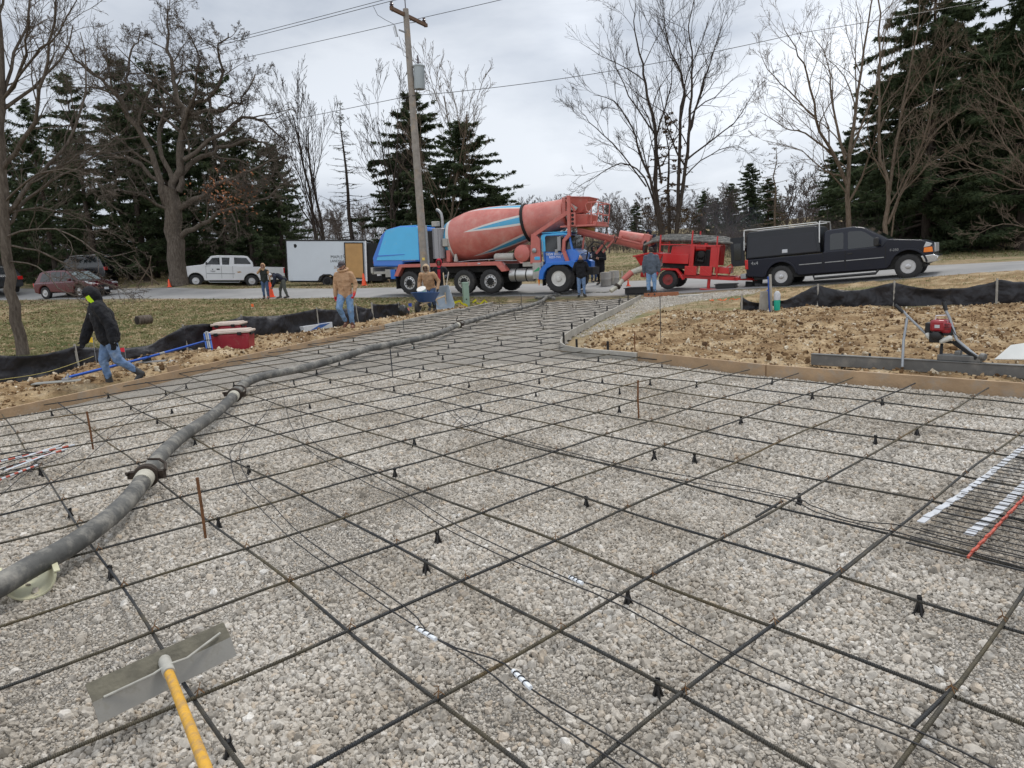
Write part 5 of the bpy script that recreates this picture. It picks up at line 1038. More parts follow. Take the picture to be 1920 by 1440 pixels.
wt = place2('pickup_truck', 'white extended cab pickup parked beyond the road beside the big oak', 'pickup truck', (473, 538, 46.5), (378, 538, 45.0))
BW = [(-2.13, 1.33), (-2.15, .62), (-2.05, .5), (-.62, .46)] + arc(0, .41, .50, 176, 4) + [(.58, .44), (2.82, .42)] + arc(3.4, .41, .50, 178, 4) + [(3.96, .42), (4.14, .46), (4.14, .8), (4.08, 1.20), (3.9, 1.30), (2.86, 1.44), (2.7, 1.36), (-.1, 1.38), (-.13, 1.34)]
GW = [(-.16, 1.36), (-.12, 1.62), (.16, 2.0), (.4, 2.05), (2.05, 2.04), (2.42, 1.98), (2.92, 1.42), (2.92, 1.36)]
yfw = pickup(wt, 1.95, -1, .39, 3.42, BW, GW, [[(2.72, 1.44), (2.36, 1.86), (1.92, 1.90), (1.92, 1.44)], [(1.78, 1.44), (1.78, 1.90), (1.30, 1.90), (1.36, 1.44)], [(1.04, 1.50), (1.02, 1.92), (.26, 1.90), (.02, 1.56), (.02, 1.50)]], M_WHITEP, belt=1.38, tum=.14)
xpanel('windshield', (2.88, 1.46), (2.46, 1.94), -.14, -1.81, .012, M_GLASS, wt, .06)
part('bed_rail', M_BLACKP, wt, lambda m: m.box((-1.1, -.06, 1.345), (1.95, .1, .03)))
part('front_bumper', mat('pale_bumper', (.6, .61, .62), .4, .3), wt, lambda m: m.prism([(3.92, .74), (4.2, .72), (4.22, .5), (3.96, .46)], .02, -1.97), .02)
part('headlight', M_CLEAR, wt, lambda m: m.prism([(3.96, 1.0), (4.12, .98), (4.1, 1.14), (3.94, 1.16)], .01, -.3), .01)
part('step_bar', M_GREYM, wt, lambda m: m.tube([(.75, -.05, .4), (.8, .02, .3), (2.6, .02, .3), (2.66, -.05, .4)], .035, 8))
part('door_handle', M_BLACKP, wt, lambda m: (m.box((2.05, .012, 1.14), (.18, .03, .08))), .006)
part('door_seam', M_DARK, wt, lambda m: ([m.box((x, .003, .95), (.012, .008, .8)) for x in (2.78, 1.85, 1.16)]))
part('mirror', M_BLACKP, wt, lambda m: m.box((2.74, .14, 1.5), (.1, .22, .18)), .02)
part('side_moulding', M_GREYM, wt, lambda m: (m.box((1.9, .008, .86), (1.7, .016, .05)),))
part('door_emblem', M_DARK, wt, lambda m: (m.prism([(2.42, 1.16), (2.34, 1.16), (2.38, 1.07)], .004, .01), m.box((2.38, .006, 1.02), (.32, .008, .025)), m.box((2.36, .006, .97), (.2, .008, .02))))
part('rust_patch', mat('rust_stain', (.42, .25, .12), .8), wt, lambda m: (m.prism([(.95, .98), (.82, .92), (.62, .95), (.7, 1.02), (.85, 1.0)], .003, .007),))
part('tail_light', M_REDL, wt, lambda m: m.box((-2.1, -.0, 1.12), (.08, .04, .34)))
# enclosed trailer
tr = place2('enclosed_trailer', 'white enclosed trailer with brown wooden side door and black trim', 'trailer', (614, 538, 44), (700, 538, 44))
body_prism('box', [(-2.45, .38), (-2.45, 2.84), (2.47, 2.84), (2.47, .38), (.5, .38), (.42, .6), (.2, .74), (-.2, .74), (-.42, .6), (-.5, .38)], 2.1, 1, mat('trailer_white', (.60, .65, .70), .4, 0, .03, 1, dirt=(.45, .45, .42), dirt_amt=.12, dirt_scale=1.2), tr, .015)
part('roof_trim', M_BLACKP, tr, lambda m: (m.box((0, 1.05, 2.88), (5.0, 2.14, .08)), m.box((-2.46, 0, 1.6), (.05, .05, 2.5)), m.box((-1.5, 0, .37), (1.9, .06, .05)), m.box((1.5, 0, .37), (1.95, .06, .05))))
part('fender_trim', M_BLACKP, tr, lambda m: m.prism([(-.58, .36), (-.48, .64), (-.22, .80), (.22, .80), (.48, .64), (.58, .36), (.5, .36), (.42, .6), (.2, .73), (-.2, .73), (-.42, .6), (-.5, .36)], -.03, .05))
wheel(tr, 0, .16, .33, .22, .2, M_DARK, -1, holes=5); wheel(tr, 0, 1.94, .33, .22, .2, M_DARK, 1, holes=5)
sdoor = part('side_door', mat('plywood_door', (.47, .27, .10), .6, 0, .1, 2, .1, 20), tr, lambda m: m.box((1.77, -.055, 1.64), (1.08, .03, 2.12)))
part('door_frame', M_BLACKP, sdoor, lambda m: (m.box((1.2, -.06, 1.64), (.06, .06, 2.2)), m.box((2.34, -.06, 1.64), (.06, .06, 2.2)), m.box((1.77, -.06, 2.73), (1.2, .06, .06)), m.box((1.77, -.06, .54), (1.2, .06, .06))))
part('corner_post', M_WHITEP, tr, lambda m: m.box((2.5, 0, 1.6), (.09, .09, 2.5)), .01)
part('underframe', M_DARK, tr, lambda m: (m.box((0, 1.05, .33), (4.8, 1.6, .1)), m.box((1.9, .1, .2), (1.2, .06, .3)), m.box((3.0, 1.05, 1.55), (.9, 1.9, 2.35)), m.box((3.4, .6, .32), (1.4, .1, .1)), m.box((3.4, 1.5, .32), (1.4, .1, .1))))
part('emblem', M_DARK, tr, lambda m: m.prism([(-1.98, 2.64), (-1.86, 2.66), (-1.78, 2.56), (-1.82, 2.46), (-1.92, 2.40), (-1.98, 2.5)], -.008, .0))
M_SERIF = mat('grey_letters', (.035, .037, .04), .5)
text_mesh('lettering', 'MAPLE', .26, M_SERIF, tr, (.28, -.006, 1.78), (math.radians(90), 0, 0), .003, 'LEFT', .98)
text_mesh('lettering', 'LANDSCA', .22, M_SERIF, tr, (.25, -.006, 1.54), (math.radians(90), 0, 0), .003, 'LEFT', .88)
text_mesh('lettering', '262.', .25, mat('brown_letters', (.28, .2, .13), .5), tr, (.46, -.006, 1.14), (math.radians(90), 0, 0), .003, 'LEFT', .7)
part('logo_swirl', M_SERIF, tr, lambda m: m.tube([(1.15, -.004, 1.8), (1.08, -.004, 1.9), (1.12, -.004, 2.02), (1.17, -.004, 2.06)], .012, 5))

# ---------------------------------------------------------------- cars on the left
def car(root, L, W, H, wb, paint, kind='suv', rails=False):
    R = .345; xo = -wb / 2 - (L - wb) * .45; xf = xo + L; hood = H * .60; belt = H * .585
    bod = [(xo + .05, belt), (xo, .62), (xo + .06, .38), (-wb / 2 - .42, .30)] + arc(-wb / 2, .35, .42, 176, 4) + [(wb / 2 - .46, .26)] + arc(wb / 2, .35, .42, 176, 4) + [(xf - .1, .30), (xf, .5), (xf - .03, .72), (xf - .22, .86), (xf - 1.05, hood + .02), (xf - 1.2, belt)]
    body_prism('body', bod, W, 1, paint, root, .06)
    gr = [(xo + .06, belt - .03), (xo + .16, belt + .1), (xo + .45, H - .12), (xo + .7, H - .03), (xo + 1.4, H), (xf - 2.15, H - .03), (xf - 1.9, H - .1), (xf - 1.05, hood), (xf - 1.05, belt - .03)]
    body_prism('cabin', gr, W, 1, paint, root, .05, belt, .24, .05)
    part('underbody', M_DARK, root, lambda m: m.box(((xo + xf) / 2, W / 2, .5), (L - .5, W - .16, .36)), .02); part('wheel_well', M_DARK, root, lambda m: m.box(((xo + xf) / 2, W / 2, .6), (L - .4, W - .56, .5)))
    for yf_ in (lambda z: .05 + max(0, z - belt) * .24 - .003, lambda z: W - .05 - max(0, z - belt) * .24 + .003):
        panel('side_window', [(xo + .5, belt + .06), (xo + .68, H - .16), (xo + 1.25, H - .1), (xo + 1.3, belt + .04)], 0, .012, M_GLASS, root, yf=yf_)
        panel('side_window', [(xo + 1.38, belt + .04), (xo + 1.34, H - .09), (xo + 2.1, H - .1), (xo + 2.14, belt + .03)], 0, .012, M_GLASS, root, yf=yf_)
        panel('side_window', [(xo + 2.22, belt + .03), (xo + 2.18, H - .1), (xf - 2.0, H - .14), (xf - 1.25, belt + .04)], 0, .012, M_GLASS, root, yf=yf_)
    xpanel('windshield', (xf - 1.09, hood + .03), (xf - 1.86, H - .12), .16, W - .16, .012, mat('painted_sky_glass', (.30, .36, .37), .08, .2, .1, coat=.5), root, .1)  # windshield reflection of the sky is put into the pale base colour
    xpanel('rear_window', (xo + .19, belt + .14), (xo + .43, H - .16), .2, W - .2, .012, M_GLASS, root, .06)
    for x in (-wb / 2, wb / 2):
        wheel(root, x, .12, R, .22, R * .6, M_CHROME, -1, holes=5, dish=0); wheel(root, x, W - .12, R, .22, R * .6, M_CHROME, 1, holes=5, dish=0)
    for y in (.16, W - .16):
        part('headlight', M_CLEAR, root, lambda m, y=y: m.prism([(xf - .42, .82), (xf - .05, .70), (xf - .08, .80), (xf - .5, .92)], y - .17, y + .17), .01)
        part('tail_light', M_REDL, root, lambda m, y=y: m.box((xo + .05, y, belt - .12), (.1, .3, .22)), .01)
        part('mirror', paint, root, lambda m, y=y: m.box((xf - 1.5, -.12 if y < W / 2 else W + .12, belt + .08), (.14, .2, .14)), .03)
    part('grille', M_BLACKP, root, lambda m: (m.box((xf - .0, W / 2, .6), (.05, W * .55, .14)), m.box((xf - .02, W / 2, .38), (.06, W * .7, .14))), .01)
    part('front_plate', M_WHT, root, lambda m: m.box((xf + .03, W / 2, .46), (.01, .3, .15)))
    if rails: part('roof_rail', M_CHROME, root, lambda m: [m.tube([(xo + .7, y, H - .02), (xo + .8, y, H + .06), (xf - 2.2, y, H + .06), (xf - 2.1, y, H - .02)], .022, 8) for y in (.3, W - .3)])
def car_at(px, Y, rz, label, L, W, H, wb, paint, **k):
    g = ground_at(px, Y); g.z = road_z(g.x, g.y); r_ = thing('parked_car', label, 'car', g, rz)
    car(r_, L, W, H, wb, paint, **k); return r_
car_at(118, 40.5, math.radians(-18), 'dark red crossover parked at the road, windshield facing right', 4.5, 1.82, 1.62, 2.65, mat('dark_red_paint', (.085, .004, .011), .2, .3, .06, 2, coat=.8))
r_ = car_at(182, 50, math.radians(171), 'black sport utility vehicle with silver roof rails behind the red car', 4.9, 1.95, 1.85, 2.9, mat('black_paint', (.012, .013, .016), .2, .2, .05, 2, coat=.7), rails=True)
car_at(14, 46, math.radians(150), 'dark grey vehicle at the left edge half hidden by the bare tree', 4.8, 1.9, 1.75, 2.8, mat('charcoal_paint', (.03, .033, .038), .25, .3, .05, 2, coat=.6))

# ================================================================ TREES
def tubes_np(polys, sides):
    """polys: list of (pts (n,3), rad (n,)); same n grouped; returns V,F"""
    Vs, Fs, base = [], [], 0
    groups = {}
    for p, r in polys: groups.setdefault(len(p), []).append((p, r))
    for n, lst in groups.items():
        P = np.array([a for a, _ in lst], float); R = np.array([b_ for _, b_ in lst], float); m = len(lst)
        T = np.gradient(P, axis=1); T /= np.linalg.norm(T, axis=2, keepdims=True) + 1e-9
        avg = T.mean(1); ref = np.where(np.abs(avg[:, 2:3]) < .8, np.array([[0, 0, 1.0]]), np.array([[1.0, 0, 0]]))
        U = np.cross(T, ref[:, None, :]); U /= np.linalg.norm(U, axis=2, keepdims=True) + 1e-9; W = np.cross(T, U)
        a = 2 * math.pi * np.arange(sides) / sides
        V = P[:, :, None, :] + (U[:, :, None, :] * np.cos(a)[:, None] + W[:, :, None, :] * np.sin(a)[:, None]) * R[:, :, None, None]
        idx = np.arange(m * n * sides).reshape(m, n, sides) + base; nx_ = np.roll(idx, -1, axis=2)
        F = np.stack([idx[:, :-1], nx_[:, :-1], nx_[:, 1:], idx[:, 1:]], -1).reshape(-1, 4)
        Vs.append(V.reshape(-1, 3)); Fs.append(F); base += m * n * sides
    return np.concatenate(Vs), np.concatenate(Fs)
def bark_mat(name, c0, c1, c2):
    m, t, b = new_mat(name); tc = t.nodes.new('ShaderNodeTexCoord'); mp_ = t.nodes.new('ShaderNodeMapping'); mp_.inputs['Scale'].default_value = (1, 1, .25); t.links.new(tc.outputs['Object'], mp_.inputs[0])
    n = nnoise(t, mp_.outputs[0], 14, 6, .75); t.links.new(ramp(t, n, [(.3, c0), (.5, c1), (.72, c2)]), b.inputs['Base Color']); b.inputs['Roughness'].default_value = .95; b.inputs['Specular IOR Level'].default_value = .1
    bp = t.nodes.new('ShaderNodeBump'); bp.inputs['Strength'].default_value = .9; bp.inputs['Distance'].default_value = .03; t.links.new(n, bp.inputs['Height']); t.links.new(bp.outputs[0], b.inputs['Normal']); return m
M_BARK = bark_mat('grey_brown_bark', (.05, .042, .035), (.115, .095, .078), (.19, .165, .14))
M_BARKL = bark_mat('brown_bark', (.07, .052, .038), (.15, .115, .085), (.23, .185, .145))
M_BARKD = bark_mat('dark_bark', (.03, .024, .02), (.06, .048, .04), (.10, .082, .07))
CFG_BARE = dict(seg=[7, 6, 5, 4, 3], ratio=.52, spread=(.45, .95), gnarl=.16, up=.10, kids=[0, 7, 6, 4, 0], rmin=.006)
def grow(out, p, d, L_, r, lvl, cfg, rnd):
    n = cfg['seg'][min(lvl, len(cfg['seg']) - 1)]; pts = [p]; d = d / (np.linalg.norm(d) + 1e-9); step = L_ / (n - 1); cur = p; ds = [d]
    for k in range(n - 1):
        d = d + rnd.normal(0, cfg['gnarl'], 3) + np.array([0, 0, cfg['up']]); d /= np.linalg.norm(d); cur = cur + d * step; pts.append(cur); ds.append(d)
    tip = cfg['rmin']; rad = r + (max(tip, r * .25) - r) * np.linspace(0, 1, n); out.append((np.array(pts), rad, lvl))
    sprout(out, pts, ds, rad, L_, lvl, cfg, rnd)
def sprout(out, pts, ds, rad, L_, lvl, cfg, rnd, t0=.22, count=None):
    k_ = cfg['kids'][lvl] if lvl < len(cfg['kids']) else 0
    if count is not None: k_ = count
    n = len(pts)
    for c in range(k_):
        t = t0 + (1 - t0) * (c + rnd.random()) / k_; i = min(int(t * (n - 1)), n - 2); f = t * (n - 1) - i
        p = np.asarray(pts[i]) * (1 - f) + np.asarray(pts[i + 1]) * f; dd = ds[min(i, len(ds) - 1)]
        a = rnd.normal(0, 1, 3); a -= dd * (a @ dd); a /= np.linalg.norm(a) + 1e-9; ang = rnd.uniform(*cfg['spread']); nd = dd * math.cos(ang) + a * math.sin(ang)
        rr = (rad[i] * (1 - f) + rad[i + 1] * f) * rnd.uniform(.36, .6)
        grow(out, p, nd, L_ * cfg['ratio'] * (1.15 - .55 * t) * rnd.uniform(.7, 1.2), max(rr, cfg['rmin']), lvl + 1, cfg, rnd)
def finish_tree(name, out, matl, root, trunk_lvls=(0,), crown_name='crown'):
    tr_ = [(p, r) for p, r, l in out if l in trunk_lvls]; a = [(p, r) for p, r, l in out if l not in trunk_lvls and l <= 2]; b_ = [(p, r) for p, r, l in out if l not in trunk_lvls and l > 2]
    V, F = tubes_np(tr_, 10); link_mesh('trunk', np_mesh('trunk', V, F), matl, root, 80)
    Vs, Fs = [], []; base = 0
    for g, s in ((a, 5), (b_, 3)):
        if g: V, F = tubes_np(g, s); Vs.append(V); Fs.append(F + base); base += len(V)
    if Vs: link_mesh(crown_name, np_mesh(crown_name, np.concatenate(Vs), np.concatenate(Fs)), matl, root, None)
def catmull(P, m=4):
    out = []
    for k in range(len(P) - 1):
        p0 = P[max(k - 1, 0)]; p1 = P[k]; p2 = P[k + 1]; p3 = P[min(k + 2, len(P) - 1)]
        for s in np.linspace(0, 1, m, endpoint=False): out.append(.5 * (2 * p1 + (p2 - p0) * s + (2 * p0 - 5 * p1 + 4 * p2 - p3) * s * s + (3 * p1 - p0 - 3 * p2 + p3) * s ** 3))
    out.append(P[-1]); return np.array(out)
def measured_tree(name, label, cat, Y, limbs, cfg, matl, seed, group=None, gnarl=0.0, trunk_n=1):
    """limbs: (pixels, r0, r1, depth drift, kids): main limbs measured from the photograph, each drifting in depth, then grown further"""
    rnd = np.random.default_rng(seed); b0 = onY(*limbs[0][0][0], Y); z0 = gz(b0[0], Y); base = np.array([b0[0], Y, z0]); root = thing(name, label, cat, base, group=group)
    out = []
    for q, (px, r0, r1, dy, kids) in enumerate(limbs):
        n = len(px); P = np.array([onY(x, y, Y + dy * (k / (n - 1)) ** 1.2 + (0 if q < trunk_n else 0)) for k, (x, y) in enumerate(px)]) - base
        if q == 0: P[0, 2] = -.15
        C = catmull(P, 3); ln = np.linalg.norm(np.diff(C, axis=0), axis=1).sum()
        if gnarl: C[1:-1] += rnd.normal(0, gnarl, C[1:-1].shape)
        rad = r0 + (r1 - r0) * np.linspace(0, 1, len(C)) ** .9
        if q == 0: rad[0] *= 1.25; rad[1] *= 1.05
        ds = np.gradient(C, axis=0); ds /= np.linalg.norm(ds, axis=1, keepdims=True) + 1e-9
        out.append((C, rad, 0 if q < trunk_n else 1)); 
        if kids: sprout(out, list(C), list(ds), rad, ln * .75, 1, cfg, rnd, .18, kids)
    finish_tree(name, out, matl, root); return root

OAK = [([(333, 524), (329, 456), (322, 390), (321, 350)], 0.544, 0.480, 0, 0),
       ([(322, 392), (299, 339), (270, 260), (233, 204), (212, 172), (190, 150), (150, 125), (125, 85)], 0.231, 0.040, -2.5, 14),
       ([(233, 206), (238, 150), (246, 100), (262, 62)], 0.109, 0.032, 1, 8),
       ([(325, 365), (332, 290), (346, 218), (327, 165), (318, 110), (312, 60), (318, 12)], 0.286, 0.032, 1.5, 14),
       ([(335, 360), (352, 310), (395, 285), (435, 272), (478, 262), (510, 290)], 0.218, 0.040, 3, 13),
       ([(345, 222), (385, 185), (412, 150), (415, 102), (428, 62)], 0.150, 0.032, -2, 12),
       ([(336, 392), (378, 368), (425, 340), (470, 318), (520, 300)], 0.190, 0.040, -4, 12),
       ([(338, 446), (380, 420), (430, 395), (480, 383), (532, 350)], 0.184, 0.040, -3.5, 10),
       ([(326, 345), (300, 268), (306, 205), (292, 150), (285, 100)], 0.177, 0.032, 3.5, 12),
       ([(347, 222), (420, 205), (458, 182), (478, 140)], 0.136, 0.032, 2.5, 10),
       ([(340, 240), (362, 180), (372, 110), (352, 60)], 0.122, 0.024, -3, 10),
       ([(300, 340), (240, 300), (190, 290), (140, 310)], 0.136, 0.032, 3, 9),
       ([(345, 300), (420, 250), (470, 215), (505, 240), (540, 270)], 0.150, 0.032, 4, 10),
       ([(326, 400), (270, 370), (215, 350), (180, 380)], 0.122, 0.024, -4, 8)]
cfg_oak = dict(seg=[8, 7, 6, 5, 4, 3], ratio=.47, spread=(.5, 1.15), gnarl=.26, up=.06, kids=[0, 8, 8, 7, 4, 0], rmin=.008)
measured_tree('oak_tree', 'huge old leafless oak with a thick grey trunk behind the white pickup', 'tree', 44.5, OAK, cfg_oak, M_BARK, 11, gnarl=.10)
NEAR = [([(42, 672), (31, 600), (18, 520), (9, 440), (6, 360), (3, 280), (0, 200), (3, 120), (-4, 20), (-10, -80)], 0.138, 0.054, 0, 5),
        ([(8, 400), (60, 345), (110, 290), (150, 215), (165, 140), (150, 60)], 0.059, 0.009, 1.5, 11),
        ([(5, 320), (40, 270), (72, 200), (88, 110), (105, 10), (110, -60)], 0.059, 0.012, -1, 11),
        ([(9, 425), (50, 375), (100, 340), (170, 300), (235, 240)], 0.050, 0.008, 2.0, 11),
        ([(10, 445), (60, 428), (130, 440), (200, 480), (255, 470)], 0.029, 0.006, -1.5, 10),
        ([(12, 460), (70, 470), (140, 505), (215, 540), (250, 545)], 0.027, 0.006, 1.2, 10),
        ([(3, 230), (20, 130), (45, 50), (62, -30)], 0.047, 0.015, .6, 9),
        ([(7, 405), (70, 390), (150, 410), (235, 455)], 0.029, 0.006, 1.8, 10),
        ([(8, 380), (70, 330), (120, 318), (190, 330)], 0.029, 0.006, -2, 10),
        ([(3, 190), (60, 110), (110, 60), (150, -20)], 0.035, 0.008, -1.5, 9),
        ([(14, 490), (70, 500), (110, 540), (160, 555), (190, 530)], 0.021, 0.005, -1.0, 8),
        ([(6, 360), (-40, 300), (-90, 200)], 0.041, 0.015, 0, 6)]
cfg_near = dict(seg=[8, 7, 7, 6, 5], ratio=.46, spread=(.35, .85), gnarl=.15, up=.05, kids=[0, 8, 7, 5, 0], rmin=.0034)
measured_tree('bare_tree', 'bare tree with drooping branches at the left edge, nearest to the camera', 'tree', 16.3, NEAR, cfg_near, M_BARK, 21, gnarl=.02)
MID = [([(1240, 478), (1238, 430), (1231, 350), (1228, 235), (1213, 178), (1205, 120), (1190, 60), (1192, 5)], 0.177, 0.017, 0, 12),
       ([(1236, 430), (1224, 350), (1200, 290), (1185, 240), (1150, 190), (1112, 178)], 0.116, 0.013, -2, 12),
       ([(1268, 440), (1275, 300), (1278, 200), (1283, 155), (1260, 100), (1245, 30), (1240, -30)], 0.136, 0.017, 1.5, 12),
       ([(1262, 478), (1282, 340), (1291, 260), (1296, 180), (1300, 120), (1290, 50), (1310, -20)], 0.150, 0.017, -1, 12),
       ([(1290, 252), (1312, 180), (1340, 90), (1366, 15)], 0.082, 0.013, 1.5, 11),
       ([(1230, 400), (1208, 330), (1165, 307), (1112, 333), (1078, 352)], 0.075, 0.010, 2, 10),
       ([(1287, 300), (1340, 260), (1390, 215), (1425, 150)], 0.068, 0.010, -2, 10),
       ([(1240, 340), (1230, 260), (1255, 180), (1262, 110), (1275, 40)], 0.082, 0.010, 2.5, 11),
       ([(1285, 330), (1330, 290), (1380, 275), (1420, 300)], 0.048, 0.009, 2.5, 9),
       ([(1228, 250), (1180, 180), (1150, 110), (1140, 60)], 0.061, 0.009, 1, 10),
       ([(1212, 350), (1150, 270), (1105, 230), (1090, 200)], 0.054, 0.009, -3, 10)]
cfg_mid = dict(seg=[8, 7, 7, 6, 5], ratio=.47, spread=(.3, .85), gnarl=.16, up=.08, kids=[0, 7, 6, 5, 0], rmin=.0068)
measured_tree('bare_tree', 'tall bare tree with several fanning stems behind the red pump', 'tree', 46, MID, cfg_mid, M_BARKD, 31, gnarl=.04, trunk_n=1)
R1 = [([(1591, 480), (1590, 400), (1590, 310), (1604, 210), (1621, 95), (1640, -20)], 0.143, 0.025, 0, 11),
      ([(1590, 350), (1562, 285), (1530, 222), (1515, 140), (1490, 88), (1468, 45)], 0.098, 0.010, -2, 12),
      ([(1585, 300), (1560, 190), (1555, 120), (1520, 55)], 0.068, 0.010, 2, 11),
      ([(1580, 330), (1545, 320), (1500, 282), (1430, 263)], 0.053, 0.009, 1, 10),
      ([(1562, 290), (1510, 250), (1470, 240), (1425, 210)], 0.053, 0.009, -3, 10),
      ([(1528, 220), (1480, 170), (1440, 130), (1425, 95)], 0.045, 0.009, 1, 10),
      ([(1594, 290), (1640, 170), (1660, 60), (1690, 0)], 0.060, 0.009, 1.5, 10)]
cfg_r = dict(seg=[8, 7, 7, 6, 5], ratio=.48, spread=(.3, .85), gnarl=.17, up=.07, kids=[0, 7, 6, 5, 0], rmin=.005)
measured_tree('bare_tree', 'bare tree right of centre, leaning branches left against the bright sky', 'tree', 34, R1, cfg_r, M_BARKL, 41, gnarl=.03)
R2 = [([(1659, 480), (1661, 420), (1668, 360), (1652, 300), (1648, 200), (1650, 60), (1645, -20)], 0.120, 0.025, 0, 10),
      ([(1664, 400), (1675, 300), (1692, 200), (1718, 60), (1725, -20)], 0.090, 0.017, 1.5, 10),
      ([(1664, 420), (1700, 340), (1742, 222), (1772, 60)], 0.075, 0.010, -1.5, 11),
      ([(1670, 450), (1682, 380), (1740, 310), (1800, 270)], 0.045, 0.009, -1, 10),
      ([(1690, 210), (1740, 130), (1790, 70)], 0.045, 0.009, -2, 9)]
measured_tree('bare_tree', 'slim forked bare tree just above the cab of the dark pickup', 'tree', 32.5, R2, cfg_r, M_BARKL, 51, gnarl=.03)
R3 = [([(2010, 500), (2005, 380), (1990, 250), (1975, 120), (1960, 0)], 0.112, 0.043, 0, 8),
      ([(2004, 400), (1940, 360), (1880, 330), (1800, 300), (1760, 275)], 0.042, 0.007, -1, 11),
      ([(2000, 360), (1920, 310), (1870, 250), (1850, 200)], 0.038, 0.007, 1, 11),
      ([(2008, 430), (1940, 430), (1880, 420), (1830, 440)], 0.035, 0.007, 1, 9),
      ([(1995, 300), (1930, 240), (1880, 160), (1840, 110)], 0.035, 0.007, -1, 10)]
measured_tree('bare_tree', 'pale bare branches reaching in from beyond the right edge', 'tree', 24, R3, cfg_r, M_BARKL, 61, gnarl=.02)

# conifers
M_NEEDLE, t, b = new_mat('dark_needles'); geo = t.nodes.new('ShaderNodeNewGeometry')
c = ramp(t, nnoise(t, geo.outputs['Position'], 1.6, 6, .7), [(.3, (.035, .052, .026)), (.5, (.072, .098, .050)), (.68, (.11, .135, .068)), (.8, (.15, .145, .085))]); t.links.new(c, b.inputs['Base Color']); b.inputs['Roughness'].default_value = .85; b.inputs['Specular IOR Level'].default_value = .15
def leafy(m):
    t = m.node_tree; p = t.nodes['Principled BSDF']; tr_ = t.nodes.new('ShaderNodeBsdfTranslucent'); mx_ = t.nodes.new('ShaderNodeMixShader'); mx_.inputs[0].default_value = .42
    t.links.new(p.inputs['Base Color'].links[0].from_socket, tr_.inputs['Color']); t.links.new(p.outputs[0], mx_.inputs[1]); t.links.new(tr_.outputs[0], mx_.inputs[2]); t.links.new(mx_.outputs[0], t.nodes['Material Output'].inputs[0])
leafy(M_NEEDLE)
M_NEEDLEB, t, b = new_mat('brownish_needles'); geo = t.nodes.new('ShaderNodeNewGeometry')
c = ramp(t, nnoise(t, geo.outputs['Position'], 1.2, 5, .7), [(.3, (.05, .035, .02)), (.5, (.10, .065, .035)), (.7, (.16, .10, .05))]); t.links.new(c, b.inputs['Base Color']); b.inputs['Roughness'].default_value = .9
def conifer(seed, H, R0, crown_from=.12, nb=150, samples=16, per=6, droop=.35, size=.34, fan=.5, shape=.85, needles=True, tip_up=.25, width=.09, sparse=0.0):
    """returns (trunk polys, branch polys, needle V,F)"""
    rnd = np.random.default_rng(seed); trunk = (np.array([[rnd.normal(0, .03) * k * .5, rnd.normal(0, .03) * k * .5, H * k / 8] for k in range(9)]), np.linspace(max(.1, H * .016), .015, 9)); br = []; A, B = [], []
    for k in range(nb):
        u = crown_from + (1 - crown_from) * ((k + rnd.random()) / nb) ** .9; u = min(.985, u + rnd.normal(0, .02)) if u > crown_from + .03 else u; z = H * u; L_ = R0 * (1 - (u - crown_from) / (1 - crown_from)) ** shape * rnd.uniform(.55, 1.12) + .12
        if rnd.random() < sparse: L_ *= .5
        az = rnd.uniform(0, 6.283); dirh = np.array([math.cos(az), math.sin(az), 0]); s = np.linspace(0, 1, 6)
        dz = -droop * L_ * (s - tip_up * s ** 2 * 1.6) + .10 * L_ * s * (u > .8) * 3; pts = np.stack([dirh[0] * L_ * s, dirh[1] * L_ * s, z + dz], -1) + np.r_[0, 0, 0]; pts[:, :2] += rnd.normal(0, .03 * L_, (6, 2)) * s[:, None]; pts[:, 2] += L_ * s * rnd.normal(0, .16) + rnd.normal(0, .02 * L_, 6) * s
        br.append((pts, np.linspace(.012 + .012 * L_, .006, 6)))
        if not needles: 
            for q in range(7):
                t_ = rnd.uniform(.25, 1); i = min(int(t_ * 5), 4); p = pts[i] + (pts[i + 1] - pts[i]) * (t_ * 5 - i); sd_ = rnd.choice([-1, 1]); d = dirh * .5 + np.array([-dirh[1], dirh[0], 0]) * sd_ + np.array([0, 0, rnd.uniform(-.3, .2)]); e = p + d * L_ * .3 * rnd.uniform(.5, 1); br.append((np.linspace(p, e, 6), np.linspace(.007, .004, 6)))
            if size <= 0: continue
        m = max(3, int(samples * (L_ / R0) ** .8)); t_ = np.repeat(rnd.uniform(.12, 1.0, m), per); i = np.minimum((t_ * 5).astype(int), 4); f = (t_ * 5 - i)[:, None]; p = pts[i] * (1 - f) + pts[i + 1] * f
        side = np.array([-dirh[1], dirh[0], 0]) * rnd.choice([-1, 1], len(p))[:, None]; d = side * rnd.uniform(.1, fan, len(p))[:, None] * 1.6 + dirh * rnd.uniform(.1, .8, len(p))[:, None] + np.array([0, 0, -1]) * rnd.uniform(.0, 1.5, len(p))[:, None] * (droop + .45); d += rnd.normal(0, .3, d.shape)
        d /= np.linalg.norm(d, axis=1, keepdims=True); ll = size * rnd.uniform(.45, 1.15, len(p)) * (.6 + .5 * (1 - t_)); A.append(p + rnd.normal(0, .03, p.shape)); B.append(d * ll[:, None])
    if A:
        A = np.concatenate(A); B = np.concatenate(B); r = rnd.normal(0, 1, A.shape); w = np.cross(B, r); w /= np.linalg.norm(w, axis=1, keepdims=True) + 1e-9; ww = width * rnd.uniform(.5, 1.2, (len(A), 1))
        V = np.stack([A, A + B * .45 + w * ww, A + B, A + B * .5 - w * ww], 1).reshape(-1, 3); F = np.arange(len(V)).reshape(-1, 4)
    else: V = F = None
    return trunk, br, V, F
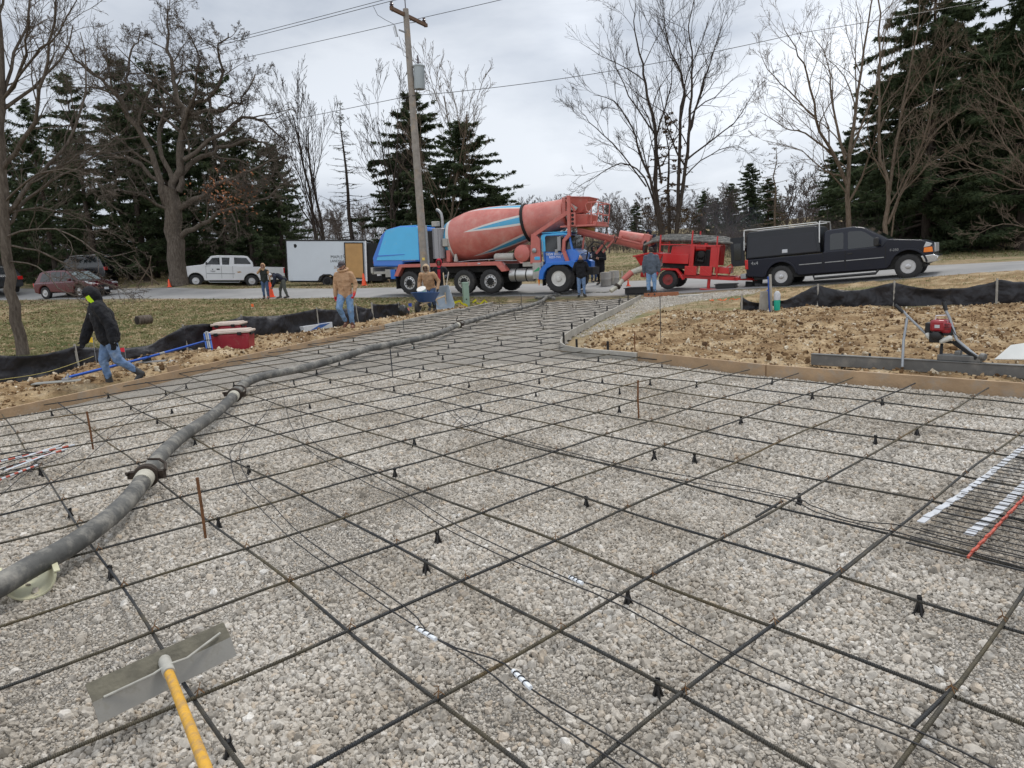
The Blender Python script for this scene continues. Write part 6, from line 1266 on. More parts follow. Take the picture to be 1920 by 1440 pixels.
def conifer_tree(name, label, cat, loc, cf, matn=M_NEEDLE, bark=M_BARKD, group=None, rz=0):
    root = thing(name, label, cat, loc, rz, group); tr_, br, V, F = cf; a, f = tubes_np([tr_], 8); link_mesh('trunk', np_mesh('trunk', a, f), bark, root, 80)
    a, f = tubes_np(br, 3); 
    if V is not None:
        me = np_mesh('crown', np.concatenate([a, V]), np.concatenate([f, F + len(a)]), np.r_[np.zeros(len(f), int), np.ones(len(F), int)]); link_mesh('crown', me, [bark, matn], root, None)
    else: link_mesh('crown', np_mesh('crown', a, f), bark, root, None)
    return root
def gp(px, Y):
    g = ground_at(px, Y); g.z = gz(g.x, g.y) - .05; return g
SPR_A = conifer(1, 12.0, 3.9, .04, 150, 32, 22, .40, .42, .5, .48, width=.034, sparse=.3); SPR_B = conifer(2, 9.6, 4.4, .04, 160, 32, 22, .14, .34, .9, .55, width=.032, tip_up=.6, sparse=.3)
conifer_tree('spruce_tree', 'shaggy dark spruce behind the utility pole', 'tree', gp(790, 51), SPR_A).scale = (1.32, 1.32, 1.06)
sprB = conifer_tree('spruce_tree', 'broad dark spruce rising behind the mixer drum', 'tree', gp(884, 45), SPR_B)
conifer_tree('larch_tree', 'thin nearly leafless larch left of the utility pole', 'tree', gp(668, 50), conifer(3, 12.2, 2.6, .08, 95, 4, 2, .1, .22, .8, .8, needles=False, tip_up=1.0, width=.03))
conifer_tree('pine_tree', 'half dead brown pine inside the tall fanning bare tree', 'tree', gp(1257, 52), conifer(4, 11.0, 3.6, .15, 60, 7, 5, .1, .35, .8, .7, needles=False, tip_up=.8, width=.07), M_NEEDLEB)
conifer_tree('dead_tree', 'thin dead trunk with stubby branches above the bed cap', 'tree', gp(1452, 46), conifer(5, 7.2, 1.6, .3, 34, 3, 2, .1, .15, .8, .5, needles=False, tip_up=.5, width=.03), M_NEEDLEB, M_BARKL)
recopy0 = [(836, 48, .78, 'low dark spruce between the two middle spruces'), (935, 47, .62, 'small dark spruce at the right end of the clump behind the drum'), (752, 54, .74, 'small shaggy spruce left of the pole spruce')]
BIG1 = conifer(6, 17.5, 7.0, .05, 210, 44, 26, .34, .5, .6, .55, width=.042, sparse=.35); BIG2 = conifer(7, 16.0, 5.6, .06, 185, 40, 24, .26, .46, .75, .58, width=.04, sparse=.35)
conifer_tree('spruce_tree', 'largest dark spruce on the right above the hood of the dark pickup', 'tree', gp(1735, 42), BIG1)
b2 = conifer_tree('spruce_tree', 'tall dark spruce cut off by the right edge', 'tree', gp(1912, 37), BIG2)
def recopy(root, label, loc, rz, s, group=None):
    l0_ = group is None
    c = copy_tree(root); c['label'] = label; c.location = loc; c.rotation_euler = (0, 0, rz); c.scale = (s * (1.25 if l0_ else 1), s * (1.25 if l0_ else 1), s)
    if group: c['group'] = group
    elif 'group' in c: del c['group']
    return c
sprB.scale = (1.35, 1.35, 1)
for px, Y, s, l_ in recopy0: recopy(sprB, l_, gp(px, Y), random.random() * 6, s)
GRP = 'dark conifers massed on the right behind the bare trees'
lab = 'dark conifer in the mass on the right behind the bare trees'
for px, Y, s in ((1640, 50, .72), (1688, 47, .8), (1785, 46, .92), (1855, 43, .8), (1830, 49, .88), (1585, 58, .6), (1700, 56, .8), (1800, 60, .85), (1880, 56, .9), (1990, 44, .95), (2080, 50, 1), (1560, 66, .55), (1960, 62, .9)): recopy(b2, lab, gp(px, Y), random.random() * 6, s, GRP)
for px, Y, s in ((1405, 92, .66), (1372, 100, .55), (1195, 120, .5), (1320, 112, .55), (1345, 118, .5), (1440, 84, .5)): recopy(b2, 'distant bluish conifer on the far tree line right of the bare tree', gp(px, Y), random.random() * 6, s, 'distant conifers on the far tree line')
# pine grove on the left
PIN = [conifer(20 + k, 14.5, 4.0, .05, 110, 28, 14, .10, .45, .9, .42, width=.042, tip_up=.9, sparse=.4) for k in range(3)]
protos = []
PG = 'dark pines of the grove behind the big oak'; PL = 'tall dark pine in the grove behind the big oak'
k = 0
for row, (Y, pxs) in enumerate(((72, [-60, 20, 100, 170, 240, 320, 400, 460, 520]), (50, [-60, 25, 105, 190, 262, 345, 425, 492, 548]), (56, [-120, -20, 60, 150, 232, 300, 390, 460, 525]), (63, [-90, 10, 95, 180, 275, 360, 440, 505, 560]))):
    for px in pxs:
        px += random.uniform(-14, 14); hs = {0: 1.0}[0] * random.uniform(.86, 1.06) * (1 if px > 150 else .84) * (.80 if px > 440 else 1) * (.86 if px > 520 else 1)
        if k < 3: o = conifer_tree('pine_tree', PL, 'tree', gp(px, Y), PIN[k], group=PG); o.scale = (hs,) * 3; protos.append(o)
        else: recopy(protos[k % 3], PL, gp(px, Y + random.uniform(-1.5, 1.5)), random.random() * 6, hs, PG)
        k += 1
# plain bare trees, generated
def bare(seed, H, r, kids, spread, ratio, up, rmin, stems=1):
    rnd = np.random.default_rng(seed); out = []; cfg = dict(seg=[8, 6, 5, 4, 3], ratio=ratio, spread=spread, gnarl=.11, up=up, kids=kids, rmin=rmin)
    for s in range(stems): grow(out, np.array([rnd.normal(0, .15), rnd.normal(0, .15), -.1]), np.array([rnd.normal(0, .16), rnd.normal(0, .16), 1.0]), H * rnd.uniform(.8, 1), r, 0, cfg, rnd)
    return out
def bare_tree(label, loc, out, matl, group=None, s=1):
    root = thing('bare_tree', label, 'tree', loc, random.random() * 6, group); finish_tree('bare_tree', out, matl, root); root.scale = (s,) * 3; return root
tA = bare_tree('narrow bare tree with upright twigs left of the larch', gp(612, 49), bare(71, 12.5, .14, [9, 6, 4, 3, 0], (.25, .55), .5, .14, .009, 2), M_BARKD)
tB = bare_tree('bare tree rising behind the left side of the pole spruce', gp(735, 47), bare(72, 11.8, .10, [8, 5, 4, 3, 0], (.3, .65), .5, .12, .009, 2), M_BARKD)
tC = bare_tree('bare tree rising above the pole spruce right of the transformer', gp(832, 46), bare(73, 13.2, .12, [9, 5, 4, 3, 0], (.3, .7), .5, .12, .009, 2), M_BARKL)
FARL = 'distant leafless tree on the wooded skyline'; FG = 'distant leafless trees on the wooded skyline'
M_FARB = bark_mat('far_bark', (.055, .045, .042), (.10, .082, .075), (.16, .135, .12))
fp = [bare_tree(FARL, (0, 0, -50), bare(80 + q, 9.5, .16, [10, 7, 5, 3, 0], (.35, .9), .52, .07, .022, 1), M_FARB, FG) for q in range(3)]
cnt = 0
for Y, px0, px1, n, s0 in ((95, 1130, 1560, 14, .66), (112, 930, 1500, 18, .75), (135, 880, 1560, 22, .86), (155, 540, 1100, 24, .95), (175, 520, 1400, 22, 1.0), (125, 540, 760, 10, .7), (75, 1460, 1600, 5, .75)):
    for q in range(n):
        px = px0 + (px1 - px0) * (q + random.random()) / n; g = gp(px, Y + random.uniform(-6, 6)); s = s0 * random.uniform(.7, 1.1)
        if cnt < 3: o = fp[cnt]; o.location = g; o.scale = (s * 1.1, s * 1.1, s)
        else: o = recopy(fp[cnt % 3], FARL, g, random.random() * 6, s, FG)
        cnt += 1
# brush: tangled thickets
def thicket(seed, w=3.0, h=2.6, n=90):
    rnd = np.random.default_rng(seed); out = []; cfg = dict(seg=[5, 4, 3], ratio=.5, spread=(.4, 1.0), gnarl=.18, up=.1, kids=[5, 3, 0], rmin=.008)
    for s in range(n): x, y = rnd.normal(0, w / 2.2, 2); grow(out, np.array([x, y, -.1]), np.array([rnd.normal(0, .35), rnd.normal(0, .35), 1.0]), h * rnd.uniform(.4, 1.1), .014, 0, cfg, rnd)
    return out
def thicket_obj(label, loc, out, matl, group):
    root = thing('thicket', label, 'bush', loc, 0, group); V, F = tubes_np([(p, r) for p, r, l in out if True][:], 3) ; link_mesh('twigs', np_mesh('twigs', V, F), matl, root, None); return root
th = None; TG = 'thickets of bare brush along the far side of the road and the field edge'
for px, Y, s in [(1330, 66, .8), (1385, 62, .8), (1440, 58, .9), (1490, 54, .9), (1530, 50, 1.0), (1290, 74, .8), (1240, 84, .9), (1180, 92, .95), (1110, 98, 1.0), (1060, 104, 1.1), (1000, 108, 1.1), (940, 112, 1.1), (890, 112, 1.1), (830, 100, 1.5), (770, 90, 1.4), (720, 86, 1.3), (670, 84, 1.3), (620, 86, 1.3), (575, 80, 1.3), (560, 56, .8), (-60, 60, 1.2), (0, 62, 1.2), (60, 62, 1.2), (130, 60, 1.2), (200, 62, 1.2), (260, 60, 1.2), (320, 62, 1.2), (380, 60, 1.2), (440, 62, 1.2), (500, 60, 1.2), (540, 64, 1.3), (30, 68, 1.5), (110, 68, 1.5), (190, 68, 1.5), (280, 68, 1.5), (360, 68, 1.5), (430, 68, 1.5), (480, 52, .6), (260, 54, .6), (180, 53, .6), (1570, 46, .9), (1620, 44, .8), (1700, 46, .8), (1780, 44, .9), (1850, 42, .8), (1400, 78, 1.1), (1350, 88, 1.1), (1250, 108, 1.2), (1150, 118, 1.3), (1300, 100, 1.2)]:
    if th is None: th = thicket_obj('bare brown thicket of brush beyond the road', gp(px, Y), thicket(5), M_FARB, TG); th.scale = (s,) * 3
    else: recopy(th, 'bare brown thicket of brush beyond the road', gp(px, Y), random.random() * 6, s, TG)
M_OAKLEAF = mat('russet_leaves', (.30, .12, .05), .8, 0, .4, 3)
lv = MB(); rn = random.Random(4)
for q in range(260):
    c_ = Vector((rn.gauss(0, .9), rn.gauss(0, .5), rn.gauss(0, .75))); d1 = Vector((rn.gauss(0, 1), rn.gauss(0, 1), rn.gauss(0, 1))).normalized() * .09; d2 = Vector((rn.gauss(0, 1), rn.gauss(0, 1), rn.gauss(0, 1))).normalized() * .06; lv.add([c_ - d1, c_ + d2, c_ + d1, c_ - d2], [(0, 1, 2, 3)])
ol = lv.build('leaf_cluster', M_OAKLEAF, None, None); ol.location = onY(428, 362, 41.5); tag(ol, 'cluster of russet dead leaves clinging to a lower branch of the oak', 'leaves', kind='stuff')
# fallen branches below the oak edge
for q, px in enumerate((255, 285, 300)):
    g = gp(px, 45.5); o = MB().tube([(0, 0, 0), (.6, 0, .7), (1.0, .1, 1.3), (1.3, 0, 2.0)], [.05, .04, .03, .015], 6).build('fallen_branch', M_BARKL, None, 80); o.location = g; o.rotation_euler = (0, 0, q * 1.9); tag(o, 'dead branch propped up in the brush left of the oak trunk', 'branch', 'dead branches left of the oak')

# ================================================================ UTILITY POLE AND LINES
pb = ground_at(801, 27.4); pb.z = gz(pb.x, pb.y); ptop = Vector(onY(760.5, 17, 27.4))
up_ = thing('utility_pole', 'tall wooden utility pole with crossarm and grey transformer beside the truck', 'utility pole', pb)
M_POLE = mat('weathered_pole', (.27, .245, .22), .85, 0, .2, 6, .4, 30, dirt=(.46, .30, .16), dirt_amt=.4, dirt_scale=1.2)
T_ = ptop - pb
part('pole', M_POLE, up_, lambda m: m.tube([(0, 0, -.3), T_ * .5, T_], [.165, .14, .105], 16))
a0, a1 = Vector(onY(732.5, 15, 26.6)) - pb, Vector(onY(800, 48, 28.7)) - pb
part('crossarm', mat('brown_crossarm', (.13, .075, .045), .8, 0, .25, 8), up_, lambda m: m.bar(a0, a1, .10, .12))
part('crossarm_brace', M_GREYM, up_, lambda m: (m.bar(T_ * .955, (a0 + a1) / 2 + (a1 - a0) * .27, .02, .03), m.bar(T_ * .955, (a0 + a1) / 2 - (a1 - a0) * .2, .02, .03)))
M_INS = mat('insulator_brown', (.07, .05, .06), .2, 0, .1, coat=.6)
ins = [a0 + (a1 - a0) * .03, T_ + Vector((0, 0, .25)), a0 + (a1 - a0) * .93]
for q, p_ in enumerate(ins): part('insulator', M_INS, up_, lambda m, p_=p_: (m.lathe([(.02, -.1 if q != 1 else -.3), (.02, .06), (.075, .08), (.05, .12), (.08, .14), (.045, .19), (.06, .22), (.02, .25)], p_, n=14)))
tb = Vector(onY(787, 168, 27.35)) - pb; tt = Vector(onY(785.5, 124, 27.35)) - pb; M_TRF = mat('transformer_grey', (.33, .37, .39), .45, .1, .05, 2)
def trf(m):
    d = tt - tb; L_ = d.length; m.lathe([(.05, 0), (.2, .01), (.205, .04), (.205, L_ - .04), (.225, L_ - .03), (.225, L_ + .01), (.18, L_ + .04), (.05, L_ + .05)], tb, d, 24)
trm = part('transformer', M_TRF, up_, trf); part('bushing', M_INS, trm, lambda m: m.lathe([(.05, 0), (.05, .1), (.03, .12), (.045, .2), (.03, .25), (.02, .34)], tt + Vector((-.02, 0, .05)), n=10))
part('mount_bracket', M_GREYM, trm, lambda m: [m.bar(tb + (tt - tb) * f, T_ * ((tb.z + (tt - tb).z * f) / T_.z), .05, .06) for f in (.2, .8)])
part('fuse_cutout', M_GREYM, up_, lambda m: (m.bar(Vector(onY(740, 48, 27)) - pb, Vector(onY(745, 68, 27)) - pb, .06, .09), m.bar(Vector(onY(737, 50, 27)) - pb, Vector(onY(742, 69, 27)) - pb, .02, .03), m.bar(Vector(onY(748, 56, 27.1)) - pb, Vector(onY(764, 62, 27.4)) - pb, .04, .05)))
part('jumper_wire', M_BLACKP, up_, lambda m: (m.tube([Vector(onY(x, y, Y)) - pb for x, y, Y in ((700, 12, 25.6), (708, 28, 25.9), (722, 37, 26.3), (740, 46, 27))], .008, 5), m.tube([Vector(onY(x, y, 27.2)) - pb for x, y in ((748, 68), (754, 90), (757, 104), (765, 109))], .008, 5), m.tube([Vector(onY(x, y, 27.2)) - pb for x, y in ((796, 132), (798, 142), (803, 160), (807, 180))], .01, 5)))
part('pole_tag', mat('yellow_tag', (.7, .5, .1), .5), up_, lambda m: m.box(T_ * (1.75 / T_.z) + Vector((0, -.16, 0)), (.1, .02, .1)))
part('conduit', mat('grey_conduit', (.27, .29, .31), .5), up_, lambda m: m.tube([(.17, -.03, 0), T_ * .28 + Vector((.16, -.03, 0))], .055, 10))
def line(p, q, sag, label, r=.011):
    p, q = Vector(p), Vector(q); pts = [p.lerp(q, k / 16) - p - Vector((0, 0, sag * 4 * (k / 16) * (1 - k / 16))) for k in range(17)]
    o = MB().tube(pts, r, 5).build('power_line', M_BLACKP, None, 80); o.location = p; tag(o, label, 'power line', 'overhead lines strung across the sky')
Dl = Vector((-.885, .465, 0)); 
for q, (p_, l_, zz) in enumerate(zip(ins, ('upper left overhead line from the crossarm end', 'upper overhead line from the pole top', 'overhead line from the right end of the crossarm'), (2.6, 2.6, 3.2))):
    pw = pb + p_ + Vector((0, 0, .25)); line(pw + Dl * 62 + Vector((0, 0, zz)), pw, .5, l_ + ', left span'); line(pw, pw - Dl * 40 + Vector((0, 0, .6)), .4, l_ + ', right span')
nl = Vector(onY(768, 180, 27.3)); line(nl + Dl * 62 + Vector((0, 0, 1.5)), nl, .5, 'lowest overhead line, left of the pole'); line(nl, Vector(onY(1500, 62, 25)), .25, 'lowest overhead line, crossing the sky right of the pole'); line(Vector(onY(1500, 62, 25)), Vector(onY(2300, -90, 23)), .1, 'lowest overhead line over the right hand trees')

# ================================================================ PEOPLE
FOLD = bpy.data.textures.new('cloth_folds', 'MARBLE'); FOLD.noise_scale = .13; FOLD.turbulence = 9; FOLD.noise_depth = 3
def remesh(o, vx, smooth=4, disp=0.0):
    md = o.modifiers.new('remesh', 'REMESH'); md.mode = 'VOXEL'; md.voxel_size = vx; md.use_smooth_shade = True
    if disp:
        dm = o.modifiers.new('folds', 'DISPLACE'); dm.texture = FOLD; dm.strength = disp; dm.mid_level = .5; dm.texture_coords = 'LOCAL'
    if smooth: sm = o.modifiers.new('smooth', 'SMOOTH'); sm.factor = .5; sm.iterations = smooth
    return o
M_SKIN = mat('skin', (.36, .20, .14), .55, 0, .12, 12, .1, 60, spec=.4)
M_HAIR = mat('dark_hair', (.02, .014, .01), .7); M_EYE = mat('eye_dark', (.02, .015, .012), .2)
def cloth(name, col, bump=1.0, **k): return mat(name, col, .9, 0, .2, 6, bump, 7, **k)
DEF = dict(pelvis=(0, 0, .93), chest=(.0, 0, 1.26), neck=(.0, 0, 1.47), head=(.02, 0, 1.615),
           hipL=(0, .09, .90), hipR=(0, -.09, .90), kneeL=(.02, .10, .49), kneeR=(.02, -.10, .49), anL=(-.02, .11, .10), anR=(-.02, -.11, .10), toeL=(.15, .13, .04), toeR=(.15, -.13, .04),
           shL=(0, .19, 1.40), shR=(0, -.19, 1.40), elL=(-.03, .26, 1.12), elR=(-.03, -.26, 1.12), wrL=(.04, .27, .87), wrR=(.04, -.27, .87), look=(1, 0, 0))
def hand(m, w, d, pal, r=.0095, curl=.5):
    """palm, four fingers of different lengths and a thumb from the palm's side; d points along the forearm, pal faces the palm side"""
    d = Vector(d).normalized(); pal = Vector(pal); pal = (pal - d * pal.dot(d)).normalized(); s = d.cross(pal); w = Vector(w)
    m.capsule(w, w + d * .05, .024, .030); 
    for k in range(4): m.capsule(w + s * (.028 - .0185 * k), w + d * .075 + s * (.03 - .02 * k), .014, .014, 8)
    for k, ln in enumerate((.070, .080, .074, .058)):
        b0 = w + d * .085 + s * (.030 - .020 * k); c1 = b0 + (d * math.cos(curl * .6) + pal * math.sin(curl * .6)) * ln * .45; c2 = c1 + (d * math.cos(curl * 1.6) + pal * math.sin(curl * 1.6)) * ln * .32; c3 = c2 + (d * math.cos(curl * 2.4) + pal * math.sin(curl * 2.4)) * ln * .25
        m.capsule(b0, c1, r, r * .95, 8); m.capsule(c1, c2, r * .95, r * .88, 8); m.capsule(c2, c3, r * .88, r * .75, 8)
    t0 = w + d * .02 + s * .03; t1 = t0 + (d * .7 + s * .7).normalized() * .04; t2 = t1 + (d * .9 + s * .25 + pal * .35).normalized() * .035; m.capsule(t0, t1, .013, .0115, 8); m.capsule(t1, t2, .0115, .009, 8)
def person(label, loc, rz, J={}, scale=1.0, jacket=None, trousers=None, boots=None, boot_h=.0, gloves=None, hood=None, cap=None, cap_col=None, bulk=1.0, beard=False, bald=False, hair=True, vx=.010, skin=M_SKIN, hood_down=None, extra=None, jacket_len=.0, group=None, sleeves=True):
    j = {k: Vector(v) for k, v in {**DEF, **J}.items()}
    root = thing('person', label, 'person', loc, rz, group); root.scale = (scale,) * 3
    lk = j['look'].normalized(); up = Vector((0, 0, 1)); sdv = up.cross(lk).normalized(); upv = lk.cross(sdv).normalized(); H = j['head']
    Rm = Matrix((lk, sdv, upv)).transposed()
    hp = lambda x, y, z: H + Rm @ Vector((x, y, z))
    def legs(m, a, b_, c, ext=0):
        for s in 'LR':
            m.capsule(j['hip' + s], j['knee' + s], a, b_); m.capsule(j['knee' + s], j['an' + s], b_ * .98, c)
    def torso(m, r0, r1, r2, low=0.0):
        pe, ch, ne = j['pelvis'], j['chest'], j['neck']; ax = (ch - pe).normalized()
        for s in (-1, 1):
            off = lambda v, w: v + Vector((0, w * s, 0))
            m.capsule(off(pe - ax * low, .055), off(ch, .07), r0, r1); m.capsule(off(ch, .07), off(ne - Vector((0, 0, .07)), .065), r1, r2)
        m.capsule(pe - ax * low, ch, r0 * 1.02, r1 * 1.05); m.capsule(ch, ne - Vector((0, 0, .05)), r1 * 1.04, r2)
        for s in 'LR': m.capsule(ne - Vector((0, 0, .075)), j['sh' + s], r2 * .72, .82 * r2)
    def arms(m, a, b_, c, cut=1.0):
        for s in 'LR':
            w = j['el' + s].lerp(j['wr' + s], cut); m.capsule(j['sh' + s], j['el' + s], a, b_); m.capsule(j['el' + s], w, b_, c)
    body = MB(); torso(body, .085, .085, .06); legs(body, .07, .052, .038); arms(body, .045, .038, .027)
    body.capsule(j['neck'] - Vector((0, 0, .04)), H + Rm @ Vector((-.02, 0, -.06)), .055, .052)
    body.ball(hp(-.012, 0, .035), (.088, .074, .088), 20); body.capsule(hp(.02, 0, -.04), hp(.045, 0, -.075), .058, .034, 14); body.capsule(hp(.04, .02, -.02), hp(.04, -.02, -.02), .042, .042, 12)
    body.capsule(hp(.078, 0, .022), hp(.102, 0, -.016), .009, .015, 8); body.capsule(hp(.07, .03, .038), hp(.07, -.03, .038), .014, .014, 8)
    for s in (-1, 1): body.capsule(hp(-.005, .076 * s, .015), hp(-.01, .08 * s, -.02), .016, .012, 8)
    for s in 'LR':
        body.capsule(j['an' + s], j['toe' + s], .04, .032)
        if not gloves: hand(body, j['wr' + s], j['wr' + s] - j['el' + s], Vector((0, -1 if s == 'L' else 1, 0)) + Vector((.3, 0, 0)))
    bo = body.build('body', skin, root, None); remesh(bo, min(vx, .0085), 2)
    part('eyes', M_EYE, root, lambda m: [m.ball(hp(.079, s * .031, .014), (.011, .013, .008), 8) for s in (-1, 1)], angle=80)
    part('mouth', mat('lips', (.23, .09, .07), .6), root, lambda m: m.ball(hp(.086, 0, -.052), (.01, .024, .007), 8), angle=80)
    part('eyebrows', M_HAIR, root, lambda m: [m.capsule(hp(.086, s * .018, .034), hp(.078, s * .046, .032), .005, .004, 6) for s in (-1, 1)], angle=80)
    if beard: remesh(part('beard', M_HAIR, root, lambda m: (m.capsule(hp(.03, .05, -.05), hp(.062, .0, -.085), .022, .03), m.capsule(hp(.03, -.05, -.05), hp(.062, 0, -.085), .022, .03), m.capsule(hp(.088, .02, -.04), hp(.088, -.02, -.04), .008, .008, 6)), angle=None), .008, 2)
    if hair and not bald and not hood: 
        remesh(part('hair', M_HAIR, root, lambda m: (m.ball(hp(-.025, 0, .052), (.09, .082, .078), 18), m.ball(hp(-.05, 0, .0), (.062, .07, .07), 14)), angle=None), .01, 2)
    if jacket:
        def jk(m):
            torso(m, .112 * bulk, .118 * bulk, .085 * bulk, .04 + jacket_len); 
            if sleeves: arms(m, .074 * bulk, .062 * bulk, .047 * bulk, .95)
            m.capsule(j['neck'] - Vector((0, 0, .03)), j['neck'] + Vector((.0, 0, .015)), .078, .07)
            m.capsule(j['pelvis'] + Vector((0, -.07, -.02)), j['pelvis'] + Vector((0, .07, -.02)), .115 * bulk, .115 * bulk)
        remesh(part('jacket', jacket, root, jk, angle=None), .014, 2, .016)
    if not sleeves and jacket: remesh(part('sleeves', hood_down or jacket, root, lambda m: arms(m, .066, .055, .042, .95), angle=None), .015, 2)
    if trousers:
        def tr__(m):
            m.capsule(j['pelvis'] + Vector((0, .055, 0)), j['hipL'] - Vector((0, 0, .03)), .10, .095); m.capsule(j['pelvis'] + Vector((0, -.055, 0)), j['hipR'] - Vector((0, 0, .03)), .10, .095); m.capsule(j['pelvis'] + Vector((0, -.06, .06)), j['pelvis'] + Vector((0, .06, .06)), .095, .095)
            for s in 'LR':
                an = j['knee' + s].lerp(j['an' + s], .92 - boot_h * 1.6); m.capsule(j['hip' + s], j['knee' + s], .098, .074); m.capsule(j['knee' + s], an, .073, .062)
        remesh(part('trousers', trousers, root, tr__, angle=None), .013, 2, .018)
    for s in 'LR':
        def bt_(m, s=s):
            a, t_ = j['an' + s], j['toe' + s]; d = (t_ - a); fl = Vector((d.x, d.y, d.z)); m.capsule(a + Vector((0, 0, -.03)), t_, .052, .042); m.capsule(a - fl.normalized() * .045 - Vector((0, 0, .045)), t_ - Vector((0, 0, .005)), .045, .04)
            m.capsule(a, a.lerp(j['knee' + s], .18 + boot_h * 1.9), .056, .060)
        remesh(part('boot', boots or M_RUBBER, root, bt_, angle=None), .011, 2)
        if gloves:
            def gl(m, s=s):
                e, w = j['el' + s], j['wr' + s]; hand(m, w, w - e, Vector((.3, -1 if s == 'L' else 1, 0)), .0115, .75); m.capsule(w.lerp(e, .2), w + (w - e).normalized() * .02, .042, .036)
            remesh(part('glove', gloves, root, gl, angle=None), .0075, 1)
    if hood:
        def hd(m):
            n_, mm = 24, 16; R = (.128, .112, .142); V = []; Fc = []; c = (-.018, 0, .018)
            for i in range(mm + 1):
                th_ = math.pi * i / mm
                for k in range(n_): a = 2 * math.pi * k / n_; V.append(((math.sin(th_) * math.cos(a)), math.sin(th_) * math.sin(a), math.cos(th_)))
            for i in range(mm):
                for k in range(n_):
                    q = [i * n_ + k, i * n_ + (k + 1) % n_, (i + 1) * n_ + (k + 1) % n_, (i + 1) * n_ + k]; ce = sum((Vector(V[x]) for x in q), Vector()) / 4
                    if ce.x > .60 and ce.z < .55: continue
                    if ce.z < -.9: continue
                    Fc.append(tuple(q))
            m.add([hp(c[0] + R[0] * v[0] * (1.05 if v[0] > 0 else 1), R[1] * v[1], c[2] + R[2] * v[2]) for v in V], Fc)
        h_ = part('hood', hood, root, hd, angle=None); so = h_.modifiers.new('solid', 'SOLIDIFY'); so.thickness = .014; so.offset = 0; sb = h_.modifiers.new('sub', 'SUBSURF'); sb.levels = 1; sb.render_levels = 1
        remesh(part('hood_neck', hood, root, lambda m: m.capsule(j['neck'] - Vector((0, 0, .02)), H + Rm @ Vector((-.05, 0, -.07)), .095, .085), angle=None), .016, 2)
        h_.data.polygons.foreach_set('use_smooth', np.ones(len(h_.data.polygons), dtype=bool))
    if hood_down and sleeves:
        def hn(m):
            c = j['neck'] + Vector((-.02, 0, .03)); pts = [c + Vector((.10 * math.cos(a) - .0, .115 * math.sin(a), .03 * -math.cos(a) + .01)) for a in np.linspace(0, 2 * math.pi, 15)]; m.tube(pts, [.036] * 15, 8)
            m.ball(c + Vector((-.09, 0, -.0)), (.07, .10, .06), 12)
        remesh(part('hood', hood_down, root, hn, angle=None), .014, 2)
    if cap:
        def cp(m):
            m.ball(hp(-.012, 0, .062), (.098, .086, .072), 20)
        remesh(part('cap', cap, root, cp, angle=None), .008, 2)
        if cap_col != 'beanie': part('cap_brim', cap, root, lambda m: m.add([hp(.06 + .085 * math.cos(a) * 1.0, .075 * math.sin(a), .058 - .022 * math.cos(a) + dz) for dz in (0, .008) for a in np.linspace(-1.5, 1.5, 9)], [tuple(range(9)), tuple(range(17, 8, -1))] + [(i, i + 1, i + 10, i + 9) for i in range(8)] + [(8, 0, 9, 17)]), angle=40)
    if extra: extra(root, j, hp)
    return root
C_BLK = cloth('black_jacket_cloth', (.0055, .006, .009)); C_TAN = cloth('tan_hoodie_cloth', (.44, .27, .155)); C_JEAN = cloth('light_jeans', (.16, .28, .46), dirt=(.30, .36, .42), dirt_amt=.4, dirt_scale=7); C_JEAN2 = cloth('blue_jeans', (.13, .21, .36), dirt=(.27, .33, .42), dirt_amt=.45, dirt_scale=6); C_JEAN3 = cloth('dark_jeans', (.06, .10, .19), dirt=(.16, .2, .28), dirt_amt=.35)
C_RBOOT = mat('dusty_rubber_boot', (.035, .036, .037), .65, 0, .2, 6, dirt=(.14, .13, .12), dirt_amt=.4); C_BROWN = cloth('brown_boot', (.13, .055, .03)); C_GREYC = cloth('grey_cap', (.07, .062, .068)); C_REDG = mat('red_rubber_glove', (.55, .02, .025), .45); C_DARKG = cloth('dark_glove', (.012, .012, .016))
C_DARKPANT = cloth('muddy_dark_trousers', (.05, .046, .042), dirt=(.14, .12, .10), dirt_amt=.4); C_SWEAT = cloth('slate_sweatshirt', (.085, .105, .135)); C_CRIM = cloth('crimson_cloth', (.35, .012, .03)); C_NAVYC = cloth('navy_cloth', (.012, .015, .03))
def gpz(px, Y, dz=0.0):
    g = ground_at(px, Y); g.z = gz(g.x, g.y) + dz; return g
# 1 man walking at left
g = gpz(216, 10.25, -.05)
def ex1(root, j, hp):
    part('face_cover', mat('neon_yellow', (.62, .95, .02), .6), root, lambda m: (m.add([hp(.088, .088, .04), hp(.035, .124, .045), hp(.03, .124, -.10), hp(.07, .10, -.125), hp(.095, .078, -.02)] + [hp(.088, .07, .04), hp(.035, .10, .045), hp(.03, .10, -.07), hp(.075, .07, -.095), hp(.095, .062, -.02)], [(0, 1, 2, 3, 4), (9, 8, 7, 6, 5)] + [(i, (i + 1) % 5, 5 + (i + 1) % 5, 5 + i) for i in range(5)])))
    part('cap_brim', C_BLK, root, lambda m: m.add([hp(.06 + .09 * math.cos(a), .07 * math.sin(a), .075 - .025 * math.cos(a) + dz) for dz in (0, .008) for a in np.linspace(-1.5, 1.5, 9)], [tuple(range(9)), tuple(range(17, 8, -1))] + [(i, i + 1, i + 10, i + 9) for i in range(8)] + [(8, 0, 9, 17)]))
    c = Vector((.195, .03, 1.27)); part('chest_mark', M_WHT, root, lambda m: (m.tube([c + Vector((0, .022, .012)), c + Vector((.004, 0, .002)), c + Vector((0, -.022, .012))], .004, 5), m.tube([c + Vector((0, .022, -.012)), c + Vector((.004, 0, -.002)), c + Vector((0, -.022, -.012))], .004, 5)))
    part('cuff_patch', M_WHT, root, lambda m: m.box(j['wrL'] + Vector((0, .045, .0)), (.05, .012, .03)))
